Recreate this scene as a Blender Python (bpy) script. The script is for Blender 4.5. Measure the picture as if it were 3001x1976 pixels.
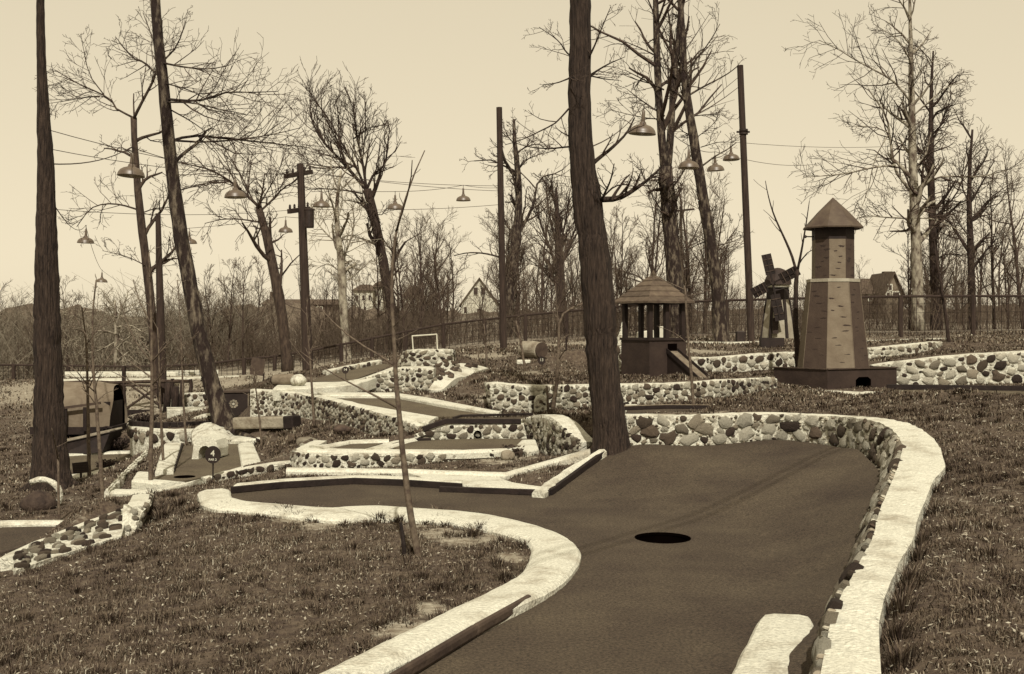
import bpy, bmesh, math, random
import numpy as np
from mathutils import Vector, Matrix
from mathutils.geometry import delaunay_2d_cdt

for o in list(bpy.data.objects): bpy.data.objects.remove(o)
SC = bpy.context.scene
COL = SC.collection

# ---------------------------------------------------------------- camera
F, CX, CY, H = 3300.0, 1500.5, 950.0, 1.2      # focal length, principal column and horizon row in photo pixels, eye height
cam = bpy.data.cameras.new('camera'); cam_ob = bpy.data.objects.new('camera', cam); COL.objects.link(cam_ob)
cam_ob.location = (0, 0, H); cam_ob.rotation_euler = (math.radians(90), 0, 0)
cam.sensor_width = 36.0; cam.lens = 36.0 * F / 3001.0
cam.shift_y = -(988.0 - CY) / 3001.0
cam.clip_start = 0.05; cam.clip_end = 3000
SC.camera = cam_ob

# ---------------------------------------------------------------- sky and sun
SUN_EL, SUN_AZ = math.radians(47), math.radians(175)     # azimuth clockwise from +Y (the viewing direction): behind the camera, to its right
W = bpy.data.worlds.new('World'); SC.world = W; W.use_nodes = True
nt = W.node_tree; nt.nodes.clear()
sky = nt.nodes.new('ShaderNodeTexSky'); sky.sky_type = 'NISHITA'; sky.sun_disc = False
sky.sun_elevation = SUN_EL; sky.sun_rotation = SUN_AZ
sky.air_density = 1.0; sky.dust_density = 1.0; sky.altitude = 50
bw = nt.nodes.new('ShaderNodeRGBToBW')                   # the print is toned: the sky's brightness, in the paper's cream
gm = nt.nodes.new('ShaderNodeMath'); gm.operation = 'POWER'; gm.inputs[1].default_value = 0.22
mx = nt.nodes.new('ShaderNodeMix'); mx.data_type = 'RGBA'; mx.blend_type = 'MULTIPLY'; mx.inputs[0].default_value = 1.0
mx.inputs[7].default_value = (1.0, 0.87, 0.625, 1)
bg = nt.nodes.new('ShaderNodeBackground'); bg.inputs[1].default_value = 0.585
ow = nt.nodes.new('ShaderNodeOutputWorld')
L_ = nt.links.new
L_(sky.outputs[0], bw.inputs[0]); L_(bw.outputs[0], gm.inputs[0]); L_(gm.outputs[0], mx.inputs[6])
L_(mx.outputs[2], bg.inputs[0]); L_(bg.outputs[0], ow.inputs[0])
sun = bpy.data.lights.new('sun', 'SUN'); sun.energy = 5.0; sun.angle = math.radians(0.6); sun.color = (1.0, 0.94, 0.83)
sun_ob = bpy.data.objects.new('sun', sun); COL.objects.link(sun_ob)
sd = Vector((math.sin(SUN_AZ) * math.cos(SUN_EL), math.cos(SUN_AZ) * math.cos(SUN_EL), math.sin(SUN_EL)))
sun_ob.rotation_euler = sd.to_track_quat('Z', 'Y').to_euler(); sun_ob.location = sd * 50
vs = SC.view_settings; vs.view_transform = 'Standard'; vs.look = 'None'; vs.exposure = 0.0; vs.gamma = 1.0; vs.use_curve_mapping = False

# ---------------------------------------------------------------- helpers: pixels to places
def P(u, v, z):                       # where the ray of pixel u,v meets the level z
    Y = (H - z) * F / (v - CY)
    return Vector(((u - CX) / F * Y, Y, z))
def G(u, v, Y):                       # where it reaches the distance Y
    return Vector(((u - CX) / F * Y, Y, H - (v - CY) / F * Y))
rng = np.random.default_rng(7)
R = random.Random(11)

def vnoise(x, y, s, seed=0):          # smooth value noise, -1..1
    x = np.asarray(x, float) / s + 1000.37; y = np.asarray(y, float) / s + 1000.71
    n = 256; t = np.random.default_rng(seed).random((n, n)) * 2 - 1
    xi = np.floor(x).astype(int); yi = np.floor(y).astype(int); fx = x - xi; fy = y - yi
    fx = fx * fx * (3 - 2 * fx); fy = fy * fy * (3 - 2 * fy)
    a = t[xi % n, yi % n]; b = t[(xi + 1) % n, yi % n]; c = t[xi % n, (yi + 1) % n]; d = t[(xi + 1) % n, (yi + 1) % n]
    return (a * (1 - fx) + b * fx) * (1 - fy) + (c * (1 - fx) + d * fx) * fy
def fbm(x, y, s, o=3, seed=0):
    r = 0; a = 1; tot = 0
    for k in range(o): r = r + a * vnoise(x, y, s / 2 ** k, seed + k); tot += a; a *= .55
    return r / tot
def inpoly(x, y, poly):
    x = np.asarray(x, float); y = np.asarray(y, float); c = np.zeros(x.shape, bool); n = len(poly)
    for i in range(n):
        x1, y1 = poly[i][0], poly[i][1]; x2, y2 = poly[i - 1][0], poly[i - 1][1]
        m = ((y1 > y) != (y2 > y))
        with np.errstate(divide='ignore', invalid='ignore'):
            xx = (x2 - x1) * (y - y1) / ((y2 - y1) if y2 != y1 else 1e-12) + x1
        c ^= m & (x < xx)
    return c
def polydist(x, y, poly, closed=True):
    x = np.asarray(x, float); y = np.asarray(y, float); d = np.full(x.shape, 1e9); n = len(poly)
    for i in range(n if closed else n - 1):
        ax, ay = poly[i][0], poly[i][1]; bx, by = poly[(i + 1) % n][0], poly[(i + 1) % n][1]
        dx, dy = bx - ax, by - ay; q = dx * dx + dy * dy + 1e-12
        t = np.clip(((x - ax) * dx + (y - ay) * dy) / q, 0, 1)
        d = np.minimum(d, np.hypot(x - ax - t * dx, y - ay - t * dy))
    return d
def resample(pts, step):
    pts = [Vector(p) for p in pts]; L = [0]
    for a, b in zip(pts, pts[1:]): L.append(L[-1] + (b - a).length)
    n = max(1, int(round(L[-1] / step))); out = []; j = 0
    for k in range(n + 1):
        s = L[-1] * k / n
        while j < len(L) - 2 and s > L[j + 1]: j += 1
        q = (s - L[j]) / max(1e-9, L[j + 1] - L[j]); out.append(pts[j].lerp(pts[j + 1], min(1, q)))
    return out
def smooth_path(pts, step, it=2):     # corner-cut then resample
    pts = [Vector(p) for p in pts]
    for _ in range(it):
        q = [pts[0]]
        for a, b in zip(pts, pts[1:]): q += [a.lerp(b, .25), a.lerp(b, .75)]
        q.append(pts[-1]); pts = q
    return resample(pts, step)

# ---------------------------------------------------------------- materials (sepia: every tone sits on the print's brown-to-cream scale)
def sep(L):
    L = L * .74
    ks = [(0.0, (1, .58, .46)), (.015, (1, .62, .49)), (.075, (1, .745, .50)), (.22, (1, .885, .66)), (.52, (1, .985, .82))]
    for (a, ca), (b, cb) in zip(ks, ks[1:]):
        if L <= b or b == .52:
            t = min(1, (L - a) / (b - a)); c = [ca[i] + (cb[i] - ca[i]) * t for i in range(3)]; break
    lum = .2126 * c[0] + .7152 * c[1] + .0722 * c[2]
    return tuple(min(1.0, L * k / lum) for k in c) + (1,)
MATS = {}
def mat(name, lo, hi, scale=8.0, detail=5, rough=.85, bump=0.0, bscale=None, stretch=(1, 1, 1), vary=0.0, spec=.25, metal=0.0, contrast=(.3, .7), attr=None, dist=0.0, speck=0.0):
    m = bpy.data.materials.new(name); m.use_nodes = True; t = m.node_tree; N = t.nodes; N.clear(); K = t.links.new
    out = N.new('ShaderNodeOutputMaterial'); b = N.new('ShaderNodeBsdfPrincipled'); K(b.outputs[0], out.inputs[0])
    b.inputs['Roughness'].default_value = rough; b.inputs['Specular IOR Level'].default_value = spec; b.inputs['Metallic'].default_value = metal
    tc = N.new('ShaderNodeTexCoord'); mp = N.new('ShaderNodeMapping'); mp.inputs['Scale'].default_value = stretch
    K(tc.outputs['Object'], mp.inputs[0])
    src = mp.outputs[0]
    if vary:
        oi = N.new('ShaderNodeObjectInfo'); ad = N.new('ShaderNodeVectorMath'); ad.operation = 'MULTIPLY_ADD'
        cb = N.new('ShaderNodeCombineXYZ'); K(oi.outputs['Random'], cb.inputs[0]); K(oi.outputs['Random'], cb.inputs[1])
        ad.inputs[1].default_value = (37, 53, 0); K(cb.outputs[0], ad.inputs[0]); K(src, ad.inputs[2]); src = ad.outputs[0]
    nz = N.new('ShaderNodeTexNoise'); nz.inputs['Scale'].default_value = scale; nz.inputs['Detail'].default_value = detail; nz.inputs['Roughness'].default_value = .62
    nz.inputs['Distortion'].default_value = dist
    K(src, nz.inputs['Vector'])
    cr = N.new('ShaderNodeValToRGB'); e = cr.color_ramp.elements
    e[0].position = contrast[0]; e[0].color = sep(lo); e[1].position = contrast[1]; e[1].color = sep(hi)
    K(nz.outputs['Fac'], cr.inputs[0]); col = cr.outputs[0]
    if vary:
        hs = N.new('ShaderNodeHueSaturation'); mr = N.new('ShaderNodeMapRange'); mr.inputs[3].default_value = 1 - vary; mr.inputs[4].default_value = 1 + vary
        K(oi.outputs['Random'], mr.inputs[0]); K(mr.outputs[0], hs.inputs['Value']); K(col, hs.inputs['Color']); col = hs.outputs[0]
    if attr:                            # own colour carried per vertex: attr = (layer name, tone at 1)
        at = N.new('ShaderNodeAttribute'); at.attribute_name = attr[0]
        n2 = N.new('ShaderNodeTexNoise'); n2.inputs['Scale'].default_value = attr[3] if len(attr) > 3 else 30; n2.inputs['Detail'].default_value = 6; K(tc.outputs['Object'], n2.inputs['Vector'])
        sm = N.new('ShaderNodeMath'); sm.operation = 'ADD'; K(at.outputs['Fac'], sm.inputs[0])
        s2 = N.new('ShaderNodeMath'); s2.operation = 'MULTIPLY_ADD'; s2.inputs[1].default_value = .9; s2.inputs[2].default_value = -.45; K(n2.outputs['Fac'], s2.inputs[0]); K(s2.outputs[0], sm.inputs[1])
        mm = N.new('ShaderNodeMapRange'); mm.inputs[1].default_value = .35; mm.inputs[2].default_value = .75; K(sm.outputs[0], mm.inputs[0])
        c2 = N.new('ShaderNodeValToRGB'); c2.color_ramp.elements[0].position = .3; c2.color_ramp.elements[1].position = .7
        c2.color_ramp.elements[0].color = sep(attr[1]); c2.color_ramp.elements[1].color = sep(attr[2]); K(n2.outputs['Fac'], c2.inputs[0])
        mi = N.new('ShaderNodeMix'); mi.data_type = 'RGBA'; K(mm.outputs[0], mi.inputs[0]); K(col, mi.inputs[6]); K(c2.outputs[0], mi.inputs[7]); col = mi.outputs[2]
    if speck:                           # fine grit
        sn = N.new('ShaderNodeTexNoise'); sn.inputs['Scale'].default_value = 75; sn.inputs['Detail'].default_value = 6; sn.inputs['Roughness'].default_value = .8; K(src, sn.inputs['Vector'])
        sr = N.new('ShaderNodeMapRange'); sr.inputs[1].default_value = .40; sr.inputs[2].default_value = .60; sr.inputs[3].default_value = 1 - speck; sr.inputs[4].default_value = 1 + speck; K(sn.outputs['Fac'], sr.inputs[0])
        sh = N.new('ShaderNodeHueSaturation'); K(sr.outputs[0], sh.inputs['Value']); K(col, sh.inputs['Color']); col = sh.outputs[0]
    K(col, b.inputs['Base Color'])
    if bump:
        bs = N.new('ShaderNodeTexNoise'); bs.inputs['Scale'].default_value = bscale or scale * 3; bs.inputs['Detail'].default_value = 4; K(src, bs.inputs['Vector'])
        bp = N.new('ShaderNodeBump'); bp.inputs['Strength'].default_value = 1.0; bp.inputs['Distance'].default_value = bump
        K(bs.outputs['Fac'], bp.inputs['Height']); K(bp.outputs[0], b.inputs['Normal'])
    MATS[name] = m; return m
def flat(name, L, rough=.8, spec=.2):
    m = bpy.data.materials.new(name); m.use_nodes = True; b = m.node_tree.nodes['Principled BSDF']
    b.inputs['Base Color'].default_value = sep(L); b.inputs['Roughness'].default_value = rough; b.inputs['Specular IOR Level'].default_value = spec
    MATS[name] = m; return m
mat('ground', .034, .12, 18, 10, .95, .02, 40, contrast=(.32, .68), attr=('bare', .16, .40, 22))
mat('turf', .037, .078, 1.7, 14, .95, .006, 140, contrast=(.3, .7), speck=.5)
mat('turf_pale', .07, .115, 2.0, 10, .95, .004, 120, contrast=(.3, .7), speck=.4)
mat('concrete', .36, .66, 4.5, 12, .9, .010, 55, contrast=(.30, .50), speck=.2)
mat('mortar', .24, .66, 11, 11, .9, .022, 40, contrast=(.33, .52), speck=.25)
mat('stone_dark', .016, .065, 14, 5, .85, .01, 40, vary=.35)
mat('stone_mid', .05, .13, 14, 5, .85, .01, 40, vary=.35)
mat('stone_light', .15, .34, 12, 5, .85, .01, 40, vary=.3)
mat('stone_pale', .34, .58, 12, 5, .85, .01, 40, vary=.2)
mat('wood_dark', .007, .02, 10, 6, .8, .004, 60, stretch=(1, 1, 1))
mat('wood_brown', .03, .075, 10, 6, .8, .004, 60)
mat('wood_grey', .10, .22, 14, 6, .85, .004, 60)
mat('log_pale', .14, .36, 7, 6, .85, .01, 40, contrast=(.3, .65))
mat('bark_oak', .010, .062, 4.5, 9, .95, .045, 5, stretch=(13, 13, 1.1), contrast=(.34, .70), dist=.6)
mat('bark_dark', .013, .045, 8, 7, .95, .03, 10, stretch=(4, 4, .9), contrast=(.35, .68))
mat('bark_patchy', .018, .20, 4.5, 6, .95, .04, 9, stretch=(3, 3, 1), contrast=(.48, .72))
mat('bark_grey', .02, .075, 7, 6, .95, .02, 12, stretch=(3, 3, .8), contrast=(.35, .7))
mat('bark_pale', .06, .36, 3.5, 6, .9, .02, 10, stretch=(2, 2, 1), contrast=(.38, .60))
mat('bark_far', .022, .06, 6, 5, .95)
mat('twig', .025, .065, 6, 3, .9)
mat('twig_pale', .10, .32, 6, 3, .9)
mat('twig_far', .05, .12, 3, 3, .9)  # paler than the near twigs: haze of distance put into the colour
mat('sapling', .05, .16, 30, 4, .8, .002, 60, contrast=(.35, .7))
mat('metal_lamp', .075, .12, 9, 3, .42, spec=.5)
flat('lamp_inside', .42, .5); flat('bulb', .5, .15, .6)
mat('iron', .012, .03, 20, 4, .6)
mat('pole_wood', .015, .048, 6, 7, .9, .006, 30, stretch=(6, 6, .5))
mat('canvas', .11, .21, 3.2, 6, .9, .012, 7, contrast=(.3, .7), dist=1.5)
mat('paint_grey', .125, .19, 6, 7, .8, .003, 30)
mat('paint_face_dark', .042, .065, 6, 7, .8, .003, 30)
mat('paint_brown', .02, .04, 5, 7, .75, .003, 30)
mat('paint_dark', .011, .024, 6, 6, .7, .002, 30)
mat('paint_roof', .05, .10, 7, 7, .7, .003, 20)
mat('shingle', .06, .12, 11, 7, .9, .006, 50, vary=.2)
mat('paint_white', .50, .68, 8, 6, .8, .002, 30)
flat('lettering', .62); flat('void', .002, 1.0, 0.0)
mat('house_wall', .45, .65, 1.2, 4, .9)
mat('house_dark', .05, .10, 1.2, 4, .9)
mat('house_mid', .12, .22, 1.2, 4, .9)
mat('roof_far', .05, .10, 2, 4, .9)
flat('pane', .03, .2, .5)
mat('hill_wood', .06, .17, .35, 9, 1, .4, .8, contrast=(.35, .68))
mat('soil', .015, .04, 14, 6, .95, .01, 40)
mat('wire', .03, .05, 5, 2, .7)

for n_ in ('turf', 'turf_pale'):       # dyed greens: a little cooler than the browns round them
    for nd in MATS[n_].node_tree.nodes:
        if nd.type == 'VALTORGB':
            for el in nd.color_ramp.elements: c_ = el.color; el.color = (c_[0] * .97, c_[1] * 1.05, c_[2] * .98, 1)
# ---------------------------------------------------------------- objects
def mesh_np(name, V, Fq, smooth=False, mats=('ground',)):
    me = bpy.data.meshes.new(name); me.from_pydata([tuple(v) for v in V], [], [tuple(f) for f in Fq])
    for m in mats: me.materials.append(MATS[m])
    if smooth: me.polygons.foreach_set('use_smooth', [True] * len(me.polygons))
    me.update(); return me
def put(name, me, parent=None, label=None, cat=None, group=None, kind=None, loc=None):
    o = bpy.data.objects.new(name, me); COL.objects.link(o)
    if parent is not None: o.parent = parent
    if loc is not None: o.location = loc
    if label: o['label'] = label
    if cat: o['category'] = cat
    if group: o['group'] = group
    if kind: o['kind'] = kind
    return o
def thing(name, label, cat, loc=(0, 0, 0), rz=0.0, group=None):
    o = put(name, None, None, label, cat, group, None, loc); o.rotation_euler = (0, 0, rz); o.empty_display_size = .1; return o
RID = [random.Random(4).uniform(-1, 1) for _ in range(1)] + [random.Random(k).uniform(-1, 1) for k in range(996)]
class MB:
    def __init__(s): s.V = []; s.F = []; s.n = 0
    def add(s, V, Fc):
        s.V += [tuple(v) for v in V]; s.F += [tuple(i + s.n for i in f) for f in Fc]; s.n += len(V)
    def box(s, c, d, rot=None):
        x, y, z = d[0] / 2, d[1] / 2, d[2] / 2; V = [Vector((i * x, j * y, k * z)) for i in (-1, 1) for j in (-1, 1) for k in (-1, 1)]
        if rot is not None: V = [rot @ v for v in V]
        c = Vector(c); s.add([v + c for v in V], [(0, 1, 3, 2), (4, 6, 7, 5), (0, 4, 5, 1), (2, 3, 7, 6), (0, 2, 6, 4), (1, 5, 7, 3)])
    def bar(s, a, b, w, h, up=(0, 0, 1)):
        a = Vector(a); b = Vector(b); d = (b - a); L = d.length; d.normalize(); up = Vector(up)
        sx = d.cross(up)
        if sx.length < 1e-4: sx = d.cross(Vector((1, 0, 0)))
        sx.normalize(); sz = sx.cross(d); V = []
        for p in (a, b):
            for i, k in ((-1, -1), (1, -1), (1, 1), (-1, 1)): V.append(p + sx * (i * w / 2) + sz * (k * h / 2))
        s.add(V, [(3, 2, 1, 0), (4, 5, 6, 7), (0, 1, 5, 4), (1, 2, 6, 5), (2, 3, 7, 6), (3, 0, 4, 7)])
    def tube(s, pts, rad, n=6, cap=True, jit=0.0, ridge=0.0):
        pts = [Vector(p) for p in pts]; m = len(pts); V = []; ref = None
        for i in range(m):
            d = pts[min(i + 1, m - 1)] - pts[max(i - 1, 0)]
            if d.length < 1e-9: d = Vector((0, 0, 1))
            d.normalize()
            if ref is None: ref = d.cross(Vector((.31, .93, .17))); ref.normalize()
            ref = ref - d * ref.dot(d)
            if ref.length < 1e-6: ref = d.orthogonal()
            ref.normalize(); b = d.cross(ref); r = rad[i] if hasattr(rad, '__len__') else rad
            for k in range(n):
                a = 2 * math.pi * k / n; q = r * (1 + (R.uniform(-jit, jit) if jit else 0) + (ridge * RID[(k * 37 + (i + (k * 3) % 7) // 7 * 11) % 997] if ridge else 0))
                V.append(pts[i] + ref * (math.cos(a) * q) + b * (math.sin(a) * q))
        Fc = [(i * n + k, i * n + (k + 1) % n, (i + 1) * n + (k + 1) % n, (i + 1) * n + k) for i in range(m - 1) for k in range(n)]
        if cap: Fc += [tuple(range(n - 1, -1, -1)), tuple((m - 1) * n + k for k in range(n))]
        s.add(V, Fc)
    def lathe(s, prof, n=24, c=(0, 0, 0), rot0=0.0, cap=False):
        V = []; m = len(prof); c = Vector(c)
        for r, z in prof:
            for k in range(n): a = rot0 + 2 * math.pi * k / n; V.append(c + Vector((r * math.cos(a), r * math.sin(a), z)))
        Fc = [(i * n + k, i * n + (k + 1) % n, (i + 1) * n + (k + 1) % n, (i + 1) * n + k) for i in range(m - 1) for k in range(n)]
        if cap: Fc += [tuple(range(n - 1, -1, -1)), tuple((m - 1) * n + k for k in range(n))]
        s.add(V, Fc)
    def prism(s, poly, z0, z1):
        n = len(poly); V = [Vector((p[0], p[1], z0)) for p in poly] + [Vector((p[0], p[1], z1)) for p in poly]
        s.add(V, [tuple(range(n - 1, -1, -1)), tuple(range(n, 2 * n))] + [(i, (i + 1) % n, n + (i + 1) % n, n + i) for i in range(n)])
    def build(s, name, m, parent=None, smooth=False, bevel=0.0, **kw):
        me = mesh_np(name, s.V, s.F, smooth, (m,) if isinstance(m, str) else m)
        o = put(name, me, parent, **kw)
        if bevel:
            b = o.modifiers.new('bevel', 'BEVEL'); b.width = bevel; b.segments = 2; b.limit_method = 'ANGLE'
        return o
def copy_tree(o, parent=None):
    c = o.copy(); COL.objects.link(c); c.parent = parent
    for ch in list(o.children): copy_tree(ch, c)
    return c

# stones: templates of irregular domes, shared by every wall
def stone_mesh(seed, m, nm):
    r = random.Random(seed); n = 9; V = []; rad = [1 + r.uniform(-.30, .20) for _ in range(n)]
    sq = r.uniform(0, .25)
    for (q, z) in ((1.0, -.8), (1.0, .10), (.86, .52), (.52, .80)):
        tx, ty = r.uniform(-.06, .06), r.uniform(-.06, .06)
        for k in range(n):
            a = 2 * math.pi * k / n; e = rad[k] * q * (1 + sq * abs(math.sin(2 * a)))
            V.append((e * math.cos(a) + tx, e * math.sin(a) + ty, z + r.uniform(-.07, .07)))
    V.append((r.uniform(-.1, .1), r.uniform(-.1, .1), .9))
    Fc = [(i * n + k, i * n + (k + 1) % n, (i + 1) * n + (k + 1) % n, (i + 1) * n + k) for i in range(3) for k in range(n)]
    Fc += [(3 * n + k, 3 * n + (k + 1) % n, 4 * n) for k in range(n)]
    return mesh_np('stone', V, Fc, seed % 3 == 0, (m,))
STONE_T = {m: [stone_mesh(100 * i + k, m, m) for k in range(7)] for i, m in enumerate(('stone_dark', 'stone_mid', 'stone_light', 'stone_pale'))}
def put_stone(parent, loc, nrm, along, a, b, dep, tone):
    o = bpy.data.objects.new('stone', R.choice(STONE_T[tone])); COL.objects.link(o); o.parent = parent
    z = Vector(nrm).normalized(); x = Vector(along); x = (x - z * x.dot(z)).normalized(); y = z.cross(x)
    M = Matrix((x, y, z)).transposed().to_4x4(); M.translation = Vector(loc)
    o.matrix_basis = M @ Matrix.Rotation(R.uniform(-.6, .6), 4, 'Z') @ Matrix.Diagonal((a, b, dep, 1))
    return o
TONES = lambda w: R.choices(('stone_dark', 'stone_mid', 'stone_light', 'stone_pale'), w)[0]
def pack(L, h, rmin, rmax, tries, asp=1.4, gap=1.06, edge=1.12):
    A = np.zeros((4000, 3)); n = 0
    for k in range(tries):
        q = k / tries; r = rmax + (rmin - rmax) * min(1, q * 1.25) * R.uniform(.75, 1.0) if q < .8 else R.uniform(rmin, rmin * 1.3)
        r = max(min(r, h * .42), rmin * .6); e = r * edge
        if h <= 2 * e or L <= 2 * e * asp: continue
        s = R.uniform(e * asp, L - e * asp); t = R.uniform(e, h - e)
        B = A[:n]
        if n == 0 or not ((((s - B[:, 0]) / asp) ** 2 + (t - B[:, 1]) ** 2) < ((r + B[:, 2]) * gap) ** 2).any():
            A[n] = (s, t, r); n += 1
            if n >= 4000: break
    return [tuple(map(float, a)) for a in A[:n]]
EXC = []          # ground outlines where no grass grows
CP = []           # levelling points of the ground
def stone_matrix(loc, nrm, along, a, b, dep):
    z = Vector(nrm).normalized(); x = Vector(along); x = (x - z * x.dot(z)).normalized(); y = z.cross(x)
    M = Matrix((x, y, z)).transposed().to_4x4(); M.translation = Vector(loc)
    return M @ Matrix.Rotation(R.uniform(-.6, .6), 4, 'Z') @ Matrix.Diagonal((a, b, dep, 1))
def face_stones(parent, quadf, L, h, rmin, rmax, tries, tones, asp=1.4, limit=300, dep=.62, gap=1.07):
    st = sorted(pack(L, h, rmin * .46, rmax * .60, int(tries * 2.4), asp, gap), key=lambda q: -q[2])
    V = []; Fc = []; MI = []; off = 0; names = ('stone_dark', 'stone_mid', 'stone_light', 'stone_pale')
    for k, (s, t, r) in enumerate(st):
        p, n, al = quadf(s, t); A, B_, D = r * asp * R.uniform(.85, 1.1), r * R.uniform(.85, 1.08), max(.016, r * dep * R.uniform(.7, 1.2)); tn = TONES(tones)
        if k < limit: put_stone(parent, p + n * .003, n, al, A, B_, D, tn); continue
        me = R.choice(STONE_T[tn]); M = stone_matrix(p + n * .003, n, al, A, B_, D)      # past the 300 largest: one part
        V += [M @ v.co for v in me.vertices]; Fc += [tuple(i + off for i in f.vertices) for f in me.polygons]; MI += [names.index(tn)] * len(me.polygons); off += len(me.vertices)
    if V:
        me = mesh_np('small_stone', V, Fc, False, names); me.polygons.foreach_set('material_index', MI); put('small_stone', me, parent, kind='stuff')
    return len(st)
def wall(name, label, stations, thick, rmin=.03, rmax=.075, tones=(4, 4, 3, 2), tries=2500, cap=.02, back=1, asp=1.4, ground=True, top_tilt=0.0, step=.09, limit=300, cat='wall', bulge=.01, gap=1.07, frontdrop=.0, smooth=1):
    """stations: (bottom u,v, top u,v, distance[, distance of the top]) in order along the face; +1 = the wall's body lies away from the camera"""
    B = [G(s[0], s[1], s[4]) for s in stations]; T = [G(s[2], s[3], s[5] if len(s) > 5 else s[4]) for s in stations]
    return wall3(name, label, B, T, thick, rmin, rmax, tones, tries, cap, back, asp, ground, top_tilt, step, limit, cat, bulge, gap, frontdrop, smooth)
def wall3(name, label, B, T, thick, rmin=.03, rmax=.075, tones=(4, 4, 3, 2), tries=2500, cap=.02, back=1, asp=1.4, ground=True, top_tilt=0.0, step=.09, limit=300, cat='wall', bulge=.01, gap=1.07, frontdrop=0.0, smooth=1):
    # same number of samples along both edges
    n = max(3, int(sum((b - a).length for a, b in zip(B, B[1:])) / step) + 1)
    def _chaikin(p, it):
        for _ in range(it):
            q = [p[0]]
            for a, b in zip(p, p[1:]): q += [a.lerp(b, .25), a.lerp(b, .75)]
            q.append(p[-1]); p = q
        return p
    if smooth and len(B) > 2: B = _chaikin(B, smooth); T = _chaikin(T, smooth)
    cum = [0]
    for a, b, c, d in zip(B, B[1:], T, T[1:]): cum.append(cum[-1] + .5 * ((b - a).length + (d - c).length))
    def rs(p):
        out = []; j = 0
        for k in range(n):
            s = cum[-1] * k / (n - 1)
            while j < len(cum) - 2 and s > cum[j + 1]: j += 1
            out.append(p[j].lerp(p[j + 1], min(1, (s - cum[j]) / max(1e-9, cum[j + 1] - cum[j]))))
        return out
    B = rs(B); T = rs(T); NB = []
    for i in range(n):
        d = B[min(i + 1, n - 1)] - B[max(i - 1, 0)]; d.z = 0; d.normalize(); NB.append(Vector((d.y, -d.x, 0)) * back)   # outward (towards the face's side)
    root = thing(name, label, cat, (B[n // 2].x, B[n // 2].y, B[n // 2].z)); o0 = root.location.copy()
    mb = MB(); rows = 9; V = []
    TH = np.interp(np.linspace(0, 1, n), np.linspace(0, 1, len(thick)), thick) if hasattr(thick, '__len__') else np.full(n, thick)
    for i in range(n):
        b, t, nn = B[i], T[i], NB[i]; thick = float(TH[i]); w = R.uniform(-.004, .004)
        K = t - nn * thick + Vector((0, 0, top_tilt))
        ring = [b + Vector((0, 0, -.3)) + nn * .01, b + nn * .012, b.lerp(t, .35) + nn * (bulge + w), b.lerp(t, .75) + nn * (bulge + R.uniform(-.004, .004)),
                t + nn * (cap * .7) + Vector((0, 0, -.022)), t + nn * cap * .4 + Vector((0, 0, R.uniform(-.004, .004))), t - nn * thick * .5 + Vector((0, 0, .006 + top_tilt * .5 + R.uniform(-.004, .004))), K + Vector((0, 0, R.uniform(-.004, .003))), K - nn * .01 + Vector((0, 0, -.45))]
        V += [q - o0 for q in ring]
    flip = back < 0
    Fc = []
    for i in range(n - 1):
        for k in range(rows - 1):
            f = (i * rows + k, (i + 1) * rows + k, (i + 1) * rows + k + 1, i * rows + k + 1); Fc.append(f[::-1] if flip else f)
    Fc.append(tuple(range(rows))); Fc.append(tuple((n - 1) * rows + k for k in range(rows - 1, -1, -1)))
    mb.add(V, Fc); mo = mb.build('mortar', ('mortar', 'concrete'), root, smooth=False)
    mo.data.polygons.foreach_set('material_index', [1 if q < (n - 1) * (rows - 1) and q % (rows - 1) in (5, 6) else 0 for q in range(len(Fc))])
    # stones on the face, sample by sample
    S = [0]
    for a, b in zip(B, B[1:]): S.append(S[-1] + (b - a).length)
    hs = [(T[i] - B[i]).length for i in range(n)]; hm = max(hs)
    def qf(s, t):
        j = min(n - 2, int(np.searchsorted(S, s) - 1)); j = max(0, j); q = (s - S[j]) / max(1e-9, S[j + 1] - S[j])
        b = B[j].lerp(B[j + 1], q); tt = T[j].lerp(T[j + 1], q); f = t / hm
        nn = NB[j].lerp(NB[j + 1], q).normalized(); up = (tt - b).normalized(); al = (B[j + 1] - B[j]).normalized()
        nn = (al.cross(up) * back).normalized()
        return b.lerp(tt, f) + nn * bulge * .8 - o0, nn, al
    face_stones(root, qf, S[-1], hm, rmin, rmax, tries, tones, asp, limit, gap=gap)
    foot = [b + nn * .02 for b, nn in zip(B, NB)] + [t - nn * float(h_) for t, nn, h_ in zip(T, NB, TH)][::-1]
    EXC.append([(p.x, p.y) for p in foot])
    if ground:
        for i in range(0, n, 2):
            thick = float(TH[i]); f = B[i] + NB[i] * .06; k = T[i] - NB[i] * (thick + .02); mid = T[i] - NB[i] * thick * .5
            k = T[i] - NB[i] * (thick + .05); k2 = T[i] - NB[i] * (thick + .22); mid = B[i] - NB[i] * .02; CP.append((f.x, f.y, f.z - frontdrop)); CP.append((k.x, k.y, k.z + top_tilt - .004)); CP.append((k2.x, k2.y, k2.z + top_tilt + .004)); CP.append((mid.x, mid.y, B[i].z - .05))
    return root, B, T, NB
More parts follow.
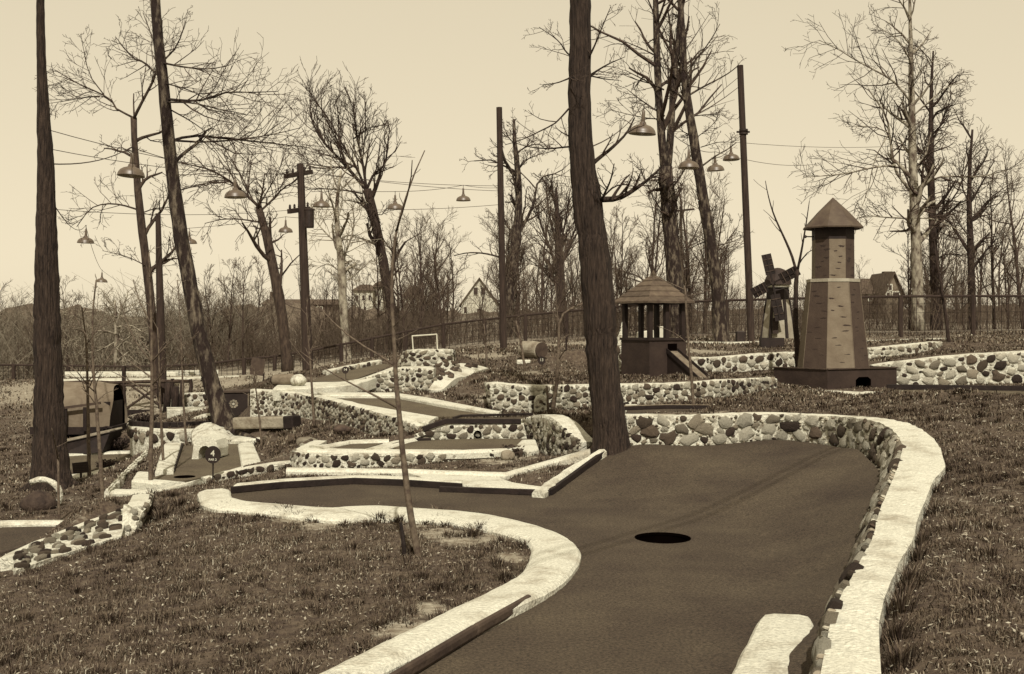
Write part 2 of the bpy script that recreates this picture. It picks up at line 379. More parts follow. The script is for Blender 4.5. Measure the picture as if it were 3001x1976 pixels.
def curb(name, label, A, Bp, za, zb=None, h=.16, cat='curb', m='concrete', step=.08, ground=True, crown=.005, edge=.003, exc=True, smooth=1):
    """a band of cast concrete between two pixel outlines, each at a height (a number or one per point)"""
    def lift(px, z):
        z = z if hasattr(z, '__len__') else [z] * len(px)
        return [q.copy() if isinstance(q, Vector) else P(q[0], q[1], k) for q, k in zip(px, z)]
    A3 = lift(A, za); B3 = lift(Bp, zb if zb is not None else za)
    if smooth: A3 = smooth_path(A3, 1e9 if len(A3) < 3 else step, smooth) if len(A3) > 2 else A3; B3 = smooth_path(B3, step, smooth) if len(B3) > 2 else B3
    n = max(3, int(max(sum((b - a).length for a, b in zip(q, q[1:])) for q in (A3, B3)) / step))
    def rs(p):
        L = [0]
        for a, b in zip(p, p[1:]): L.append(L[-1] + (b - a).length)
        return [p_at(p, L, L[-1] * k / (n - 1)) for k in range(n)]
    def p_at(p, L, s):
        j = 0
        while j < len(L) - 2 and s > L[j + 1]: j += 1
        return p[j].lerp(p[j + 1], min(1, (s - L[j]) / max(1e-9, L[j + 1] - L[j])))
    A3 = rs(A3); B3 = rs(B3); c = A3[n // 2].lerp(B3[n // 2], .5); c.z -= .03
    V = []; rows = 9
    for i in range(n):
        a, b = A3[i], B3[i]; d = (b - a); d.normalize(); jw = lambda: R.uniform(-edge, edge)
        a = a + d * jw(); b = b + d * jw()
        V += [a + Vector((0, 0, -h)), a - d * .002 + Vector((0, 0, -.016)), a + d * .012 + Vector((0, 0, -.002)), a.lerp(b, .25) + Vector((0, 0, crown + R.uniform(-.0012, .0012))), a.lerp(b, .5) + Vector((0, 0, crown + R.uniform(-.0012, .0012))), a.lerp(b, .75) + Vector((0, 0, crown + R.uniform(-.0012, .0012))),
              b - d * .012 + Vector((0, 0, -.002)), b + d * .002 + Vector((0, 0, -.016)), b + Vector((0, 0, -h))]
    V = [v - c for v in V]; Fc = []
    sgn = ((A3[1] - A3[0]).cross(B3[0] - A3[0])).z
    for i in range(n - 1):
        for k in range(rows - 1):
            f = (i * rows + k, (i + 1) * rows + k, (i + 1) * rows + k + 1, i * rows + k + 1); Fc.append(f if sgn > 0 else f[::-1])
    Fc.append(tuple(range(rows)) if sgn < 0 else tuple(range(rows))[::-1]); Fc.append(tuple((n - 1) * rows + k for k in range(rows))[::-1] if sgn < 0 else tuple((n - 1) * rows + k for k in range(rows)))
    o = put(name, mesh_np(name, V, Fc, False, (m,)), None, label, cat, loc=c)
    poly = [(p.x, p.y) for p in A3] + [(p.x, p.y) for p in B3][::-1]
    if exc: EXC.append(poly)
    if ground: SINK.append((poly, [(p.x, p.y, p.z) for p in A3 + B3], .03, .07))
    return o, A3, B3
SINK = []         # (outline, level points, sink, margin): the ground passes below these
def tps(pts):
    pts = np.array(pts, float); n = len(pts); xy = pts[:, :2]; d = np.hypot(xy[:, None, 0] - xy[None, :, 0], xy[:, None, 1] - xy[None, :, 1])
    K = np.where(d > 0, d * d * np.log(d + 1e-12), 0) + np.eye(n) * 1e-3
    A = np.zeros((n + 3, n + 3)); A[:n, :n] = K; A[:n, n] = 1; A[:n, n + 1:] = xy; A[n, :n] = 1; A[n + 1:, :n] = xy.T
    w = np.linalg.solve(A, np.r_[pts[:, 2], 0, 0, 0])
    def f(x, y):
        x = np.asarray(x, float); y = np.asarray(y, float); d = np.hypot(x[..., None] - xy[:, 0], y[..., None] - xy[:, 1])
        return (np.where(d > 0, d * d * np.log(d + 1e-12), 0) * w[:n]).sum(-1) + w[n] + w[n + 1] * x + w[n + 2] * y
    return f
def sheet(name, bound, zf, m, kind='structure', grid=.1, hole=None, skirt=.08, label=None, cat=None, rough=.002, sink=.05, margin=.0, parent=None):
    """a fitted sheet: outline (x,y), height function, optional round hole (x,y,r)"""
    b = resample([Vector((p[0], p[1], 0)) for p in bound] + [Vector((bound[0][0], bound[0][1], 0))], grid)[:-1]
    b2 = [(p.x, p.y) for p in b]; pts = list(b2); edges = [(i, (i + 1) % len(b2)) for i in range(len(b2))]; nb = len(b2)
    nh = 0
    if hole:
        nh = 40; pts += [(hole[0] + hole[2] * math.cos(2 * math.pi * k / nh), hole[1] + hole[2] * math.sin(2 * math.pi * k / nh)) for k in range(nh)]
        edges += [(nb + k, nb + (k + 1) % nh) for k in range(nh)]
    xs = np.array(b2); gx, gy = np.meshgrid(np.arange(xs[:, 0].min(), xs[:, 0].max(), grid), np.arange(xs[:, 1].min(), xs[:, 1].max(), grid))
    gx = gx.ravel() + rng.uniform(-.02, .02, gx.size) * grid; gy = gy.ravel(); k = inpoly(gx, gy, b2) & (polydist(gx, gy, b2) > grid * .45)
    if hole: k &= np.hypot(gx - hole[0], gy - hole[1]) > hole[2] + grid * .4
    pts += list(zip(gx[k], gy[k]))
    ov, oe, of, *_ = delaunay_2d_cdt([Vector(p) for p in pts], edges, [], 0, 1e-6)
    ox = np.array([v.x for v in ov]); oy = np.array([v.y for v in ov]); cx = np.array([ox[list(f)].mean() for f in of]); cy = np.array([oy[list(f)].mean() for f in of])
    keep = inpoly(cx, cy, b2)
    if hole: keep &= np.hypot(cx - hole[0], cy - hole[1]) > hole[2] * .98
    z = zf(ox, oy) + fbm(ox, oy, .5, 3, 5) * rough
    V = [(x, y, q) for x, y, q in zip(ox, oy, z)]; Fc = [tuple(f) for f, q in zip(of, keep) if q]
    n0 = len(V); bz = zf(np.array([p[0] for p in b2]), np.array([p[1] for p in b2]))
    V += [(p[0], p[1], q + 0.0) for p, q in zip(b2, bz)] + [(p[0], p[1], q - skirt) for p, q in zip(b2, bz)]
    ar = sum(b2[i - 1][0] * b2[i][1] - b2[i][0] * b2[i - 1][1] for i in range(nb))
    for i in range(nb):
        j = (i + 1) % nb; f = (n0 + i, n0 + nb + i, n0 + nb + j, n0 + j); Fc.append(f if ar > 0 else f[::-1])
    o = put(name, mesh_np(name, V, Fc, True, (m,)), parent, label, cat, kind=kind)
    EXC.append(b2); SINK.append((b2, zf, sink, margin))
    if hole:
        hz = float(zf(np.array([hole[0]]), np.array([hole[1]]))[0]) - .3
        SINK.append(([(hole[0] + (hole[2] + .12) * math.cos(a), hole[1] + (hole[2] + .12) * math.sin(a)) for a in np.linspace(0, 6.283, 13)[:-1]], const(hz), .0, .05))
    return o
def const(z): return lambda x, y: np.zeros_like(np.asarray(x, float)) + z
# ================================================================ the course: greens, curbs, boards, stone walls
def expand(poly, d):
    n = len(poly); ar = sum(poly[i - 1][0] * poly[i][1] - poly[i][0] * poly[i - 1][1] for i in range(n)); s = 1 if ar > 0 else -1; out = []
    for i in range(n):
        a = Vector(poly[i - 1][:2]); b = Vector(poly[i][:2]); c = Vector(poly[(i + 1) % n][:2])
        e1 = (b - a); e2 = (c - b)
        n1 = Vector((e1.y, -e1.x)).normalized() * s; n2 = Vector((e2.y, -e2.x)).normalized() * s; m = (n1 + n2)
        m = m.normalized() if m.length > .3 else n1
        out.append((b.x + m.x * d, b.y + m.y * d))
    return out
def board(name, label, path, h, w, m='wood_dark', lift=0.0, cat='board', parent=None, bevel=.004):
    """timbers laid end to end along a path of points at the ground"""
    path = [Vector(p) for p in path]; c = path[0].lerp(path[-1], .5); mb = MB()
    for a, b in zip(path, path[1:]):
        d = (b - a).normalized(); a2, b2 = a - d * .004, b + d * .004
        mb.bar(a2 - c + Vector((0, 0, h / 2 + lift)), b2 - c + Vector((0, 0, h / 2 + lift)), w, h)
    return mb.build(name, m, parent, label=label, cat=cat, loc=c, bevel=bevel)

# --- the big banked green
bowl_wall = [(1837, 1306, 9.1), (1895, 1295, 9.2), (1997, 1305, 9.1), (2067, 1305, 9.1), (2156, 1297, 9.15), (2250, 1287, 9.2), (2317, 1289, 9.1), (2418, 1306, 8.8), (2504, 1318, 8.3), (2547, 1361, 7.7), (2590, 1400, 7.1),
             (2557, 1495, 6.2), (2523, 1571, 5.7), (2514, 1638, 5.2), (2485, 1700, 4.8), (2437, 1791, 4.35), (2418, 1854, 4.05), (2400, 1976, 3.6), (2390, 2170, 3.0)]
in_px = [(1090, 1976), (1314, 1866), (1546, 1753), (1601, 1734), (1655, 1696), (1694, 1652), (1705, 1619), (1694, 1597), (1655, 1565), (1546, 1529), (1404, 1499), (1208, 1486), (1078, 1477), (1014, 1491), (850, 1478), (681, 1464)]
back_px = [(676, 1441), (829, 1430), (1037, 1418), (1179, 1423), (1289, 1432), (1290, 1443), (1613, 1453)]
bw3 = [G(*q) for q in bowl_wall]
bank = [G(1660, 1418, 8.25), G(1715, 1377, 8.62), G(1790, 1322, 9.05)]
bowl = [P(u, v, 0) for u, v in back_px] + bank + bw3 + [Vector((.55, 2.9, .03)), Vector((-.25, 2.9, 0))] + [P(u, v, 0) for u, v in in_px]
flatpts = [P(u, v, 0) for u, v in ((1650, 1470), (1850, 1502), (2040, 1514), (2200, 1545), (2300, 1605), (2335, 1700), (2320, 1860), (1942, 1577), (1800, 1700), (2100, 1650), (1600, 1850), (2100, 1830), (1500, 1490), (1200, 1455), (900, 1450), (1750, 1560), (2150, 1580), (1900, 1540))]
ctrl = [(p.x, p.y, p.z) for p in bowl[::1]] + [(p.x, p.y, 0) for p in flatpts]
bowl_tps = tps(ctrl)
foot = [(p.x, p.y) for p in (P(1640, 1462, 0), P(1850, 1495, 0), P(2040, 1508, 0), P(2200, 1540, 0), P(2300, 1605, 0), P(2335, 1700, 0), P(2320, 1880, 0), P(2300, 1976, 0))]
def bowl_z(x, y):
    x = np.asarray(x, float); y = np.asarray(y, float); z = bowl_tps(x, y); side = inpoly(x, y, foot + [(-1, 2.5), (-6, 2.5), (-6, 9.5), (0.05, 9.5), (0.28, 7.9)])
    d = polydist(x, y, foot, False); k = np.clip(d / .35, 0, 1); return np.where(side, z * (1 - k), np.maximum(z, 0) + .0)
cup = P(1942, 1577, 0)
sheet('putting_green', expand([(p.x, p.y) for p in bowl], .025), bowl_z, 'turf', grid=.11, hole=(cup.x, cup.y, .157), rough=.004)
def cup_at(c, r, label, dep=.16):
    t = thing('golf_cup', label, 'golf hole', (c.x, c.y, c.z - dep))
    mb = MB(); mb.lathe([(r * .999, dep + .001), (r * .985, dep - .012), (r * .97, .0), (.0, .0)], 40); mb.build('liner', 'void', t, smooth=False)
    mb = MB(); mb.lathe([(r * 1.0, dep - .004), (r * 1.0, dep + .0035), (r * .965, dep + .0035), (r * .96, dep - .012)], 40); mb.build('rim', 'void', t)
    return t
cup_at(Vector((cup.x, cup.y, float(bowl_z(np.array([cup.x]), np.array([cup.y]))[0]))), .157, 'big black cup sunk in the banked foreground green')

out_px = [(920, 1976), (1147, 1866), (1328, 1778), (1437, 1729), (1524, 1682), (1548, 1647), (1560, 1608), (1548, 1588), (1519, 1573), (1437, 1548), (1229, 1518), (1054, 1516), (997, 1523), (886, 1513), (735, 1494), (594, 1486)]
cz = .035
curb('concrete_curb', 'broad white curving curb between the front lawn and the banked green', in_px + [(674, 1434)], out_px + [(580, 1442)], [.052, .052, .05] + [cz] * 14, crown=.01, step=.06)
rail1 = [P(680, 1446, 0), P(829, 1431, 0), P(1037, 1419, 0), P(1179, 1424, 0), P(1352, 1436, 0)]
curb('concrete_curb', 'low white curb behind the dark boards of the front green', [q + Vector((.0, .20, .045)) for q in rail1], [q + Vector((0, .014, .045)) for q in rail1], .05, smooth=0)
board('edge_board', 'long dark board along the far side of the front green', rail1, .047, .03)
board('edge_board', 'dark board jutting forward at the foot of the grassy wedge', [P(1290, 1442, 0), P(1611, 1453, 0)], .04, .035)
board('edge_board', 'dark board climbing the bank to the foot of the great oak', [P(1613, 1452, 0)] + bank, .045, .03)
board('edge_board', 'round-nosed brown board along the curb at the near edge of the lawn', [P(1130, 2030, 0), P(1392, 1868, 0), P(1551, 1776, 0)], .052, .03, 'wood_brown', bevel=.015)
curb('concrete_pad', 'white concrete slab beyond the step in the dark boards', [(1180, 1384), (1330, 1388), (1450, 1395), (1500, 1412), (1596, 1428)], [P(1240, 1430, 0) + Vector((0, .17, .045)), P(1352, 1436, 0) + Vector((0, .03, .04)), P(1420, 1447, 0) + Vector((0, .02, .04)), P(1500, 1449, 0) + Vector((0, .02, .04)), P(1605, 1452.5, 0) + Vector((0, .02, .04))], [.04] * 5, smooth=0, cat='slab')
curb('grit_strip', 'gritty pale strip beside the board that climbs to the oak', [(1600, 1441), (1680, 1380), (1772, 1318)], [(1560, 1440), (1640, 1385), (1745, 1320)], [.045, .085, .205], [.04, .075, .2], cat='strip', edge=.02)
curb('concrete_curb', 'thin white curb line running straight across in front of the low stone platform', [(838, 1377), (1197, 1381), (1480, 1391), (1519, 1381), (1632, 1349), (1730, 1322)], [(842, 1370), (1197, 1375), (1480, 1385), (1514, 1375), (1628, 1343), (1728, 1315)], [.06, .06, .06, .07, .11, .19], smooth=0)
slab, *_ = curb('concrete_pad', 'white slab corner resting on the green at the near end of the right wall', [(2232, 1800), (2222, 1812), (2195, 1865), (2130, 1990)], [(2376, 1806), (2384, 1815), (2396, 1865), (2405, 1990)], [.055] * 4, smooth=0, cat='slab', ground=False)

# --- the wall round the bank
fw = [(1838, 1308, 1835, 1218, 9.1), (1895, 1298, 1895, 1218, 9.15), (1997, 1307, 1997, 1220, 9.1), (2067, 1307, 2067, 1219, 9.1), (2156, 1299, 2156, 1214, 9.15), (2250, 1289, 2250, 1213, 9.2), (2317, 1291, 2317, 1215, 9.1), (2418, 1308, 2425, 1219, 8.9),
      (2504, 1322, 2525, 1226, 8.45), (2560, 1365, 2600, 1243, 7.9), (2596, 1398, 2652, 1296, 7.15), (2557, 1495, 2636, 1365, 6.2), (2527, 1565, 2614, 1418, 5.75), (2500, 1672, 2573, 1514, 5.0), (2463, 1740, 2566, 1571, 4.6), (2425, 1832, 2523, 1648, 4.15), (2404, 1950, 2447, 1787, 3.6), (2397, 2030, 2432, 1854, 3.4), (2392, 2170, 2410, 1976, 3.0)]
wall('stone_wall', 'big white-capped boulder wall curving round the banked green', fw, [.16, .16, .16, .16, .17, .18, .19, .2, .21, .22, .24, .19, .18, .165, .15, .13, .13, .14, .15], .016, .085, (1, 3, 6, 9), 8000, step=.06, cap=.012, asp=1.45, frontdrop=.08, gap=1.03)

# --- low platform left of the oak: lower green, stepped wall, upper board
wall('stone_wall', 'low pebbled wall fronting the platform with two small greens', [(905, 1296, 915, 1292, 10.7), (862, 1330, 872, 1312, 10.1), (852, 1352, 862, 1326, 9.7), (880, 1368, 890, 1329, 9.45), (1000, 1373, 1000, 1329, 9.35), (1100, 1372, 1100, 1329, 9.35), (1200, 1366, 1200, 1329, 9.37), (1300, 1352, 1300, 1330, 9.4), (1365, 1342, 1365, 1329, 9.42), (1450, 1337, 1450, 1325, 9.5), (1535, 1326, 1535, 1316, 9.65)], .14, .022, .05, (3, 3, 4, 5), 1500)
lg = [P(u, v, .135) for u, v in ((1144, 1309), (1201, 1292), (1380, 1287), (1560, 1286), (1507, 1313), (1363, 1319), (1182, 1317))]
sheet('putting_green', expand([(p.x, p.y) for p in lg], .03), const(.135), 'turf_pale', grid=.15)
lg = [P(u, v, .135) for u, v in ((959, 1314), (1027, 1296), (1135, 1294), (1061, 1316))]
sheet('putting_green', expand([(p.x, p.y) for p in lg], .02), const(.135), 'turf_pale', grid=.12)
board('edge_board', 'short dark board at the back of the small pale green', [P(1150, 1308, .135), P(1201, 1293, .135), P(1262, 1291, .135)], .022, .02)
board('edge_board', 'thin dark board edging the tiny wedge-shaped green', [P(965, 1311, .135), P(1027, 1296, .135), P(1130, 1294, .135)], .02, .02)
curb('concrete_curb', 'white curb along the front of the two small greens', [(905, 1312), (1060, 1316), (1182, 1317), (1363, 1319), (1507, 1313), (1560, 1297)], [(885, 1320), (1060, 1323.5), (1182, 1323.5), (1363, 1324), (1500, 1318), (1575, 1302)], .137, smooth=0, h=.06)
curb('concrete_curb', 'white divider curb between the two small greens', [(1064, 1316), (1140, 1294), (1200, 1286)], [(1140, 1311), (1198, 1292), (1230, 1286)], .152, smooth=0)
curb('concrete_curb', 'white curb behind the tiny wedge-shaped green', [(905, 1305), (960, 1302), (1027, 1290), (1140, 1287)], [(950, 1313), (985, 1304), (1027, 1295), (1140, 1292)], .155, smooth=0)
mw = wall('stone_wall', 'cobbled wall with a round drain hole under a black board', [(1195, 1292, 1222, 1276, 10.42), (1270, 1291, 1285, 1252, 10.5), (1330, 1290, 1330, 1245, 10.5), (1440, 1289, 1440, 1244, 10.5), (1545, 1289, 1535, 1243, 10.5)], .10, .022, .055, (3, 3, 4, 5), 1300, smooth=0)
t = thing('drain_pipe', 'round black drain opening in the cobbled wall', 'pipe', G(1400, 1273, 10.47)); mb = MB()
ring = [Matrix.Rotation(math.radians(90), 3, 'X') @ Vector(v) for v in [(0, 0, 0)]]
mb.lathe([(.036, -.015), (.036, .0), (.028, .002), (.027, -.03), (0, -.03)], 20); pm = mb.build('pipe', 'void', t); pm.rotation_euler = (math.radians(90), 0, 0); pm.location = (0, -.02, 0)
board('edge_board', 'black board topping the cobbled wall with the drain hole', [G(1240, 1265, 10.45), G(1306, 1242, 10.5), G(1526, 1242, 10.5)], .046, .04)
board('edge_board', 'thin dark board at the back of the raised tee', [P(1330, 1229, .28), P(1352, 1222, .29), P(1560, 1217, .29)], .022, .03)
sheet('putting_green', [(p.x, p.y) for p in (P(1292, 1237.5, .275), P(1545, 1237.5, .275), P(1565, 1217, .285), P(1345, 1224, .285))], const(.275), 'turf_pale', grid=.15)
wall('stone_wall', 'curving stone wall with thick white cap wrapping round beside the oak', [(1548, 1290, 1530, 1228, 10.6), (1575, 1318, 1572, 1215, 10.4), (1608, 1350, 1612, 1219, 10.0), (1640, 1350, 1643, 1238, 9.7), (1668, 1336, 1674, 1274, 9.5), (1700, 1320, 1706, 1297, 9.35)], .15, .02, .055, (3, 2, 3, 8), 1300, cap=.03)
mb = MB(); b0 = G(1540, 1300, 9.75)
for k, (du, dz) in enumerate(((0, 0),)): pass
mb.add([G(1505, 1312, 9.85) - b0, G(1545, 1322, 9.5) - b0, G(1580, 1316, 9.6) - b0, G(1570, 1288, 10.05) - b0, G(1530, 1288, 10.1) - b0] + [G(u, v, y) - b0 + Vector((0, 0, -.07)) for u, v, y in ((1505, 1312, 9.85), (1545, 1322, 9.5), (1580, 1316, 9.6), (1570, 1288, 10.05), (1530, 1288, 10.1))],
       [(0, 1, 2, 3, 4), (9, 8, 7, 6, 5), (0, 5, 6, 1), (1, 6, 7, 2), (2, 7, 8, 3), (3, 8, 9, 4), (4, 9, 5, 0)])
mb.build('concrete_ledge', 'concrete', None, label='white concrete lip jutting over the dark hollow below the curved wall', cat='ledge', loc=b0, bevel=.012)

# --- sloping long green above, its curbs, and the long cobbled wall below it
ug = [(948, 1158, .35), (1155, 1160, .34), (1458, 1211, .285), (1280, 1222, .26), (1027, 1178, .33)]
u3 = [P(*q) for q in ug]; uz = tps([(p.x, p.y, p.z) for p in u3])
sheet('putting_green', expand([(p.x, p.y) for p in u3], .03), uz, 'turf_pale', grid=.15)
curb('concrete_curb', 'white curb behind the long sloping green', [(930, 1150), (1155, 1150), (1262, 1166), (1470, 1207)], [(944, 1157), (1155, 1157), (1262, 1177), (1462, 1210)], [.385, .375, .35, .31], smooth=0)
board('edge_board', 'thin dark board along the back of the long sloping green', [P(948, 1157, .35), P(1155, 1159, .34), P(1300, 1184, .315), P(1458, 1210, .285)], .022, .02)
wu = [(735, 1218, 735, 1142, 13.4), (838, 1217, 838, 1149, 13.25), (905, 1223, 905, 1160, 12.95), (965, 1229, 965, 1172, 12.5), (1040, 1250, 1035, 1190, 12.0), (1105, 1280, 1105, 1208, 11.6), (1165, 1293, 1165, 1224, 11.2), (1225, 1293, 1225, 1250, 11.0)]
curb('concrete_curb', 'white curb along the near side of the long sloping green', [P(946, 1159, .355), P(1027, 1178, .335), P(1150, 1199, .30), P(1285, 1221, .265)], [G(905, 1159, 13.0), G(1000, 1180, 12.3), G(1120, 1211, 11.55), G(1255, 1238, 11.0)], .3, smooth=0, h=.05)
wall('stone_wall', 'long cobbled retaining wall stepping down below the sloping green', wu, .16, .022, .042, (3, 2, 3, 8), 6000, asp=1.2)

# --- hole 14 and its terraces
hg = [(915, 1117, 15.2), (969, 1098, 16.5), (1122, 1066, 18.0), (1150, 1073, 16.6), (1023, 1118, 14.8)]
h3 = [G(*q) for q in hg]; hz14 = tps([(p.x, p.y, p.z) for p in h3])
sheet('putting_green', expand([(p.x, p.y) for p in h3], .03), hz14, 'turf_pale', grid=.2)
curb('concrete_curb', 'white curb sweeping up beside the green marked fourteen', [(820, 1125), (915, 1119), (1023, 1119), (1090, 1098), (1150, 1075)], [(800, 1140), (910, 1136), (1030, 1127), (1100, 1107), (1165, 1080)], [.44, .44, .46, .52, .60], smooth=1, h=.14)
wall('stone_wall', 'short flat-stone wall behind the green marked fourteen', [(965, 1102, 965, 1086, 16.6), (1035, 1088, 1035, 1072, 17.2), (1118, 1068, 1118, 1056, 18.0)], .12, .03, .06, (2, 2, 2, 4), 250, asp=1.9)
wall('stone_wall', 'cobbled terrace wall under the white step beside hole fourteen', [(870, 1151, 870, 1138, 14.4), (960, 1153, 960, 1131, 14.4), (1060, 1154, 1060, 1112, 14.4), (1130, 1153, 1130, 1086, 14.4), (1185, 1151, 1185, 1076, 14.4), (1240, 1149, 1240, 1080, 14.3), (1275, 1142, 1270, 1083, 14.3)], .5, .022, .052, (3, 2, 3, 8), 3500, asp=1.25)
wall('stone_wall', 'flat-stone pier carrying the white pipe frame', [(1160, 1078, 1188, 1027, 15.6), (1195, 1078, 1197, 1026, 15.2), (1250, 1078, 1250, 1025, 15.2), (1328, 1076, 1326, 1025, 15.2), (1332, 1072, 1330, 1025, 15.7)], .4, .024, .045, (3, 3, 3, 6), 900, asp=2.0, smooth=0)
ws = [(1255, 1147, 13.9), (1293, 1150, 13.8), (1367, 1108, 14.9), (1434, 1083, 16.0), (1380, 1069, 16.3), (1329, 1073, 15.5), (1290, 1100, 14.5)]
w3 = [G(*q) for q in ws]; wz = tps([(p.x, p.y, p.z) for p in w3])
ramp = sheet('concrete_slope', [(p.x, p.y) for p in w3], lambda x, y: wz(x, y) + .02, 'concrete', kind=None, grid=.15, label='white concrete slope set with three rows of stones beside the terrace', cat='slope', rough=.02)
for (ua, va, ub, vb) in ((1268, 1133, 1322, 1126), (1320, 1102, 1350, 1100), (1358, 1084, 1396, 1083)):
    for k in range(16):
        q = R.random(); u = ua + (ub - ua) * q; v = va + (vb - va) * q + R.uniform(-6, 6); Y = 13.9 + (1147 - v) / 78 * 2.3; p = G(u, v, Y)
        put_stone(ramp, Vector((p.x, p.y, float(wz(np.array([p.x]), np.array([p.y]))[0]) + .025)), Vector((0, -.25, 1)), Vector((1, 0, 0)), R.uniform(.02, .045), R.uniform(.02, .04), .03, TONES((5, 4, 2, 0)))
fr = thing('pipe_frame', 'thin white pipe frame like a small goal on the stone pier', 'frame', G(1245, 1025, 15.35))
f0 = fr.location
for nm, a, b in (('post', (1211, 1027), (1208, 985)), ('post', (1282, 1027), (1280, 980)), ('crossbar', (1207, 985), (1281, 980)), ('diagonal', (1240, 1010), (1208, 1012))):
    if nm == 'diagonal': continue
    mb = MB(); mb.tube([G(*a, 15.35) - f0, G(*b, 15.35) - f0], .009, 6); mb.build(nm, 'paint_white', fr)

# --- walls further up
wall('stone_wall', 'long straight cobbled wall passing behind the oak below the gazebo', [(1436, 1165, 1424, 1121, 12.9), (1440, 1209, 1427, 1123, 12.2), (1500, 1211, 1500, 1128, 12.1), (1580, 1209, 1580, 1131, 12.1), (1650, 1201, 1650, 1131, 12.1), (1740, 1192, 1740, 1128, 12.2), (1850, 1193, 1850, 1127, 12.2), (1960, 1191, 1960, 1125, 12.2), (2080, 1181, 2080, 1119, 12.3), (2130, 1166, 2130, 1114, 12.4), (2275, 1131, 2275, 1109, 12.9)], .2, .024, .055, (3, 3, 4, 7), 7000, asp=1.2, smooth=0)
mb = MB(); q0 = G(1585, 1208, 11.95); prof = [(-.075, 0), (.075, 0), (.072, .12), (.045, .175), (0, .188), (-.045, .175), (-.072, .12)]
mb.add([Vector((x, -.05, z)) for x, z in prof] + [Vector((x, .06, z)) for x, z in prof], [tuple(range(7)), tuple(range(13, 6, -1))] + [(i, 7 + i, 7 + (i + 1) % 7, (i + 1) % 7) for i in range(7)])
ped = mb.build('stone_marker', 'mortar', None, label='rounded whitewashed block standing against the long cobbled wall', cat='block', loc=q0, bevel=.012)
for x, z, a, tn in ((.0, .11, .022, 'stone_mid'), (.035, .09, .015, 'stone_dark'), (-.04, .06, .018, 'stone_light'), (.02, .04, .02, 'stone_light')): put_stone(ped, Vector((x, -.05, z)), Vector((0, -1, 0)), Vector((1, 0, 0)), a, a * .8, .014, tn)
gg = [P(u, v, .42) for u, v in ((1838, 1213), (2020, 1215), (2070, 1197), (1838, 1196))]
sheet('putting_green', [(p.x, p.y) for p in gg], const(.425), 'turf', grid=.2)
board('edge_board', 'dark board with pale top edge behind the bank wall right of the oak', [P(1815, 1203, .425), P(1950, 1198, .425), P(2075, 1199, .425)], .032, .03)
board('edge_board', 'thin pale cap strip on the board right of the oak', [P(1815, 1203, .425), P(1950, 1198, .425), P(2075, 1199, .425)], .008, .034, 'wood_grey', lift=.0325)
curb('concrete_curb', 'white curb end beside the oak behind the bank wall', [(1832, 1196), (1880, 1197)], [(1834, 1184), (1862, 1184)], [.43, .43], smooth=0)
wall('stone_wall', 'cobbled wall behind the ramp of the gazebo', [(2010, 1088, 2010, 1046, 16.8), (2070, 1092, 2070, 1050, 16.8), (2150, 1092, 2150, 1044, 16.9), (2230, 1082, 2230, 1036, 17.0), (2345, 1080, 2345, 1032, 17.2)], .2, .035, .09, (3, 3, 4, 7), 1800, asp=1.2)
wall('stone_wall', 'cobbled wall stub between the oak and the gazebo', [(1795, 1085, 1795, 1020, 17.4), (1825, 1092, 1825, 1012, 17.2), (1850, 1092, 1850, 1012, 17.2)], .25, .035, .09, (4, 4, 3, 3), 500, asp=1.2)
wall('stone_wall', 'wall of large dark boulders to the far side of the lighthouse', [(2560, 1134, 2560, 1072, 15.0), (2610, 1136, 2610, 1063, 15.0), (2690, 1136, 2690, 1055, 15.0), (2760, 1134, 2760, 1046, 15.0), (2852, 1130, 2852, 1038, 15.0), (3040, 1124, 3040, 1028, 15.0), (3500, 1110, 3500, 1010, 15.1)], .22, .032, .10, (3, 3, 4, 7), 3000, asp=1.45)
wall('stone_wall', 'pale low terrace wall beyond the lighthouse', [(2545, 1055, 2545, 1022, 18.2), (2620, 1048, 2620, 1015, 18.3), (2700, 1030, 2700, 1008, 18.6), (2760, 1016, 2760, 1002, 19)], .25, .03, .07, (1, 2, 3, 6), 600, asp=1.6)
curb('concrete_curb', 'thin white ledge beyond the cobbled wall near the windmill', [(2010, 1005), (2150, 1006), (2232, 1003)], [(2010, 1001), (2150, 1002), (2232, 999)], [.82, .82, .83], smooth=0, h=.25)
curb('concrete_curb', 'pale path edge in front of the fence far beyond the lighthouse', [(2540, 1003), (2660, 998), (2780, 994)], [(2540, 998), (2660, 993), (2780, 990)], [.84, .86, .88], smooth=0)
curb('concrete_curb', 'long white curb in front of the lighthouse', [(2045, 1137), (2250, 1143), (2420, 1150), (2560, 1158), (2700, 1172), (2852, 1184), (3040, 1200)], [(2050, 1130), (2250, 1136), (2420, 1143), (2560, 1150), (2700, 1162), (2852, 1174), (3040, 1190)], [.44, .42, .40, .40, .40, .41, .42], smooth=0)
sheet('putting_green', [(p.x, p.y) for p in (P(2640, 1157, .40), P(2852, 1172, .40), P(3040, 1186, .40), P(3040, 1146, .40), P(2852, 1143, .40), P(2620, 1143, .40))], const(.40), 'turf_pale', grid=.25)
board('edge_board', 'dark timber beyond the green beside the lighthouse', [P(2600, 1141, .40), P(2852, 1144, .40), P(3040, 1146, .40)], .06, .06)
curb('concrete_slab', 'pale slab at the end of the green beside the lighthouse', [(2500, 1160), (2640, 1160)], [(2540, 1146), (2680, 1152)], [.41, .41], smooth=0, cat='slab')

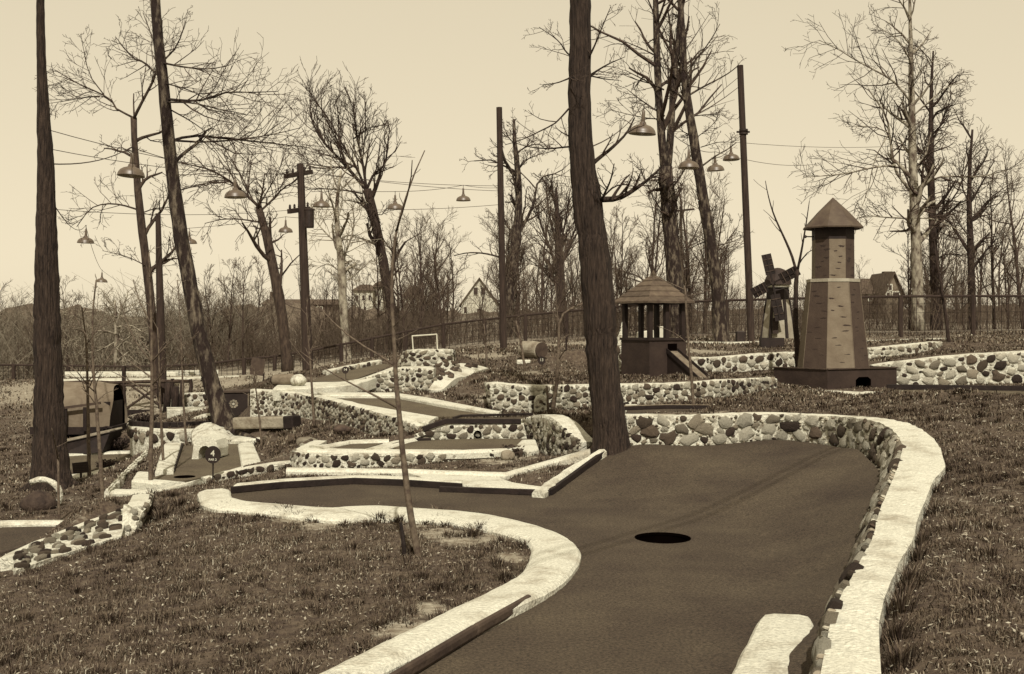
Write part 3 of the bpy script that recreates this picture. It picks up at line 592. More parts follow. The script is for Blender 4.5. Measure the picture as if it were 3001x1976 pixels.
# --- the lower left: hole four
h4 = [P(u, v, -.15) for u, v in ((448, 1402), (505, 1384), (531, 1307), (695, 1301), (706, 1367), (540, 1411))]
cup4 = P(541, 1398, -.15)
sheet('putting_green', expand([(p.x, p.y) for p in h4], .03), const(-.15), 'turf_pale', grid=.18, hole=(cup4.x, cup4.y, .092))
cup_at(cup4, .092, 'small dark cup near the front edge of hole four', .12)
curb('concrete_curb', 'broad white curb down the far side of hole four', [(697, 1302), (709, 1366), (560, 1413), (452, 1444), (322, 1442)], [(742, 1296), (768, 1357), (640, 1392), (470, 1434), (345, 1433)], [-.125, -.12, -.12, -.14, -.19], smooth=0)
curb('concrete_curb', 'rough white curb slanting along the grass beside hole four', [(436, 1318), (318, 1438)], [(428, 1318), (306, 1438)], [-.2, -.2], smooth=0, edge=.015, step=.06)
curb('concrete_block', 'flat white block along the near side of hole four', [(480, 1300), (455, 1378)], [(532, 1298), (508, 1378)], [-.11, -.11], smooth=0, cat='block')
curb('concrete_curb', 'white curb corner at the near end of hole four', [(400, 1383), (385, 1407), (470, 1416)], [(445, 1385), (450, 1404), (545, 1412)], [-.135] * 3, smooth=0)
board('edge_board', 'dark board along the white block of hole four', [P(454, 1386, -.15), P(507, 1385, -.15), P(533, 1307, -.15)], .03, .03)
wall('stone_wall', 'low cobbled wall running from hole four towards the platform', [(600, 1412, 600, 1404, 9.55), (700, 1392, 700, 1376, 9.7), (760, 1385, 760, 1366, 9.7), (850, 1375, 850, 1352, 9.75), (905, 1373, 905, 1355, 9.5)], .12, .02, .045, (5, 3, 2, 2), 500)
wall('stone_wall', 'rough cobbled curb wall at the corner below hole four', [(312, 1470, 312, 1445, 9.7), (345, 1487, 345, 1446, 9.4), (395, 1490, 395, 1448, 9.2), (440, 1470, 440, 1445, 9.3)], .12, .025, .06, (2, 3, 4, 4), 300)
# stone-studded bank at the near left
A = [P(40, 1672, -.12), P(110, 1647, -.12), P(220, 1612, -.11), P(300, 1585, -.1), P(352, 1572, -.09)]; B2 = [P(40, 1632, -.09), P(110, 1591, -.09), P(230, 1545, -.08), P(310, 1512, -.07), P(378, 1490, -.05)]
wall3('stone_wall', 'sloping whitewashed bank studded with flat dark stones', A, B2, .1, .017, .034, (3, 5, 3, 2), 260, asp=2.3, gap=1.75, cap=.0, frontdrop=.02, top_tilt=-.02, ground=False)
SINK.append(([(p.x, p.y) for p in A + B2[::-1]], [(p.x, p.y, p.z) for p in A + B2], .04, .03))
for q in (P(40, 1690, -.135), P(110, 1662, -.13), P(220, 1626, -.12), P(300, 1598, -.11), P(40, 1612, -.36), P(110, 1570, -.36), P(230, 1530, -.34), P(310, 1498, -.32), P(372, 1478, -.28)): CP.append((q.x, q.y, q.z))
wall('stone_wall', 'rounded whitewashed pier where the studded bank ends', [(352, 1575, 385, 1485, 7.05, 7.3), (395, 1572, 432, 1478, 7.1, 7.4), (408, 1530, 436, 1462, 7.6, 7.75), (425, 1480, 440, 1448, 8.2, 8.4)], .12, .02, .05, (1, 2, 2, 6), 250, asp=.8, gap=1.5, cap=.03)
lgn = [P(u, v, -.3) for u, v in ((0, 1620), (110, 1592), (225, 1545), (228, 1538), (0, 1540))]
sheet('putting_green', [(p.x, p.y) for p in lgn], const(-.3), 'turf', grid=.2)
curb('concrete_curb', 'white curb of the shadowed green beyond the studded bank', [(0, 1534), (120, 1531), (228, 1532), (260, 1532)], [(0, 1526), (120, 1524), (228, 1524), (260, 1526)], -.27, smooth=0)
board('edge_board', 'dark board under the curb beyond the studded bank', [P(0, 1540, -.3), P(228, 1539, -.3)], .03, .03)
# the hole below the wagon
lh = [P(u, v, -.45) for u, v in ((150, 1335), (410, 1325), (400, 1345), (266, 1380), (150, 1392))]
sheet('putting_green', [(p.x, p.y) for p in lh], const(-.45), 'turf_pale', grid=.25)
curb('concrete_curb', 'white curb on the near side of the green below the wagon', [(150, 1396), (266, 1382), (406, 1342)], [(150, 1408), (270, 1394), (404, 1352)], -.43, smooth=0)
curb('concrete_curb', 'pale curb on the far side of the green below the wagon', [(150, 1336), (260, 1329), (415, 1324)], [(150, 1328), (260, 1323), (415, 1320)], -.43, smooth=0)
# round stone planter
wall('stone_planter', 'round cobbled planter with white cap and dark timber ring', [(385, 1262, 380, 1238, 14.7), (384, 1285, 378, 1250, 14.1), (410, 1302, 408, 1257, 13.8), (460, 1308, 460, 1260, 13.6), (520, 1308, 520, 1260, 13.6), (590, 1305, 585, 1260, 13.7), (630, 1295, 625, 1255, 13.9)], .14, .05, .1, (2, 4, 4, 2), 500, asp=1.1, cat='planter')
mb = MB(); o0 = G(510, 1248, 14.4)
for k in range(20):
    a0, a1 = math.pi * (1 + k / 20 * 1.0), math.pi * (1 + (k + .93) / 20 * 1.0)
    mb.bar(Vector((.53 * math.cos(a0), .42 * math.sin(a0), .03)), Vector((.53 * math.cos(a1), .42 * math.sin(a1), .03)), .06, .1)
mb.build('timber_ring', 'wood_dark', None, label='dark ring of timbers lying in the round planter', cat='timber ring', loc=o0)

wall('stone_wall', 'low rubble wall behind the plain pole near the bridge', [(512, 1192, 512, 1154, 17.3), (560, 1192, 560, 1153, 17.2), (618, 1190, 618, 1150, 17.1)], .2, .03, .07, (3, 4, 4, 3), 400, asp=1.4)
curb('concrete_pad', 'white path strip below the low rubble wall', [(490, 1200), (560, 1199), (625, 1196)], [(488, 1193), (560, 1192.5), (625, 1191)], [-.03, -.03, -.03], smooth=0, cat='path')
curb('concrete_pad', 'pale wedge of concrete beside the leaning tree', [(560, 1228), (632, 1228)], [(600, 1212), (634, 1208)], [-.06, -.06], smooth=0, cat='slab')
curb('concrete_curb', 'long pale ledge seen through the rails of the bridge', [(150, 1117), (330, 1114), (520, 1111), (700, 1106)], [(150, 1111), (330, 1108), (520, 1105), (700, 1100)], [-.02, .0, .0, .02], smooth=0, edge=.03)
curb('concrete_curb', 'second pale ledge further off behind the bridge', [(190, 1094), (420, 1093), (640, 1088)], [(190, 1089), (420, 1088), (640, 1084)], [-.12, -.1, -.08], smooth=0, edge=.04)
# ================================================================ the ground
for q in [P(1400, 1976, .0), P(800, 1976, -.02), P(0, 1976, -.08), P(107, 1720, -.12), P(330, 1590, -.09), P(600, 1500, .01), P(800, 1530, .02), P(1000, 1545, .02), P(1500, 1620, .02), P(1200, 1650, .02), P(700, 1700, 0), P(400, 1640, -.05), P(520, 1470, -.03), P(440, 1500, -.06), P(480, 1440, -.08),
          P(623, 1414, -.13), P(520, 1432, -.13), P(700, 1412, -.03), P(620, 1425, -.07), P(850, 1392, .03), P(1000, 1390, .02), P(760, 1398, -.05),
          P(1500, 1432, .03), G(1700, 1370, 8.75), G(1760, 1335, 9.1), G(1640, 1360, 9.2), P(1500, 1350, .05), P(1400, 1365, .05), P(1560, 1372, .06), P(1580, 1345, .0), P(1540, 1345, .0),
          P(1000, 1380, .02), P(1200, 1376, .03), P(1350, 1360, .04), G(1700, 1290, 9.8), G(1690, 1240, 10.5), G(1700, 1215, 11.2), G(1660, 1203, 11.6), G(1740, 1300, 9.5), G(1790, 1318, 9.15),
          P(920, 1280, .05), P(850, 1310, -.02), P(780, 1330, -.06), P(900, 1245, .08), P(950, 1245, .1), P(1000, 1262, .09), P(1060, 1285, .09),
          G(1350, 1180, 12.4), G(1400, 1120, 14.0), G(1400, 1195, 12.0), G(1330, 1160, 13.2), G(1380, 1090, 15.8), G(1450, 1100, 14.6), G(1440, 1060, 18),
          G(1600, 1092, 16), G(1500, 1060, 18), G(1800, 1100, 15), G(1950, 1102, 14.6), G(2090, 1106, 14.4), G(2090, 1098, 15.2), G(1400, 1040, 20), G(1462, 1022, 24), G(1700, 1012, 24), G(1800, 1004, 25), G(1600, 1020, 22), G(2110, 1003, 24), G(2200, 998, 24), G(2350, 1018, 19.8), G(2250, 1022, 19.8), G(2100, 1030, 19), G(2700, 1000, 23), G(2852, 992, 24), G(2852, 1020, 18.5), G(1560, 1042, 18), G(1900, 1010, 21),
          P(2450, 1150, .39), P(2250, 1160, .42), P(2500, 1180, .42), P(2300, 1195, .44), P(2700, 1205, .45), P(2450, 1120, .40), P(2300, 1128, .42), P(2600, 1139, .39), P(2100, 1190, .43), P(2100, 1170, .42), P(2852, 1140, .39),
          Vector((2.05, 4.5, .33)), Vector((2.8, 6, .47)), Vector((3.2, 8, .5)), Vector((5, 6, .75)), Vector((6.5, 10, .8)), Vector((4.0, 10.2, .48)), Vector((1.6, 3, .28)), Vector((4, 3, .55)), Vector((1.2, 1.5, .2)), Vector((-3, 1.5, -.12)), Vector((0, 1.0, 0)), Vector((-8, 3, -.4)), Vector((10, 3, 1)), Vector((-10, -20, -.5)), Vector((12, -20, .8)), Vector((0, -20, 0)),
          P(150, 1440, -.38), P(107, 1500, -.32), P(300, 1500, -.3), P(380, 1420, -.2), P(250, 1440, -.36), P(60, 1400, -.45), P(400, 1375, -.2), P(440, 1345, -.19), P(425, 1325, -.26), P(300, 1410, -.42), P(350, 1395, -.36), P(240, 1470, -.34),
          P(750, 1320, -.12), P(800, 1350, -.08), P(770, 1290, -.1), P(700, 1285, -.15), P(640, 1290, -.17), P(660, 1264, -.12), P(830, 1262, -.03), P(700, 1262, -.08), P(880, 1255, .02), P(580, 1285, -.2), P(450, 1315, -.28),
          G(500, 1190, 17.4), G(640, 1205, 15.2), G(300, 1135, 23), G(440, 1120, 24), G(600, 1140, 20), G(180, 1290, 15.2), G(300, 1285, 15.6), G(100, 1240, 18), G(340, 1250, 17), G(500, 1245, 14.5), G(560, 1225, 15.2), G(700, 1150, 18), G(760, 1130, 19), G(690, 1222, 14.3), G(715, 1135, 22), G(300, 1105, 30), G(500, 1100, 31), G(800, 1105, 22.5), G(900, 1112, 22), G(960, 1075, 22), G(1100, 1050, 22), G(1200, 1030, 24), G(1050, 1060, 26), G(870, 1090, 27), G(650, 1108, 29), G(100, 1110, 30)]:
    CP.append((q.x, q.y, q.z))
for (x, y, z) in [(-14, 36, -.6), (-5, 36, .2), (0, 34, .75), (6, 32, .9), (14, 28, 1.0), (20, 36, 1.1), (0, 50, .7), (-12, 60, -1.5), (15, 60, 1.2), (-30, 60, -1.6), (-30, 30, -.8), (-16, 18, -.5), (-12, 10, -.6), (14, 16, .95), (9, 18.5, .85), (35, 40, 1.4), (30, 10, 1.2), (-30, 5, -.9),
                  (-60, 120, -2), (-20, 120, -1.2), (10, 120, 1.2), (60, 120, 2), (-80, 200, 2), (-20, 220, 3), (20, 220, 3.4), (90, 220, 3), (-300, 600, 5), (0, 600, 6), (300, 600, 6), (-300, -60, -1), (300, -60, 2), (-300, 100, -1), (300, 100, 4)]: CP.append((x, y, z))
def axis(fine0, fine1, d, lo, hi, g=1.09):
    a = list(np.arange(fine0, fine1 + 1e-6, d)); s = d
    while a[-1] < hi: s = min(s * g, 25); a.append(a[-1] + s)
    s = d; b = []
    x = fine0
    while x > lo: s = min(s * g, 25); x -= s; b.append(x)
    return np.array(b[::-1] + a)
XS = axis(-6.2, 6.2, .075, -320, 320); YS = axis(3.0, 18.0, .075, -60, 640, 1.05)
GX, GY = np.meshgrid(XS, YS)
cp = np.array(CP); _, ix = np.unique(np.round(cp[:, :2], 2), axis=0, return_index=True); cp = cp[ix]
ov, oe, of, oor, *_ = delaunay_2d_cdt([Vector((p[0], p[1])) for p in cp], [], [], 0, 1e-5)
zz = np.array([cp[o[0], 2] if len(o) else 0 for o in oor]); ovx = np.array([(v.x, v.y) for v in ov])
GZ = np.full(GX.shape, np.nan)
for f in of:
    a, b, c = f; (x1, y1), (x2, y2), (x3, y3) = ovx[a], ovx[b], ovx[c]; D = (y2 - y3) * (x1 - x3) + (x3 - x2) * (y1 - y3)
    if abs(D) < 1e-12: continue
    i0, i1 = np.searchsorted(XS, [min(x1, x2, x3), max(x1, x2, x3)]); j0, j1 = np.searchsorted(YS, [min(y1, y2, y3), max(y1, y2, y3)])
    if i1 <= i0 or j1 <= j0: continue
    gx, gy = GX[j0:j1, i0:i1], GY[j0:j1, i0:i1]
    l1 = ((y2 - y3) * (gx - x3) + (x3 - x2) * (gy - y3)) / D; l2 = ((y3 - y1) * (gx - x3) + (x1 - x3) * (gy - y3)) / D; l3 = 1 - l1 - l2
    k = (l1 >= -1e-6) & (l2 >= -1e-6) & (l3 >= -1e-6); sub = GZ[j0:j1, i0:i1]; sub[k] = (l1 * zz[a] + l2 * zz[b] + l3 * zz[c])[k]
GZ = np.where(np.isnan(GZ), 0.5, GZ)
GZ += fbm(GX, GY, .35, 3, 21) * .008 + fbm(GX, GY, 1.6, 3, 31) * .02
def blur(Z):
    Q = np.pad(Z, 1, mode='edge'); return (Q[1:-1, 1:-1] * 4 + Q[:-2, 1:-1] * 2 + Q[2:, 1:-1] * 2 + Q[1:-1, :-2] * 2 + Q[1:-1, 2:] * 2 + Q[:-2, :-2] + Q[:-2, 2:] + Q[2:, :-2] + Q[2:, 2:]) / 16
GZ = blur(blur(GZ))
for poly, lev, sink, margin in SINK:
    pl = np.array(poly); m = .3; i0, i1 = np.searchsorted(XS, [pl[:, 0].min() - m, pl[:, 0].max() + m]); j0, j1 = np.searchsorted(YS, [pl[:, 1].min() - m, pl[:, 1].max() + m])
    gx, gy, gz = GX[j0:j1, i0:i1], GY[j0:j1, i0:i1], GZ[j0:j1, i0:i1]
    d = np.where(inpoly(gx, gy, poly), 0, polydist(gx, gy, poly))
    if callable(lev): L = lev(gx, gy)
    else:
        q = np.array(lev); w = 1 / (np.hypot(gx[..., None] - q[:, 0], gy[..., None] - q[:, 1]) ** 3 + 1e-5); L = (w * q[:, 2]).sum(-1) / w.sum(-1)
    top = np.where(d <= max(margin, .03), L - sink, L - sink + (d - max(margin, .03)) * 1.2); k = (d < .28) & (gz > top); gz[k] = top[k]
def ground(x, y):
    x = np.asarray(x, float); y = np.asarray(y, float); i = np.clip(np.searchsorted(XS, x) - 1, 0, len(XS) - 2); j = np.clip(np.searchsorted(YS, y) - 1, 0, len(YS) - 2)
    fx = (x - XS[i]) / (XS[i + 1] - XS[i]); fy = (y - YS[j]) / (YS[j + 1] - YS[j])
    return (GZ[j, i] * (1 - fx) + GZ[j, i + 1] * fx) * (1 - fy) + (GZ[j + 1, i] * (1 - fx) + GZ[j + 1, i + 1] * fx) * fy
def gz1(x, y): return float(ground(np.array([x]), np.array([y]))[0])
def on(u, v, Y, dz=0.0):              # a pixel's place at distance Y, set down on the ground
    p = G(u, v, Y); return Vector((p.x, p.y, gz1(p.x, p.y) + dz))
BARE_SPOTS = [(P(u, v, 0), s) for u, v, s in ((760, 1508, .12), (870, 1525, .15), (950, 1548, .16), (1010, 1535, .1), (1300, 1570, .16), (1420, 1585, .17), (1345, 1595, .14), (1240, 1545, .12), (1490, 1640, .10), (1250, 1790, .10), (1180, 1835, .12), (620, 1560, .05))]
BARE_SPOTS += [(G(u, v, Y), s) for u, v, Y, s in ((1500, 1345, 9.6, .25), (1560, 1400, 8.9, .2), (790, 1340, 10.3, .2), (1450, 1365, 9.4, .2), (1580, 1090, 15.6, .7), (1420, 1160, 12.9, .3), (300, 1130, 23, 2.4), (560, 1150, 20, 2.6), (650, 1110, 27, 3.5), (450, 1180, 18.5, 1.6), (260, 1200, 19, 1.0), (900, 1080, 24, 1.5), (1380, 1040, 19.5, 1.0), (420, 1125, 26, 3), (1650, 1000, 25, 1.5), (2050, 1020, 18.5, .8))]
def bare(x, y):
    b = fbm(x, y, .45, 4, 77) * .5 + fbm(x, y, 2.2, 2, 99) * .2 + .12
    for p, s in BARE_SPOTS: b = np.maximum(b, 1.4 * np.exp(-((x - p.x) ** 2 + ((y - p.y) * .8) ** 2) / (s * s)) * (.75 + .6 * fbm(x, y, .09, 3, 55)))
    b = b + np.clip((y - 19) / 14, 0, .35)
    return np.clip(b, 0, 1)
nx, ny = len(XS), len(YS); idx = np.arange(nx * ny).reshape(ny, nx)
Fg = np.stack([idx[:-1, :-1], idx[:-1, 1:], idx[1:, 1:], idx[1:, :-1]], -1).reshape(-1, 4)
def big_mesh(name, V, Fc, m, smooth=True):      # V n x 3, Fc k x 3|4
    me = bpy.data.meshes.new(name); n = len(V); k, w = Fc.shape
    me.vertices.add(n); me.vertices.foreach_set('co', np.ascontiguousarray(V, np.float32).ravel())
    me.loops.add(k * w); me.loops.foreach_set('vertex_index', np.ascontiguousarray(Fc, np.int32).ravel())
    me.polygons.add(k); me.polygons.foreach_set('loop_start', np.arange(0, k * w, w, dtype=np.int32)); me.polygons.foreach_set('loop_total', np.full(k, w, np.int32))
    if smooth: me.polygons.foreach_set('use_smooth', np.ones(k, bool))
    me.materials.append(MATS[m]); me.update(calc_edges=True); me.validate(); return me
gm_ = big_mesh('ground', np.stack([GX.ravel(), GY.ravel(), GZ.ravel()], -1), Fg, 'ground')
at = gm_.attributes.new('bare', 'FLOAT', 'POINT'); at.data.foreach_set('value', bare(GX.ravel(), GY.ravel()).astype(np.float32))
put('ground', gm_, kind='structure')
# ================================================================ bare trees
def rvec(): return Vector((R.gauss(0, 1), R.gauss(0, 1), R.gauss(0, 1)))
def wander(p, d, L, n, wig, up):
    pts = [Vector(p)]; d = Vector(d).normalized()
    for _ in range(n):
        d = (d + rvec() * wig + Vector((0, 0, up))).normalized(); pts.append(pts[-1] + d * (L / n))
    return pts
SIDES = (9, 6, 4, 3, 3, 3)
def grow(T, p, d, L, r, lvl, o):
    n = (6, 5, 4, 3, 2, 2)[min(lvl, 5)]
    pts = wander(p, d, L, n, o['wig'], o['up']); tip = max(o['tip'], r * .35)
    rads = [r + (tip - r) * (i / n) for i in range(n + 1)]
    (T['limb'] if lvl <= o['limb'] else T['twig']).tube(pts, rads, SIDES[min(lvl, 5)], cap=False)
    kids(T, pts, rads, lvl, o, L)
def kids(T, pts, rads, lvl, o, L, t0=.25, count=None):
    if lvl >= o['max']: return
    nc = count if count is not None else o['nc'][lvl]; n = len(pts) - 1
    for k in range(nc):
        t = t0 + (1 - t0) * (k + R.random()) / max(1, nc); f = min(t * n, n - .001); i = int(f); q = f - i
        p = pts[i].lerp(pts[i + 1], q); d = (pts[i + 1] - pts[i]).normalized(); r = rads[i] + (rads[i + 1] - rads[i]) * q
        s = d.orthogonal().normalized(); s.rotate(Matrix.Rotation(R.uniform(0, 6.283), 3, d)); a = math.radians(R.uniform(*o['ang']))
        cd = d * math.cos(a) + s * math.sin(a)
        cl = L * R.uniform(*o['len']) * (1.15 - .5 * t)
        grow(T, p, cd, cl, max(o['tip'], min(r * .75, r * R.uniform(.45, .7))), lvl + 1, o)
OPT = dict(wig=.16, up=.04, tip=.004, limb=1, max=4, nc=(7, 6, 5, 4), ang=(28, 62), len=(.42, .68))
def opt(**k): d = dict(OPT); d.update(k); return d
def px_path(pts, Y, dy=None):
    return [G(q[0], q[1], (q[2] if len(q) > 2 else Y)) for q in pts]
def hero_tree(name, label, trunk, Y, limbs=(), bark='bark_dark', twig='twig', o=OPT, crown=None, flare=1.35, sides=14, seg=.25, base_y=None, cat='tree', jit=.05, roots=True, spread=.5, kids_on=5):
    """trunk: (u, v, width) pixels from the foot up at distance Y; limbs: (pixels, width0, width1, number of side twigs)"""
    o = dict(o); o["tip"] = .00017 * Y; o["nc"] = (6, 5, 3, 2)
    pts = [G(u, v, Y) for u, v, w in trunk]; rad = [w / 2 / F * Y for u, v, w in trunk]
    b = pts[0]; g = gz1(b.x, b.y); loc = Vector((b.x, b.y, g)); root = thing(name, label, cat, loc)
    # refine the trunk
    m = MB(); fp = []; fr = []
    for (a, c, r0, r1) in zip(pts, pts[1:], rad, rad[1:]):
        k = max(1, int((c - a).length / seg))
        for i in range(k): fp.append(a.lerp(c, i / k)); fr.append(r0 + (r1 - r0) * i / k)
    fp.append(pts[-1]); fr.append(rad[-1])
    for _ in range(2): fp = [fp[0]] + [fp[i - 1].lerp(fp[i + 1], .5).lerp(fp[i], .5) for i in range(1, len(fp) - 1)] + [fp[-1]]
    h0 = rad[0] * 2.2
    fp2 = []; fr2 = []
    for p, r in zip(fp, fr):
        h = p.z - g; fp2.append(p - loc + rvec() * r * .03); fr2.append(r * (1 + (flare - 1) * math.exp(-max(0, h) / h0)))
    fp2.insert(0, fp2[0] + Vector((0, 0, -.15 - max(0, b.z - g)))); fr2.insert(0, fr2[0] * 1.15)
    m.tube(fp2, fr2, sides, True, jit, ridge=.05 if sides > 20 else 0); m.build('trunk', bark, root, smooth=True)
    tw = MB()
    for li in limbs:
        lp, w0, w1, nt = li[:4]; w0, w1 = (w0 * .74, w1 * .7) if Y > 19 and w0 < 22 else (w0, w1); dp = li[4] if len(li) > 4 else R.uniform(-spread, spread)
        p3 = px_path(lp, Y); d0 = (p3[0] - p3[1]).normalized(); p3.insert(0, p3[0] + d0 * max(rad[-1] * .9, w0 / F * Y)); n = len(p3)
        p3 = [p + Vector(((p.x / p.y) * dp * (i / (n - 1)), dp * (i / (n - 1)), ((p.z - H) / p.y) * dp * (i / (n - 1)))) for i, p in enumerate(p3)]    # swings away or nearer along its own sight line
        p3 = smooth_path(p3, max(.05, sum((c - a).length for a, c in zip(p3, p3[1:])) / 9), 1); n = len(p3)
        rr = [(w0 + (w1 - w0) * i / (n - 1)) / 2 / F * Y for i in range(n)]
        p3 = [p - loc for p in p3]; T = {'limb': MB(), 'twig': tw}
        T['limb'].tube(p3, rr, 7, True, .06)
        Lp = sum((c - a).length for a, c in zip(p3, p3[1:]))
        if nt: kids(T, p3, rr, 1, o, Lp * .8, .15, nt)
        T['limb'].build('limb', bark, root, smooth=True)
    if crown:                            # (number of limbs, where they start as a share of the trunk, length)
        nl, t0, Ln = crown
        for k in range(nl):
            T = {'limb': MB(), 'twig': tw}; a0 = int((t0 + (1 - t0) * k / nl) * (len(fp) - 1)); a0 = min(a0, len(fp) - 3)
            kids(T, [p - loc for p in fp[a0:a0 + 3]], fr[a0:a0 + 3], 0, o, Ln, .0, 1); T['limb'].build('limb', bark, root, smooth=True)
    if tw.n: tw.build('twig', twig, root, kind='stuff')
    return root

o_near = opt(tip=.0035, nc=(6, 6, 5, 3), len=(.4, .66), max=4, ang=(25, 65))
hero_tree('oak_tree', 'great dark oak trunk rising at the corner of the banked green', [(1790, 1330, 96), (1787, 1250, 88), (1775, 1150, 87), (1766, 1050, 89), (1757, 930, 93), (1749, 800, 92), (1734, 690, 84), (1719, 580, 84), (1708, 500, 72), (1700, 420, 70), (1697, 300, 66), (1699, 200, 63), (1700, 110, 62), (1700, -100, 58), (1690, -600, 48), (1680, -1300, 30)], 9.1,
          [([(1750, 468), (1792, 435), (1835, 395), (1860, 345)], 14, 4, 4, .3), ([(1765, 585), (1814, 584), (1868, 551), (1908, 520), (1940, 488)], 20, 5, 12), ([(1768, 575), (1790, 530), (1800, 480)], 8, 3, 6), ([(1765, 580), (1800, 545), (1840, 540), (1870, 550)], 6, 2, 5), ([(1728, 222), (1779, 189), (1832, 167)], 8, 2, 8), ([(1728, 222), (1770, 232), (1814, 236)], 6, 2, 4), ([(1725, 170), (1745, 130), (1760, 90), (1790, 20)], 7, 2, 8),
           ([(1668, 230), (1630, 245), (1590, 249)], 6, 2, 5), ([(1668, 430), (1604, 437), (1541, 430), (1500, 415)], 6, 2, 8), ([(1668, 318), (1626, 365), (1604, 374), (1532, 410), (1480, 425)], 6, 2, 8), ([(1668, 400), (1640, 385), (1628, 372)], 5, 2, 3), ([(1680, 170), (1655, 150), (1640, 120), (1580, 80)], 6, 2, 6)],
          'bark_oak', 'twig', opt(tip=.0022, nc=(5, 4, 4, 3), len=(.35, .6), max=4, ang=(25, 70)), crown=(6, .78, 3.0), flare=1.22, sides=44, seg=.06, jit=.012)
hero_tree('oak_tree', 'massive straight trunk at the left edge of the course', [(150, 1440, 104), (148, 1350, 92), (144, 1200, 82), (141, 1050, 76), (138, 900, 70), (136, 700, 60), (134, 500, 48), (128, 350, 36), (122, 200, 26), (119, 100, 24), (117, -100, 20), (110, -500, 12)], 10.84,
          [], 'bark_oak', 'twig', opt(tip=.003), crown=(6, .86, 2.2), flare=1.2, sides=40, seg=.06, jit=.012)
hero_tree('leaning_tree', 'leaning forked tree with flaking bark beside the dark emblem box', [(668, 1268, 62), (650, 1220, 54), (632, 1170, 48), (610, 1090, 46), (588, 1000, 45), (568, 900, 44), (550, 800, 43), (532, 700, 42), (515, 600, 40), (503, 500, 37), (494, 400, 35), (485, 300, 33), (474, 200, 31), (463, 120, 30), (455, 0, 28), (440, -300, 22)], 13.6,
          [([(510, 478), (540, 448), (580, 420), (603, 386)], 12, 8, 3, .2), ([(508, 412), (560, 395), (650, 405), (750, 415), (900, 432)], 9, 2.5, 20, .4), ([(508, 412), (590, 418), (700, 410), (800, 395), (880, 375)], 7, 2, 18), ([(496, 292), (594, 299), (655, 268), (730, 272), (815, 268)], 9, 2, 20), ([(494, 300), (560, 300), (640, 320), (720, 335)], 6, 2, 14), ([(484, 186), (540, 198), (620, 204), (676, 190)], 7, 2, 14), ([(478, 180), (521, 135), (545, 60)], 7, 2, 8), ([(500, 322), (560, 355), (605, 388)], 5, 2, 6), ([(488, 245), (560, 265), (620, 300)], 5, 2, 9),
           ([(462, 220), (420, 180), (387, 171), (340, 110)], 8, 2, 12), ([(468, 180), (450, 120), (420, 40)], 5, 2, 8), ([(520, 560), (590, 540), (640, 530)], 5, 2, 8)],
          'bark_patchy', 'twig', opt(tip=.0045, nc=(6, 5, 4, 3), max=4), crown=(5, .85, 2.0), flare=1.5, sides=20, seg=.15)
def roots(t, n, r, L, bark, seed):
    q = random.Random(seed)
    for k in range(n):
        a = 2 * math.pi * (k + q.uniform(-.25, .25)) / n; d = Vector((math.cos(a), math.sin(a), 0)); Lk = L * q.uniform(.6, 1.1); pts = []
        for i in range(6):
            f = i / 5; p = d * (r * .55 + Lk * f) + Vector((-d.y, d.x, 0)) * math.sin(f * 3 + k) * .02; x, y = t.location.x + p.x, t.location.y + p.y
            pts.append(Vector((p.x, p.y, (gz1(x, y) - t.location.z) * f + r * .75 * (1 - f) ** 2 - .015)))
        m = MB(); m.tube(pts, [r * .42 * (1 - .8 * i / 5) for i in range(6)], 9, True, .08); m.build('root', bark, t, smooth=True)
ok_, lf_ = bpy.data.objects['oak_tree'], bpy.data.objects['oak_tree.001']
roots(ok_, 7, .13, .20, 'bark_oak', 3); roots(lf_, 8, .17, .28, 'bark_oak', 5)
t = bpy.data.objects['leaning_tree']; b0 = t.location
mb = MB()
for pts, r in (([G(672, 1262, 13.5), G(700, 1268, 13.3), G(735, 1284, 12.9), G(762, 1292, 12.6)], .06), ([G(665, 1262, 13.5), G(652, 1278, 13.2), G(642, 1292, 12.9)], .06), ([G(690, 1255, 13.6), G(715, 1262, 13.6)], .045)): mb.tube([p - b0 for p in smooth_path(pts, .1, 1)], [r * (1 - .07 * i) for i in range(len(smooth_path(pts, .1, 1)))], 9, True, .08)
mb.build('root', 'bark_patchy', t, smooth=True)
hero_tree('bare_tree', 'slender crooked tree with forked top behind the leaning trunk', [(468, 1185, 26), (455, 1050, 28), (446, 930, 26), (436, 830, 25), (424, 730, 24), (412, 640, 23), (403, 560, 21), (397, 480, 19), (392, 400, 17), (392, 345, 18)], 20,
          [([(392, 348), (410, 310), (440, 255), (455, 225), (468, 150), (475, 60)], 13, 6, 10), ([(390, 345), (345, 322), (325, 308), (334, 297), (290, 272), (230, 247), (160, 205)], 9, 3, 16), ([(283, 283), (250, 285), (200, 295), (145, 303)], 6, 2, 10), ([(393, 340), (391, 300), (392, 275)], 8, 5, 1), ([(404, 615), (350, 598), (300, 597), (262, 612), (225, 665)], 8, 3, 14), ([(415, 625), (455, 610), (520, 606)], 6, 2, 8), ([(392, 455), (365, 437), (350, 428), (335, 450)], 6, 3, 4), ([(430, 780), (370, 750), (300, 735)], 5, 2, 8), ([(430, 800), (480, 770), (540, 740)], 5, 2, 8), ([(300, 272), (260, 220), (240, 120)], 5, 2, 10)],
          'bark_grey', 'twig', opt(tip=.006), crown=(5, .5, 1.6), sides=12)
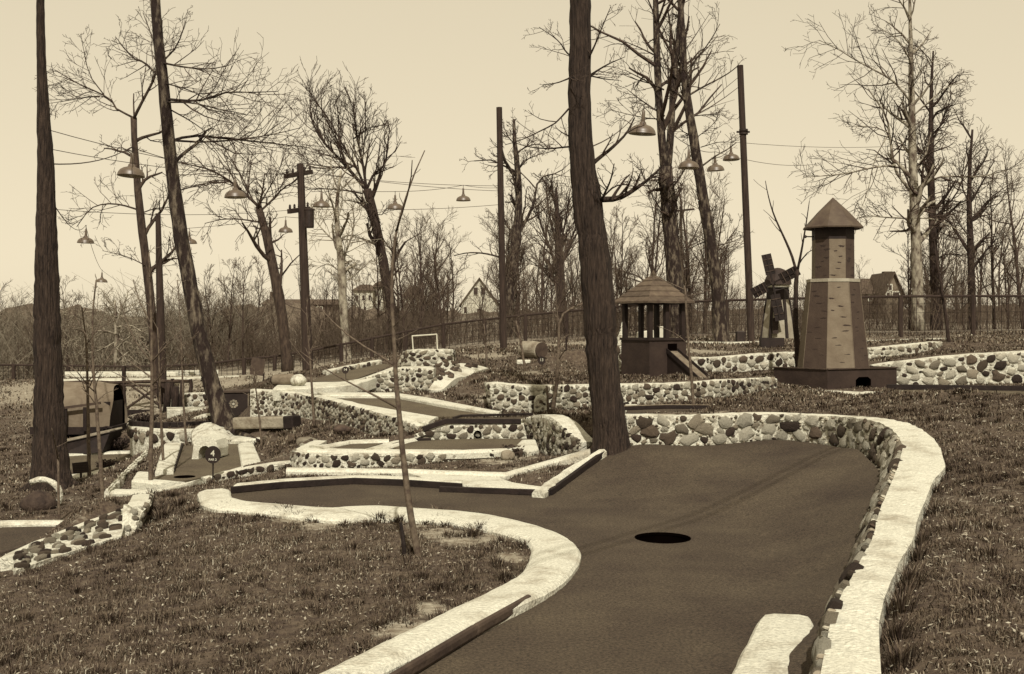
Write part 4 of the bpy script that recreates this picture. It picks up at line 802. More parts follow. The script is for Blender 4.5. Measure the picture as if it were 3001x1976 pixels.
hero_tree('bare_tree', 'curving tree with a hanging lamp among its top branches', [(842, 1060, 30), (835, 990, 30), (818, 870, 30), (800, 780, 28), (783, 700, 25), (770, 645, 22), (757, 605, 20)], 28,
          [([(757, 605), (715, 565), (660, 520), (600, 490), (530, 480)], 13, 4, 20), ([(762, 620), (800, 585), (830, 550), (870, 530), (905, 480)], 10, 3, 16), ([(775, 655), (730, 645), (660, 640), (600, 655)], 8, 3, 14), ([(757, 605), (770, 560), (775, 510)], 9, 5, 6), ([(740, 585), (700, 500), (660, 440), (640, 400)], 7, 3, 18), ([(700, 550), (640, 530), (560, 545)], 5, 2, 12), ([(760, 600), (820, 500), (840, 430)], 6, 2, 14)],
          'bark_grey', 'twig', opt(tip=.008), crown=(4, .5, 2.5), sides=12)
hero_tree('bare_tree', 'wide-crowned tree with fan of fine upright twigs at mid distance', [(1160, 985, 30), (1140, 860, 29), (1118, 740, 28), (1100, 650, 27), (1086, 590, 26), (1075, 555, 26)], 38,
          [([(1076, 560), (1030, 505), (975, 445), (935, 405), (905, 330), (910, 290)], 16, 4, 26), ([(1074, 560), (1040, 480), (1000, 420), (960, 340), (925, 300)], 12, 3, 26), ([(1074, 555), (1062, 470), (1045, 400), (1038, 330), (1035, 300)], 13, 4, 26), ([(1078, 548), (1092, 512), (1130, 486), (1135, 430), (1142, 375)], 12, 4, 18), ([(1046, 400), (1080, 375), (1110, 368)], 6, 3, 10), ([(1062, 470), (1070, 400), (1072, 300)], 6, 3, 12), ([(1020, 490), (960, 490), (890, 478)], 7, 3, 12), ([(1050, 565), (980, 553), (900, 555)], 7, 3, 10), ([(1085, 590), (1110, 640), (1135, 610)], 6, 3, 10), ([(1000, 430), (990, 360), (1000, 300)], 5, 2, 14)],
          'bark_dark', 'twig', opt(tip=.010, ang=(18, 48), up=.08), crown=(6, .35, 2.6), sides=12)
hero_tree('birch_tree', 'white-barked birch with pale drooping twigs beside the utility pole', [(1020, 1060, 22), (1012, 990, 22), (1006, 900, 24), (1002, 820, 26), (1000, 760, 22), (992, 700, 17), (985, 640, 14), (990, 560, 9), (1000, 500, 6)], 33,
          [([(1000, 770), (1030, 700), (1040, 640), (1030, 600)], 10, 4, 12), ([(995, 720), (950, 680), (920, 640), (912, 600)], 7, 3, 12), ([(985, 650), (1005, 600), (1000, 540)], 6, 2, 10), ([(1002, 800), (960, 770), (925, 790)], 6, 2, 10), ([(1005, 830), (1060, 790), (1090, 760)], 6, 2, 10)], 'bark_pale', 'twig_pale', opt(tip=.007, up=-.01), crown=(10, .3, 2.0), sides=10)
hero_tree('bare_tree', 'knotty tree with two crooked bare arms behind the tallest plain pole', [(1480, 990, 36), (1488, 900, 36), (1502, 790, 34), (1513, 700, 32), (1520, 620, 22), (1520, 540, 20), (1516, 480, 17), (1508, 420, 13), (1506, 350, 8)], 42,
          [([(1508, 705), (1545, 640), (1565, 600), (1573, 530), (1600, 512), (1630, 510), (1652, 496)], 17, 4, 9), ([(1505, 700), (1488, 660), (1476, 640)], 12, 8, 2), ([(1517, 505), (1480, 488), (1440, 468), (1420, 470), (1390, 472)], 9, 4, 4), ([(1516, 500), (1545, 465), (1575, 455)], 9, 3, 12), ([(1514, 450), (1540, 430), (1580, 420), (1600, 440)], 7, 3, 10), ([(1470, 755), (1420, 742), (1370, 740), (1330, 750)], 8, 4, 5), ([(1507, 420), (1490, 405), (1475, 370)], 5, 3, 8)],
          'bark_patchy', 'twig', opt(tip=.010), crown=(4, .5, 2.0), sides=12)
hero_tree('bare_tree', 'bushy far tree with dense broom-like crown left of the oak', [(1648, 1000, 34), (1645, 900, 32), (1640, 800, 30), (1636, 700, 22), (1632, 620, 14), (1630, 550, 7)], 62,
          [([(1640, 800), (1600, 700), (1570, 610)], 12, 4, 22), ([(1640, 780), (1680, 690), (1700, 620)], 12, 4, 22), ([(1638, 740), (1610, 640), (1600, 560)], 10, 4, 22), ([(1638, 730), (1660, 640), (1670, 560)], 10, 4, 22), ([(1642, 850), (1590, 790), (1550, 760)], 9, 3, 14)], 'bark_dark', 'twig', opt(tip=.014, ang=(15, 40), up=.1), crown=(10, .3, 3.5), sides=10)
hero_tree('bare_tree', 'tall twin-stemmed tree rising behind the gazebo', [(1990, 1000, 50), (1982, 880, 48), (1972, 760, 46), (1962, 650, 44), (1955, 560, 42), (1950, 490, 40)], 30,
          [([(1947, 495), (1940, 420), (1934, 330), (1927, 220), (1924, 110), (1920, -60)], 26, 16, 10, .1), ([(1957, 495), (1964, 420), (1970, 320), (1974, 230), (1985, 150), (1992, 60), (2000, -60)], 24, 13, 12, .3), ([(1932, 330), (1880, 295), (1838, 262)], 8, 3, 10), ([(1929, 255), (1875, 228), (1830, 205)], 7, 3, 10), ([(1924, 165), (1880, 142), (1832, 122)], 8, 3, 8), ([(1938, 350), (1880, 345), (1780, 320)], 6, 2, 9), ([(1975, 220), (1950, 190), (1930, 120)], 7, 3, 6), ([(1968, 250), (1940, 200), (1930, 165)], 6, 3, 5), ([(1950, 560), (1985, 540), (2030, 445)], 8, 3, 8), ([(1955, 640), (1900, 560), (1880, 480)], 6, 2, 12)],
          'bark_patchy', 'twig', opt(tip=.008), crown=(3, .4, 2.0), sides=14)
hero_tree('bare_tree', 'tall tree leaning away beside the windmill pole', [(2114, 1006, 40), (2108, 900, 38), (2096, 800, 36), (2080, 690, 34), (2062, 590, 32), (2048, 500, 30), (2032, 400, 28), (2015, 300, 24), (2004, 220, 22), (2000, 130, 20), (1995, 20, 18), (1985, -120, 14)], 24,
          [([(2018, 280), (2060, 255), (2110, 230), (2140, 212), (2163, 193)], 9, 4, 5), ([(2014, 260), (2025, 190), (2060, 150), (2085, 115), (2110, 70)], 8, 3, 9), ([(2005, 215), (1985, 180), (1975, 130), (1960, 60)], 11, 5, 8), ([(2040, 400), (2005, 390), (1985, 370)], 6, 3, 8), ([(2060, 485), (2100, 455), (2130, 440), (2158, 418)], 8, 4, 4), ([(2036, 340), (2080, 335), (2130, 338)], 5, 2, 8), ([(2046, 400), (2085, 370), (2110, 340)], 4, 2, 8), ([(2060, 430), (2110, 415), (2150, 418)], 4, 2, 6), ([(2098, 740), (2130, 710), (2165, 660)], 7, 2, 7), ([(2085, 700), (2040, 720), (1990, 740)], 5, 2, 7)],
          'bark_patchy', 'twig', opt(tip=.0065), crown=(6, .55, 1.6), sides=14)
hero_tree('bare_tree', 'tall pale-barked tree with wide horizontal boughs beyond the lighthouse', [(2692, 930, 34), (2690, 850, 32), (2684, 700, 29), (2678, 560, 26), (2674, 420, 22), (2672, 300, 18), (2670, 180, 14), (2668, 80, 10), (2665, -60, 7)], 34,
          [([(2672, 560), (2630, 515), (2618, 480), (2608, 400), (2600, 340), (2545, 262)], 14, 5, 18), ([(2662, 290), (2620, 235), (2560, 205), (2500, 172), (2450, 140), (2400, 118)], 9, 3, 18), ([(2618, 485), (2560, 490), (2480, 510), (2420, 515), (2355, 520)], 8, 3, 20), ([(2658, 640), (2600, 638), (2540, 632), (2512, 640)], 7, 3, 14), ([(2690, 570), (2715, 535), (2750, 518), (2800, 517), (2860, 522), (2950, 500)], 9, 4, 14), ([(2680, 480), (2720, 420), (2780, 400)], 7, 3, 14), ([(2676, 340), (2720, 300), (2780, 250), (2830, 240)], 7, 3, 14), ([(2605, 390), (2560, 370), (2480, 372)], 5, 2, 12), ([(2672, 250), (2710, 190), (2760, 170)], 6, 2, 12), ([(2668, 180), (2640, 120), (2560, 70)], 6, 2, 10), ([(2685, 640), (2740, 640), (2840, 690)], 6, 2, 12), ([(2600, 400), (2560, 470), (2545, 560), (2510, 645)], 5, 2, 12)],
          'bark_pale', 'twig', opt(tip=.009), crown=(24, .2, 2.6), sides=12)
hero_tree('bare_tree', 'darker tree close behind the pale-barked one', [(2742, 940, 26), (2738, 800, 24), (2732, 650, 22), (2728, 500, 19), (2728, 380, 16), (2730, 240, 9), (2735, 150, 5)], 37,
          [([(2730, 500), (2700, 420), (2690, 350)], 8, 3, 14), ([(2728, 420), (2770, 340), (2790, 270)], 8, 3, 16), ([(2735, 640), (2800, 580), (2830, 500), (2850, 420)], 8, 3, 16), ([(2732, 600), (2690, 560), (2640, 560)], 6, 3, 12), ([(2738, 760), (2790, 740), (2850, 760)], 6, 2, 12)], 'bark_dark', 'twig', opt(tip=.010), crown=(14, .25, 2.4), sides=10)
hero_tree('bare_tree', 'bare tree at the extreme edge beyond the boulder wall', [(2850, 960, 24), (2848, 850, 22), (2844, 720, 19), (2840, 600, 15), (2842, 480, 10), (2850, 380, 6)], 36,
          [([(2844, 700), (2800, 640), (2780, 600)], 7, 3, 14), ([(2842, 600), (2815, 540), (2830, 450)], 7, 3, 14), ([(2845, 650), (2900, 580), (2960, 540)], 7, 3, 14)], 'bark_dark', 'twig', opt(tip=.010), crown=(12, .25, 2.2), sides=10)

hero_tree('bare_tree', 'low pale tangled tree with drooping white branches in the hollow', [(338, 1100, 12), (340, 1030, 12), (342, 960, 11), (340, 920, 9), (336, 880, 6)], 34,
          [([(341, 980), (300, 965), (250, 985), (205, 1000)], 7, 3, 12), ([(341, 960), (380, 950), (420, 975), (450, 985)], 7, 3, 12), ([(341, 990), (390, 1010), (430, 1040)], 6, 3, 10), ([(341, 1000), (290, 1030), (220, 1040)], 6, 3, 10), ([(340, 930), (300, 910), (240, 915), (190, 940)], 6, 2, 12), ([(340, 930), (390, 905), (440, 910)], 6, 2, 12), ([(341, 1020), (370, 1050), (380, 1080)], 5, 2, 8)], 'bark_pale', 'twig_pale', opt(tip=.008, up=-.03), crown=(8, .3, 1.6), sides=9)

# saplings: (label, trunk px, Y, width0, width1, side branches px)
def sapling(label, pts, Y, w0, w1, br=(), bark='sapling', twigs=5, crown=0):
    p3 = px_path(pts, Y); g = gz1(p3[0].x, p3[0].y); loc = Vector((p3[0].x, p3[0].y, g)); root = thing('sapling', label, 'sapling', loc)
    p3 = smooth_path(p3, .12, 1); n = len(p3); m = MB(); rr = [(w0 + (w1 - w0) * i / (n - 1)) / 2 / F * Y for i in range(n)]
    q = [p - loc for p in p3]; q.insert(0, q[0] - Vector((0, 0, .1 + max(0, q[0].z)))); rr.insert(0, rr[0] * 1.15)
    q = [q[0]] + [p + rvec() * rr[i] * .12 for i, p in enumerate(q[1:])]
    m.tube(q, rr, 9, True, .06); m.build('stem', bark, root, smooth=True)
    T = {'limb': MB(), 'twig': MB()}; oo = opt(tip=.0016 * Y / 8, nc=(4, 3, 2, 1), max=3, len=(.3, .55), ang=(25, 55), limb=1)
    for b in br:
        bp, a, c = b[:3]; dp = R.uniform(-.4, .4); k3 = px_path(bp, Y); k = len(k3)
        k3 = [p * 1.0 + Vector((p.x / p.y, 1, (p.z - H) / p.y)) * dp * (i / (k - 1)) for i, p in enumerate(k3)]
        k3 = smooth_path(k3, .12, 1); k = len(k3); rb = [(a + (c - a) * i / (k - 1)) / 2 / F * Y for i in range(k)]; k3 = [p - loc for p in k3]
        T['limb'] = MB(); T['limb'].tube(k3, rb, 6, True, .05); kids(T, k3, rb, 2, oo, sum((x - y).length for x, y in zip(k3, k3[1:])) * .5, .3, twigs); T['limb'].build('branch', bark, root, smooth=True)
    if crown:
        T['limb'] = T['twig']; kids(T, q, rr, 1, oo, crown, .45, 9)
    if T['twig'].n: T['twig'].build('twig', bark, root, kind='stuff')
    return root
sapling('tall young sapling leaning across the front lawn', [(1228, 1650), (1217, 1590), (1203, 1500), (1190, 1420), (1180, 1330), (1170, 1230), (1163, 1130), (1155, 1020), (1150, 900), (1148, 800), (1151, 735), (1165, 660), (1195, 560), (1222, 490), (1245, 441)], 5.72, 22, 3,
        [([(1160, 680), (1190, 590), (1206, 520), (1208, 470)], 6, 3), ([(1158, 1072), (1110, 1040), (1040, 1000), (960, 930), (905, 865)], 8, 2), ([(1166, 1196), (1100, 1160), (1010, 1115), (940, 1075), (880, 1030)], 8, 2), ([(1151, 740), (1130, 712), (1118, 690)], 4, 2), ([(1152, 960), (1180, 930), (1210, 900)], 3, 1.5), ([(1153, 1000), (1190, 985), (1235, 960)], 3, 1.5)], twigs=2)
t = bpy.data.objects['sapling']
mb = MB(); p = P(1190, 1640, .0); mb.tube([Vector((0, 0, -.1)), Vector((-.012, 0, .06)), Vector((-.03, .02, .17))], [.013, .012, .008], 7, True, .1)
mb.build('stake', 'wood_dark', None, label='short dark stake stuck in the lawn by the leaning sapling', cat='stake', loc=Vector((p.x, p.y, gz1(p.x, p.y))))
sapling('thin sapling before the long cobbled wall', [(920, 1232), (915, 1150), (911, 1080), (905, 1010), (898, 900)], 12.4, 9, 3, [([(911, 1075), (880, 1040), (850, 1000)], 3, 1.5), ([(908, 1040), (930, 990), (945, 940)], 3, 1.5)], crown=.5)
sapling('straight sapling at the white corner of hole four', [(441, 1404), (443, 1300), (446, 1180), (446, 1060), (444, 960), (440, 850), (436, 740)], 9.6, 14, 4, [([(446, 1062), (400, 1010), (370, 940), (350, 880)], 6, 2), ([(445, 1060), (490, 1010), (540, 960)], 6, 2), ([(446, 1160), (390, 1120), (330, 1090)], 5, 2), ([(444, 950), (410, 890), (390, 820)], 4, 2), ([(446, 1130), (480, 1090), (520, 1060)], 4, 2)], crown=.5)
sapling('thin sapling planted on the white block of hole four', [(479, 1349), (476, 1310), (470, 1200), (467, 1080), (462, 960)], 10.8, 9, 3, [([(468, 1100), (500, 1040), (520, 1000)], 3, 1.5)], crown=.5)
sapling('speckled sapling in the grass before the canvas wagon', [(302, 1478), (297, 1400), (291, 1300), (283, 1200), (275, 1110), (270, 1000), (272, 900), (282, 820)], 9.5, 13, 4, [([(279, 1150), (235, 1110), (185, 1100)], 4, 2), ([(276, 1100), (320, 1050), (350, 990)], 4, 2), ([(272, 1010), (230, 950), (200, 880)], 4, 2), ([(280, 1180), (310, 1150), (345, 1140)], 3, 1.5)], crown=.6)
sapling('dark sapling close to the notice board', [(262, 1392), (260, 1300), (258, 1200), (257, 1100), (252, 1000), (240, 900)], 12.1, 12, 4, [([(257, 1130), (220, 1080), (190, 1070)], 4, 2), ([(254, 1010), (290, 960), (310, 900)], 4, 2)], crown=.6)
sapling('short stake-like sapling with a pale whip by the left edge', [(174, 1536), (172, 1460), (171, 1390), (170, 1340)], 8.75, 9, 6, [([(170, 1345), (162, 1300), (152, 1255)], 5, 2)], twigs=1)
sapling('thin sapling behind the round planter', [(545, 1300), (540, 1220), (535, 1120), (531, 1000), (526, 900), (520, 820)], 12.9, 7, 2.5, [([(533, 1060), (560, 1010), (580, 960)], 2.5, 1.2), ([(531, 1000), (505, 950), (490, 900)], 2.5, 1.2)], crown=.6)
sapling('thin sapling on the grassy slope beside hole four', [(766, 1297), (760, 1230), (752, 1160), (744, 1080)], 12.0, 7, 2.5, [([(755, 1180), (745, 1120), (730, 1080)], 2.5, 1.2)], crown=.4)
sapling('pale sapling standing before the ramp of the gazebo', [(2034, 1204), (2030, 1150), (2026, 1100), (2020, 1030), (2014, 950), (2010, 880), (2007, 830)], 10.3, 10, 5, [([(2008, 840), (1998, 790), (1993, 740), (1985, 700)], 4, 1.5), ([(2008, 845), (2025, 805), (2035, 760)], 3.5, 1.5), ([(2009, 850), (1960, 828), (1900, 805)], 4, 1.5), ([(2010, 870), (2050, 860), (2085, 845)], 3, 1.2), ([(2018, 1010), (1980, 975), (1925, 955)], 3, 1.2)], twigs=3)
sapling('crooked sapling before the long cobbled wall left of the oak', [(1622, 1192), (1630, 1130), (1636, 1060), (1638, 1000), (1636, 960), (1644, 925), (1670, 905), (1712, 888)], 11.7, 13, 5, [([(1638, 985), (1632, 900), (1628, 830)], 4, 1.5)], twigs=4, crown=.4)
sapling('short dark stub of a sapling by the whitewashed block', [(1606, 1205), (1604, 1170), (1602, 1130)], 11.8, 8, 6, [])
sapling('forked young tree between windmill and lighthouse', [(2338, 1078), (2336, 1020), (2332, 940), (2332, 860), (2336, 790)], 15.9, 20, 12, [([(2335, 800), (2318, 740), (2290, 680), (2265, 625), (2250, 570), (2243, 530)], 9, 2), ([(2336, 800), (2350, 730), (2362, 660), (2372, 590)], 8, 2), ([(2338, 780), (2360, 745), (2385, 730)], 5, 2)], 'bark_dark', twigs=4)
sapling('thin leaning sapling on the terrace beyond the lighthouse', [(2780, 1002), (2772, 930), (2760, 850), (2748, 780), (2740, 730)], 19.5, 12, 4, [([(2762, 860), (2790, 810), (2800, 760)], 3, 1.5)], 'bark_dark', crown=.6)
sapling('little sapling on the rise left of the sign marked thirteen', [(1426, 1060), (1424, 1010), (1418, 950)], 16.8, 8, 3, [([(1424, 1000), (1405, 970), (1395, 940)], 2, 1)], crown=.3)
sapling('little leaning sapling in front of the half-buried barrel', [(1537, 1075), (1532, 1040), (1524, 990), (1512, 940)], 16.2, 8, 4, [], crown=.3)
sapling('thin sapling right of the sign marked thirteen', [(1660, 1030), (1658, 980), (1655, 930)], 18.5, 6, 3, [], 'bark_dark', crown=.4)

# ---------------------------------------------------------------- the thicket behind the fence
def bg_tree(seed, h, spread, lean, bark, twig, nc):
    R.seed(seed); T = {'limb': MB(), 'twig': MB()}; m = MB()
    pts = wander((0, 0, -.2), (lean, 0, 1), h, 8, .05, .06); r0 = h * .013; rads = [r0 * (1 - .1 * i) for i in range(9)]
    m.tube(pts, rads, 7, True, .05)
    kids(T, pts, rads, 0, opt(tip=.006, nc=(nc, 6, 5, 2), max=3, ang=spread, up=.07, len=(.36, .6)), h * .62, .22, nc)
    mk = lambda b, n_, mt: mesh_np(n_, b.V, b.F, False, (mt,))
    return mk(m, 'trunk', bark), mk(T['limb'], 'limb', bark), mk(T['twig'], 'twig', twig)
BG = [bg_tree(200 + k, h, sp, ln, bk, tw, nc) for k, (h, sp, ln, bk, tw, nc) in enumerate(((6.0, (20, 50), .05, 'bark_far', 'twig_far', 12), (5.0, (15, 40), -.08, 'bark_far', 'twig_far', 13), (7.0, (22, 55), .1, 'bark_far', 'twig_far', 13), (4.2, (20, 60), -.05, 'bark_far', 'twig_far', 11), (5.6, (15, 45), .0, 'bark_far', 'twig_far', 14), (4.4, (22, 55), .08, 'bark_far', 'twig_far', 13)))]
R.seed(5)
def plant_bg(x, y, s, k, label, group, rz=None):
    t = thing('thicket_tree', label, 'tree', (x, y, gz1(x, y) - .05), rz if rz is not None else R.uniform(0, 6.28), group); t.scale = (s, s, s)
    for nm, me in zip(('trunk', 'limb', 'twig'), BG[k]):
        o = put(nm, me, t)
        if nm != 'trunk': o['kind'] = 'stuff'
    return t
placed = []
for k in range(400):
    y = 34 + 60 * (k / 400) ** 1.05; u = R.choice((R.uniform(700, 2150), R.uniform(1050, 2250), R.uniform(1150, 2150), R.uniform(-100, 760), R.uniform(-100, 760), R.uniform(2450, 3050), R.uniform(-400, 3400)))
    x = (u - CX) / F * y
    if any(abs(x - a) < .5 and abs(y - b) < .8 for a, b in placed): continue
    if (1338 < u < 1468 or 1028 < u < 1128 or 2525 < u < 2665) and R.random() < .8: continue      # gaps through which the houses show
    placed.append((x, y))
    s = R.uniform(.5, .98) * (1 if u > 1000 else .85)
    if 2150 < u < 2600: s *= .6
    left = u < 760
    where = next(w for lim, w in ((250, 'far beyond the massive trunk'), (500, 'behind the leaning tree'), (760, 'below the dark wooded ridge'), (900, 'behind the utility pole'), (1080, 'around the white birch'), (1300, 'behind the pipe frame'), (1440, 'in front of the white gabled house'), (1560, 'behind the tall plain pole'), (1720, 'close left of the oak'), (1900, 'right behind the oak'), (2040, 'behind the gazebo'), (2200, 'behind the windmill pole'), (2360, 'behind the windmill'), (2560, 'behind the lighthouse'), (2720, 'around the dark gabled house'), (9999, 'at the extreme right of the fence')) if u < lim)
    look = ('tall ' if s > .85 else 'low ' if s < .68 else '') + ('near ' if y < 42 else 'distant ' if y > 62 else '')
    plant_bg(x, y, s * (1.0 if left else 1), R.choice((0, 1, 2, 3, 4)) if not left else R.choice((1, 3, 5, 5)), look + ('twiggy hollow tree ' if left else 'slender thicket tree ') + where, 'trees of the wooded hollow' if left else 'thicket trees behind the fence')
# brush: nobody could count these stems
def brush(name, n, ulo, uhi, ylo, yhi, hlo, hhi, m, w, seed, tilt=.25, branch=2):
    r = np.random.default_rng(seed); y = r.uniform(ylo, yhi, n); u = r.uniform(ulo, uhi, n); x = (u - CX) / F * y
    dens = fbm(x, y, 3.0, 2, seed) ; k = dens > r.uniform(-1.0, .4, n); x, y = x[k], y[k]; n = len(x)
    V = []; Fc = []
    h = r.uniform(hlo, hhi, n) * (1 + .35 * fbm(x, y, 4, 2, seed + 3)); base = np.stack([x, y, ground(x, y) - .05], -1)
    segs = [(base, base + np.stack([r.normal(0, tilt, n) * h, r.normal(0, tilt, n) * h, h], -1), np.full(n, w), np.full(n, w * .35))]
    for b in range(branch):
        t = r.uniform(.3, .9, n)[:, None]; p = segs[0][0] * (1 - t) + segs[0][1] * t; l = (h * r.uniform(.2, .45, n))
        segs.append((p, p + np.stack([r.normal(0, .6, n) * l, r.normal(0, .6, n) * l, l * r.uniform(.4, 1, n)], -1), np.full(n, w * .55), np.full(n, w * .25)))
    off = 0
    for a, b, wa, wb in segs:
        ax = r.normal(0, 1, (n, 3)); d = b - a; d /= np.linalg.norm(d, axis=1)[:, None]; e1 = np.cross(d, ax); e1 /= np.linalg.norm(e1, axis=1)[:, None]; e2 = np.cross(d, e1)
        for q in range(3):
            c, s = math.cos(q * 2.0944), math.sin(q * 2.0944); V.append(a + (e1 * c + e2 * s) * wa[:, None])
        for q in range(3):
            c, s = math.cos(q * 2.0944), math.sin(q * 2.0944); V.append(b + (e1 * c + e2 * s) * wb[:, None])
        i = np.arange(n)
        for q in range(3): Fc.append(np.stack([off + q * n + i, off + (q + 1) % 3 * n + i, off + (3 + (q + 1) % 3) * n + i, off + (3 + q) * n + i], -1))
        off += 6 * n
    return put(name, big_mesh(name, np.concatenate(V), np.concatenate(Fc), m, False), kind='stuff', label='tangled leafless brush along the fence' if 'fence' in name else 'pale leafless brush filling the wooded hollow', cat='brush')
brush('brush_along_fence', 5200, 900, 3100, 32.5, 55, .4, 1.6, 'twig_far', .008, 41, .36, 4)
brush('brush_along_fence', 3000, 500, 1250, 32.5, 60, .4, 1.4, 'twig_far', .009, 42, .33, 4)
brush('brush_in_hollow', 3600, -300, 720, 37, 66, 1.4, 3.2, 'twig_pale', .012, 43, .42, 5)
brush('brush_in_hollow', 3200, -400, 800, 37, 70, 1.2, 3.0, 'twig_far', .010, 44, .42, 4)
mat('plaster', .26, .46, 5, 8, .9, .003, 40)
# ================================================================ the fence, poles, lamps and wires
fence_px = [(3300, 985, 866, 26), (3040, 985, 868, 26), (2852, 985, 868, 26), (2640, 985, 869, 26.3), (2480, 987, 872, 26.7), (2300, 990, 876, 27.2), (2130, 991, 881, 28), (1960, 990, 887, 29), (1800, 988, 900, 30), (1660, 988, 913, 30.6), (1540, 990, 924, 31), (1420, 1000, 937, 31.6), (1300, 1018, 951, 32), (1190, 1040, 972, 32), (1090, 1060, 992, 31.6), (1000, 1075, 1010, 31), (900, 1092, 1030, 30.5), (805, 1110, 1045, 30), (715, 1128, 1053, 29.5), (600, 1135, 1068, 30), (480, 1135, 1073, 30.5), (365, 1135, 1075, 31), (200, 1135, 1072, 31.5), (40, 1135, 1070, 32), (-200, 1135, 1070, 32.5)]
fb = [G(q[0], q[2], q[3]) for q in fence_px]
fo = fb[12]; fence = thing('wire_fence', 'long dark post-and-wire fence along the back of the course', 'fence', (fo.x, fo.y, gz1(fo.x, fo.y))); fo = fence.location.copy()
mesh = MB()
for i, p in enumerate(fb):
    g = gz1(p.x, p.y); mb = MB(); mb.tube([Vector((p.x, p.y, g - .3)) - fo, Vector((p.x, p.y, p.z + .03)) - fo], .055, 7, True, .04); mb.build('post', 'pole_wood', fence)
    if i < len(fb) - 1:
        q = fb[i + 1]; mb = MB(); mb.tube([p - fo, q - fo], .03, 6); mb.build('top_rail', 'pole_wood', fence)
        n = int((q - p).length / .16)
        for k in range(1, n):
            a = p.lerp(q, k / n); mesh.tube([Vector((a.x, a.y, gz1(a.x, a.y) - .02)) - fo, a - fo], .0075, 3, False)
        for f_ in (.12, .35, .6, .82): mesh.tube([Vector((p.x, p.y, g + (p.z - g) * f_)) - fo, Vector((q.x, q.y, gz1(q.x, q.y) + (q.z - gz1(q.x, q.y)) * f_)) - fo], .005, 3, False)
mesh.build('wire_mesh', 'iron', fence, kind='stuff')

def pole(name, label, top, bot, Y, w0, w1):
    a = G(*top, Y); b = on(bot[0], bot[1], Y); t = thing(name, label, 'pole', b); m = MB(); r0, r1 = w0 / 2 / F * Y, w1 / 2 / F * Y
    pts = [Vector((0, 0, -.2))] + [(a - b) * (k / 8) for k in range(9)]; m.tube(pts, [r1] + [r1 + (r0 - r1) * k / 8 for k in range(9)], 14, True, .02); m.build('shaft', 'pole_wood', t, smooth=False)
    return t, a, b
p1, p1a, p1b = pole('lamp_pole', 'plain pole standing behind the stone planter', (463, 626), (476, 1215), 17.6, 15, 30)
p2, p2a, p2b = pole('utility_pole', 'utility pole with two crossarms and a transformer', (880, 480), (903, 1112), 22, 20, 32)
for (u0, v0, u1, v1, dy) in ((836, 517, 913, 504, .5), (846, 620, 905, 612, .4)):
    m = MB(); m.bar(G(u0, v0, 22 - dy) - p2b, G(u1, v1, 22 + dy) - p2b, .07, .09); m.build('crossarm', 'pole_wood', p2, bevel=.006)
    for k in range(5):
        q = .06 + .22 * k; c = G(u0, v0, 22 - dy).lerp(G(u1, v1, 22 + dy), q) - p2b; m = MB(); m.lathe([(.012, .03), (.018, .045), (.026, .07), (.02, .09), (.024, .105), (.01, .13), (0, .132)], 8, c); m.build('insulator', 'iron', p2)
m = MB(); c = G(906, 668, 21.8) - p2b; m.lathe([(0, 0), (.09, 0), (.095, .03), (.095, .33), (.1, .34), (.1, .36), (.05, .385), (0, .39)], 16, c); m.build('transformer', 'iron', p2)
p3, p3a, p3b = pole('lamp_pole', 'tall plain pole rising from the grass beyond hole fourteen', (1463, 315), (1476, 1022), 24, 17, 21)
p4, p4a, p4b = pole('lamp_pole', 'tallest plain pole standing beside the windmill', (2169, 192), (2202, 997), 24, 18, 22)
for v in (382, 392):
    m = MB(); c = G(2179, v, 24) - p4b; m.lathe([(.075, -.02), (.095, -.02), (.095, .02), (.075, .02)], 14, c); m.build('iron_band', 'iron', p4)
m = MB(); c = G(2178, 387, 24) - p4b; m.bar(c - Vector((.14, 0, 0)), c + Vector((.14, 0, 0)), .03, .04); m.build('bracket', 'iron', p4)
m = MB(); b5 = on(2170, 995, 24.2); m.box((0, 0, .12), (.18, .18, .26)); m.build('junction_box', 'iron', None, label='small dark box at the foot of the tallest pole', cat='box', loc=b5 + Vector((-.0, 0, 0)), bevel=.01)
p6, p6a, p6b = pole('utility_pole', 'far utility pole with one crossarm behind the gazebo', (1995, 605), (2003, 990), 60, 7, 9)
m = MB(); m.bar(G(1972, 620, 60) - p6b, G(2035, 613, 60) - p6b, .09, .1); m.build('crossarm', 'pole_wood', p6)

# --- shaded lamps
lamp0 = None
def make_lamp():
    t = thing('hanging_lamp', 'lamp', 'lamp')
    m = MB(); m.lathe([(.034, .185), (.05, .175), (.056, .145), (.08, .132), (.125, .118), (.168, .09), (.194, .055), (.207, .02), (.21, .0), (.214, -.004), (.212, -.01), (.204, -.006), (.2, .02), (.187, .05), (.16, .082), (.118, .108), (.07, .122), (.0, .125)], 36)
    s = m.build('shade', ('metal_lamp', 'lamp_inside'), t, smooth=True)
    s.data.polygons.foreach_set('material_index', [1 if i // 36 >= 11 else 0 for i in range(len(s.data.polygons))])
    m = MB(); m.lathe([(.0, .36), (.018, .36), (.026, .345), (.028, .27), (.034, .185), (.03, .17)], 18); m.build('socket', 'metal_lamp', t, smooth=True)
    m = MB(); m.lathe([(.0, -.015), (.022, -.008), (.035, .02), (.036, .05), (.024, .085), (.016, .12), (.016, .16)], 14); m.build('bulb', 'bulb', t, smooth=True)
    m = MB(); m.tube([(0, 0, .355), (0, 0, .44)], .008, 6); m.tube([(0, .018, .44), (0, .01, .455), (0, -.01, .455), (0, -.018, .44)], .006, 5); m.build('hanger', 'iron', t)
    return t
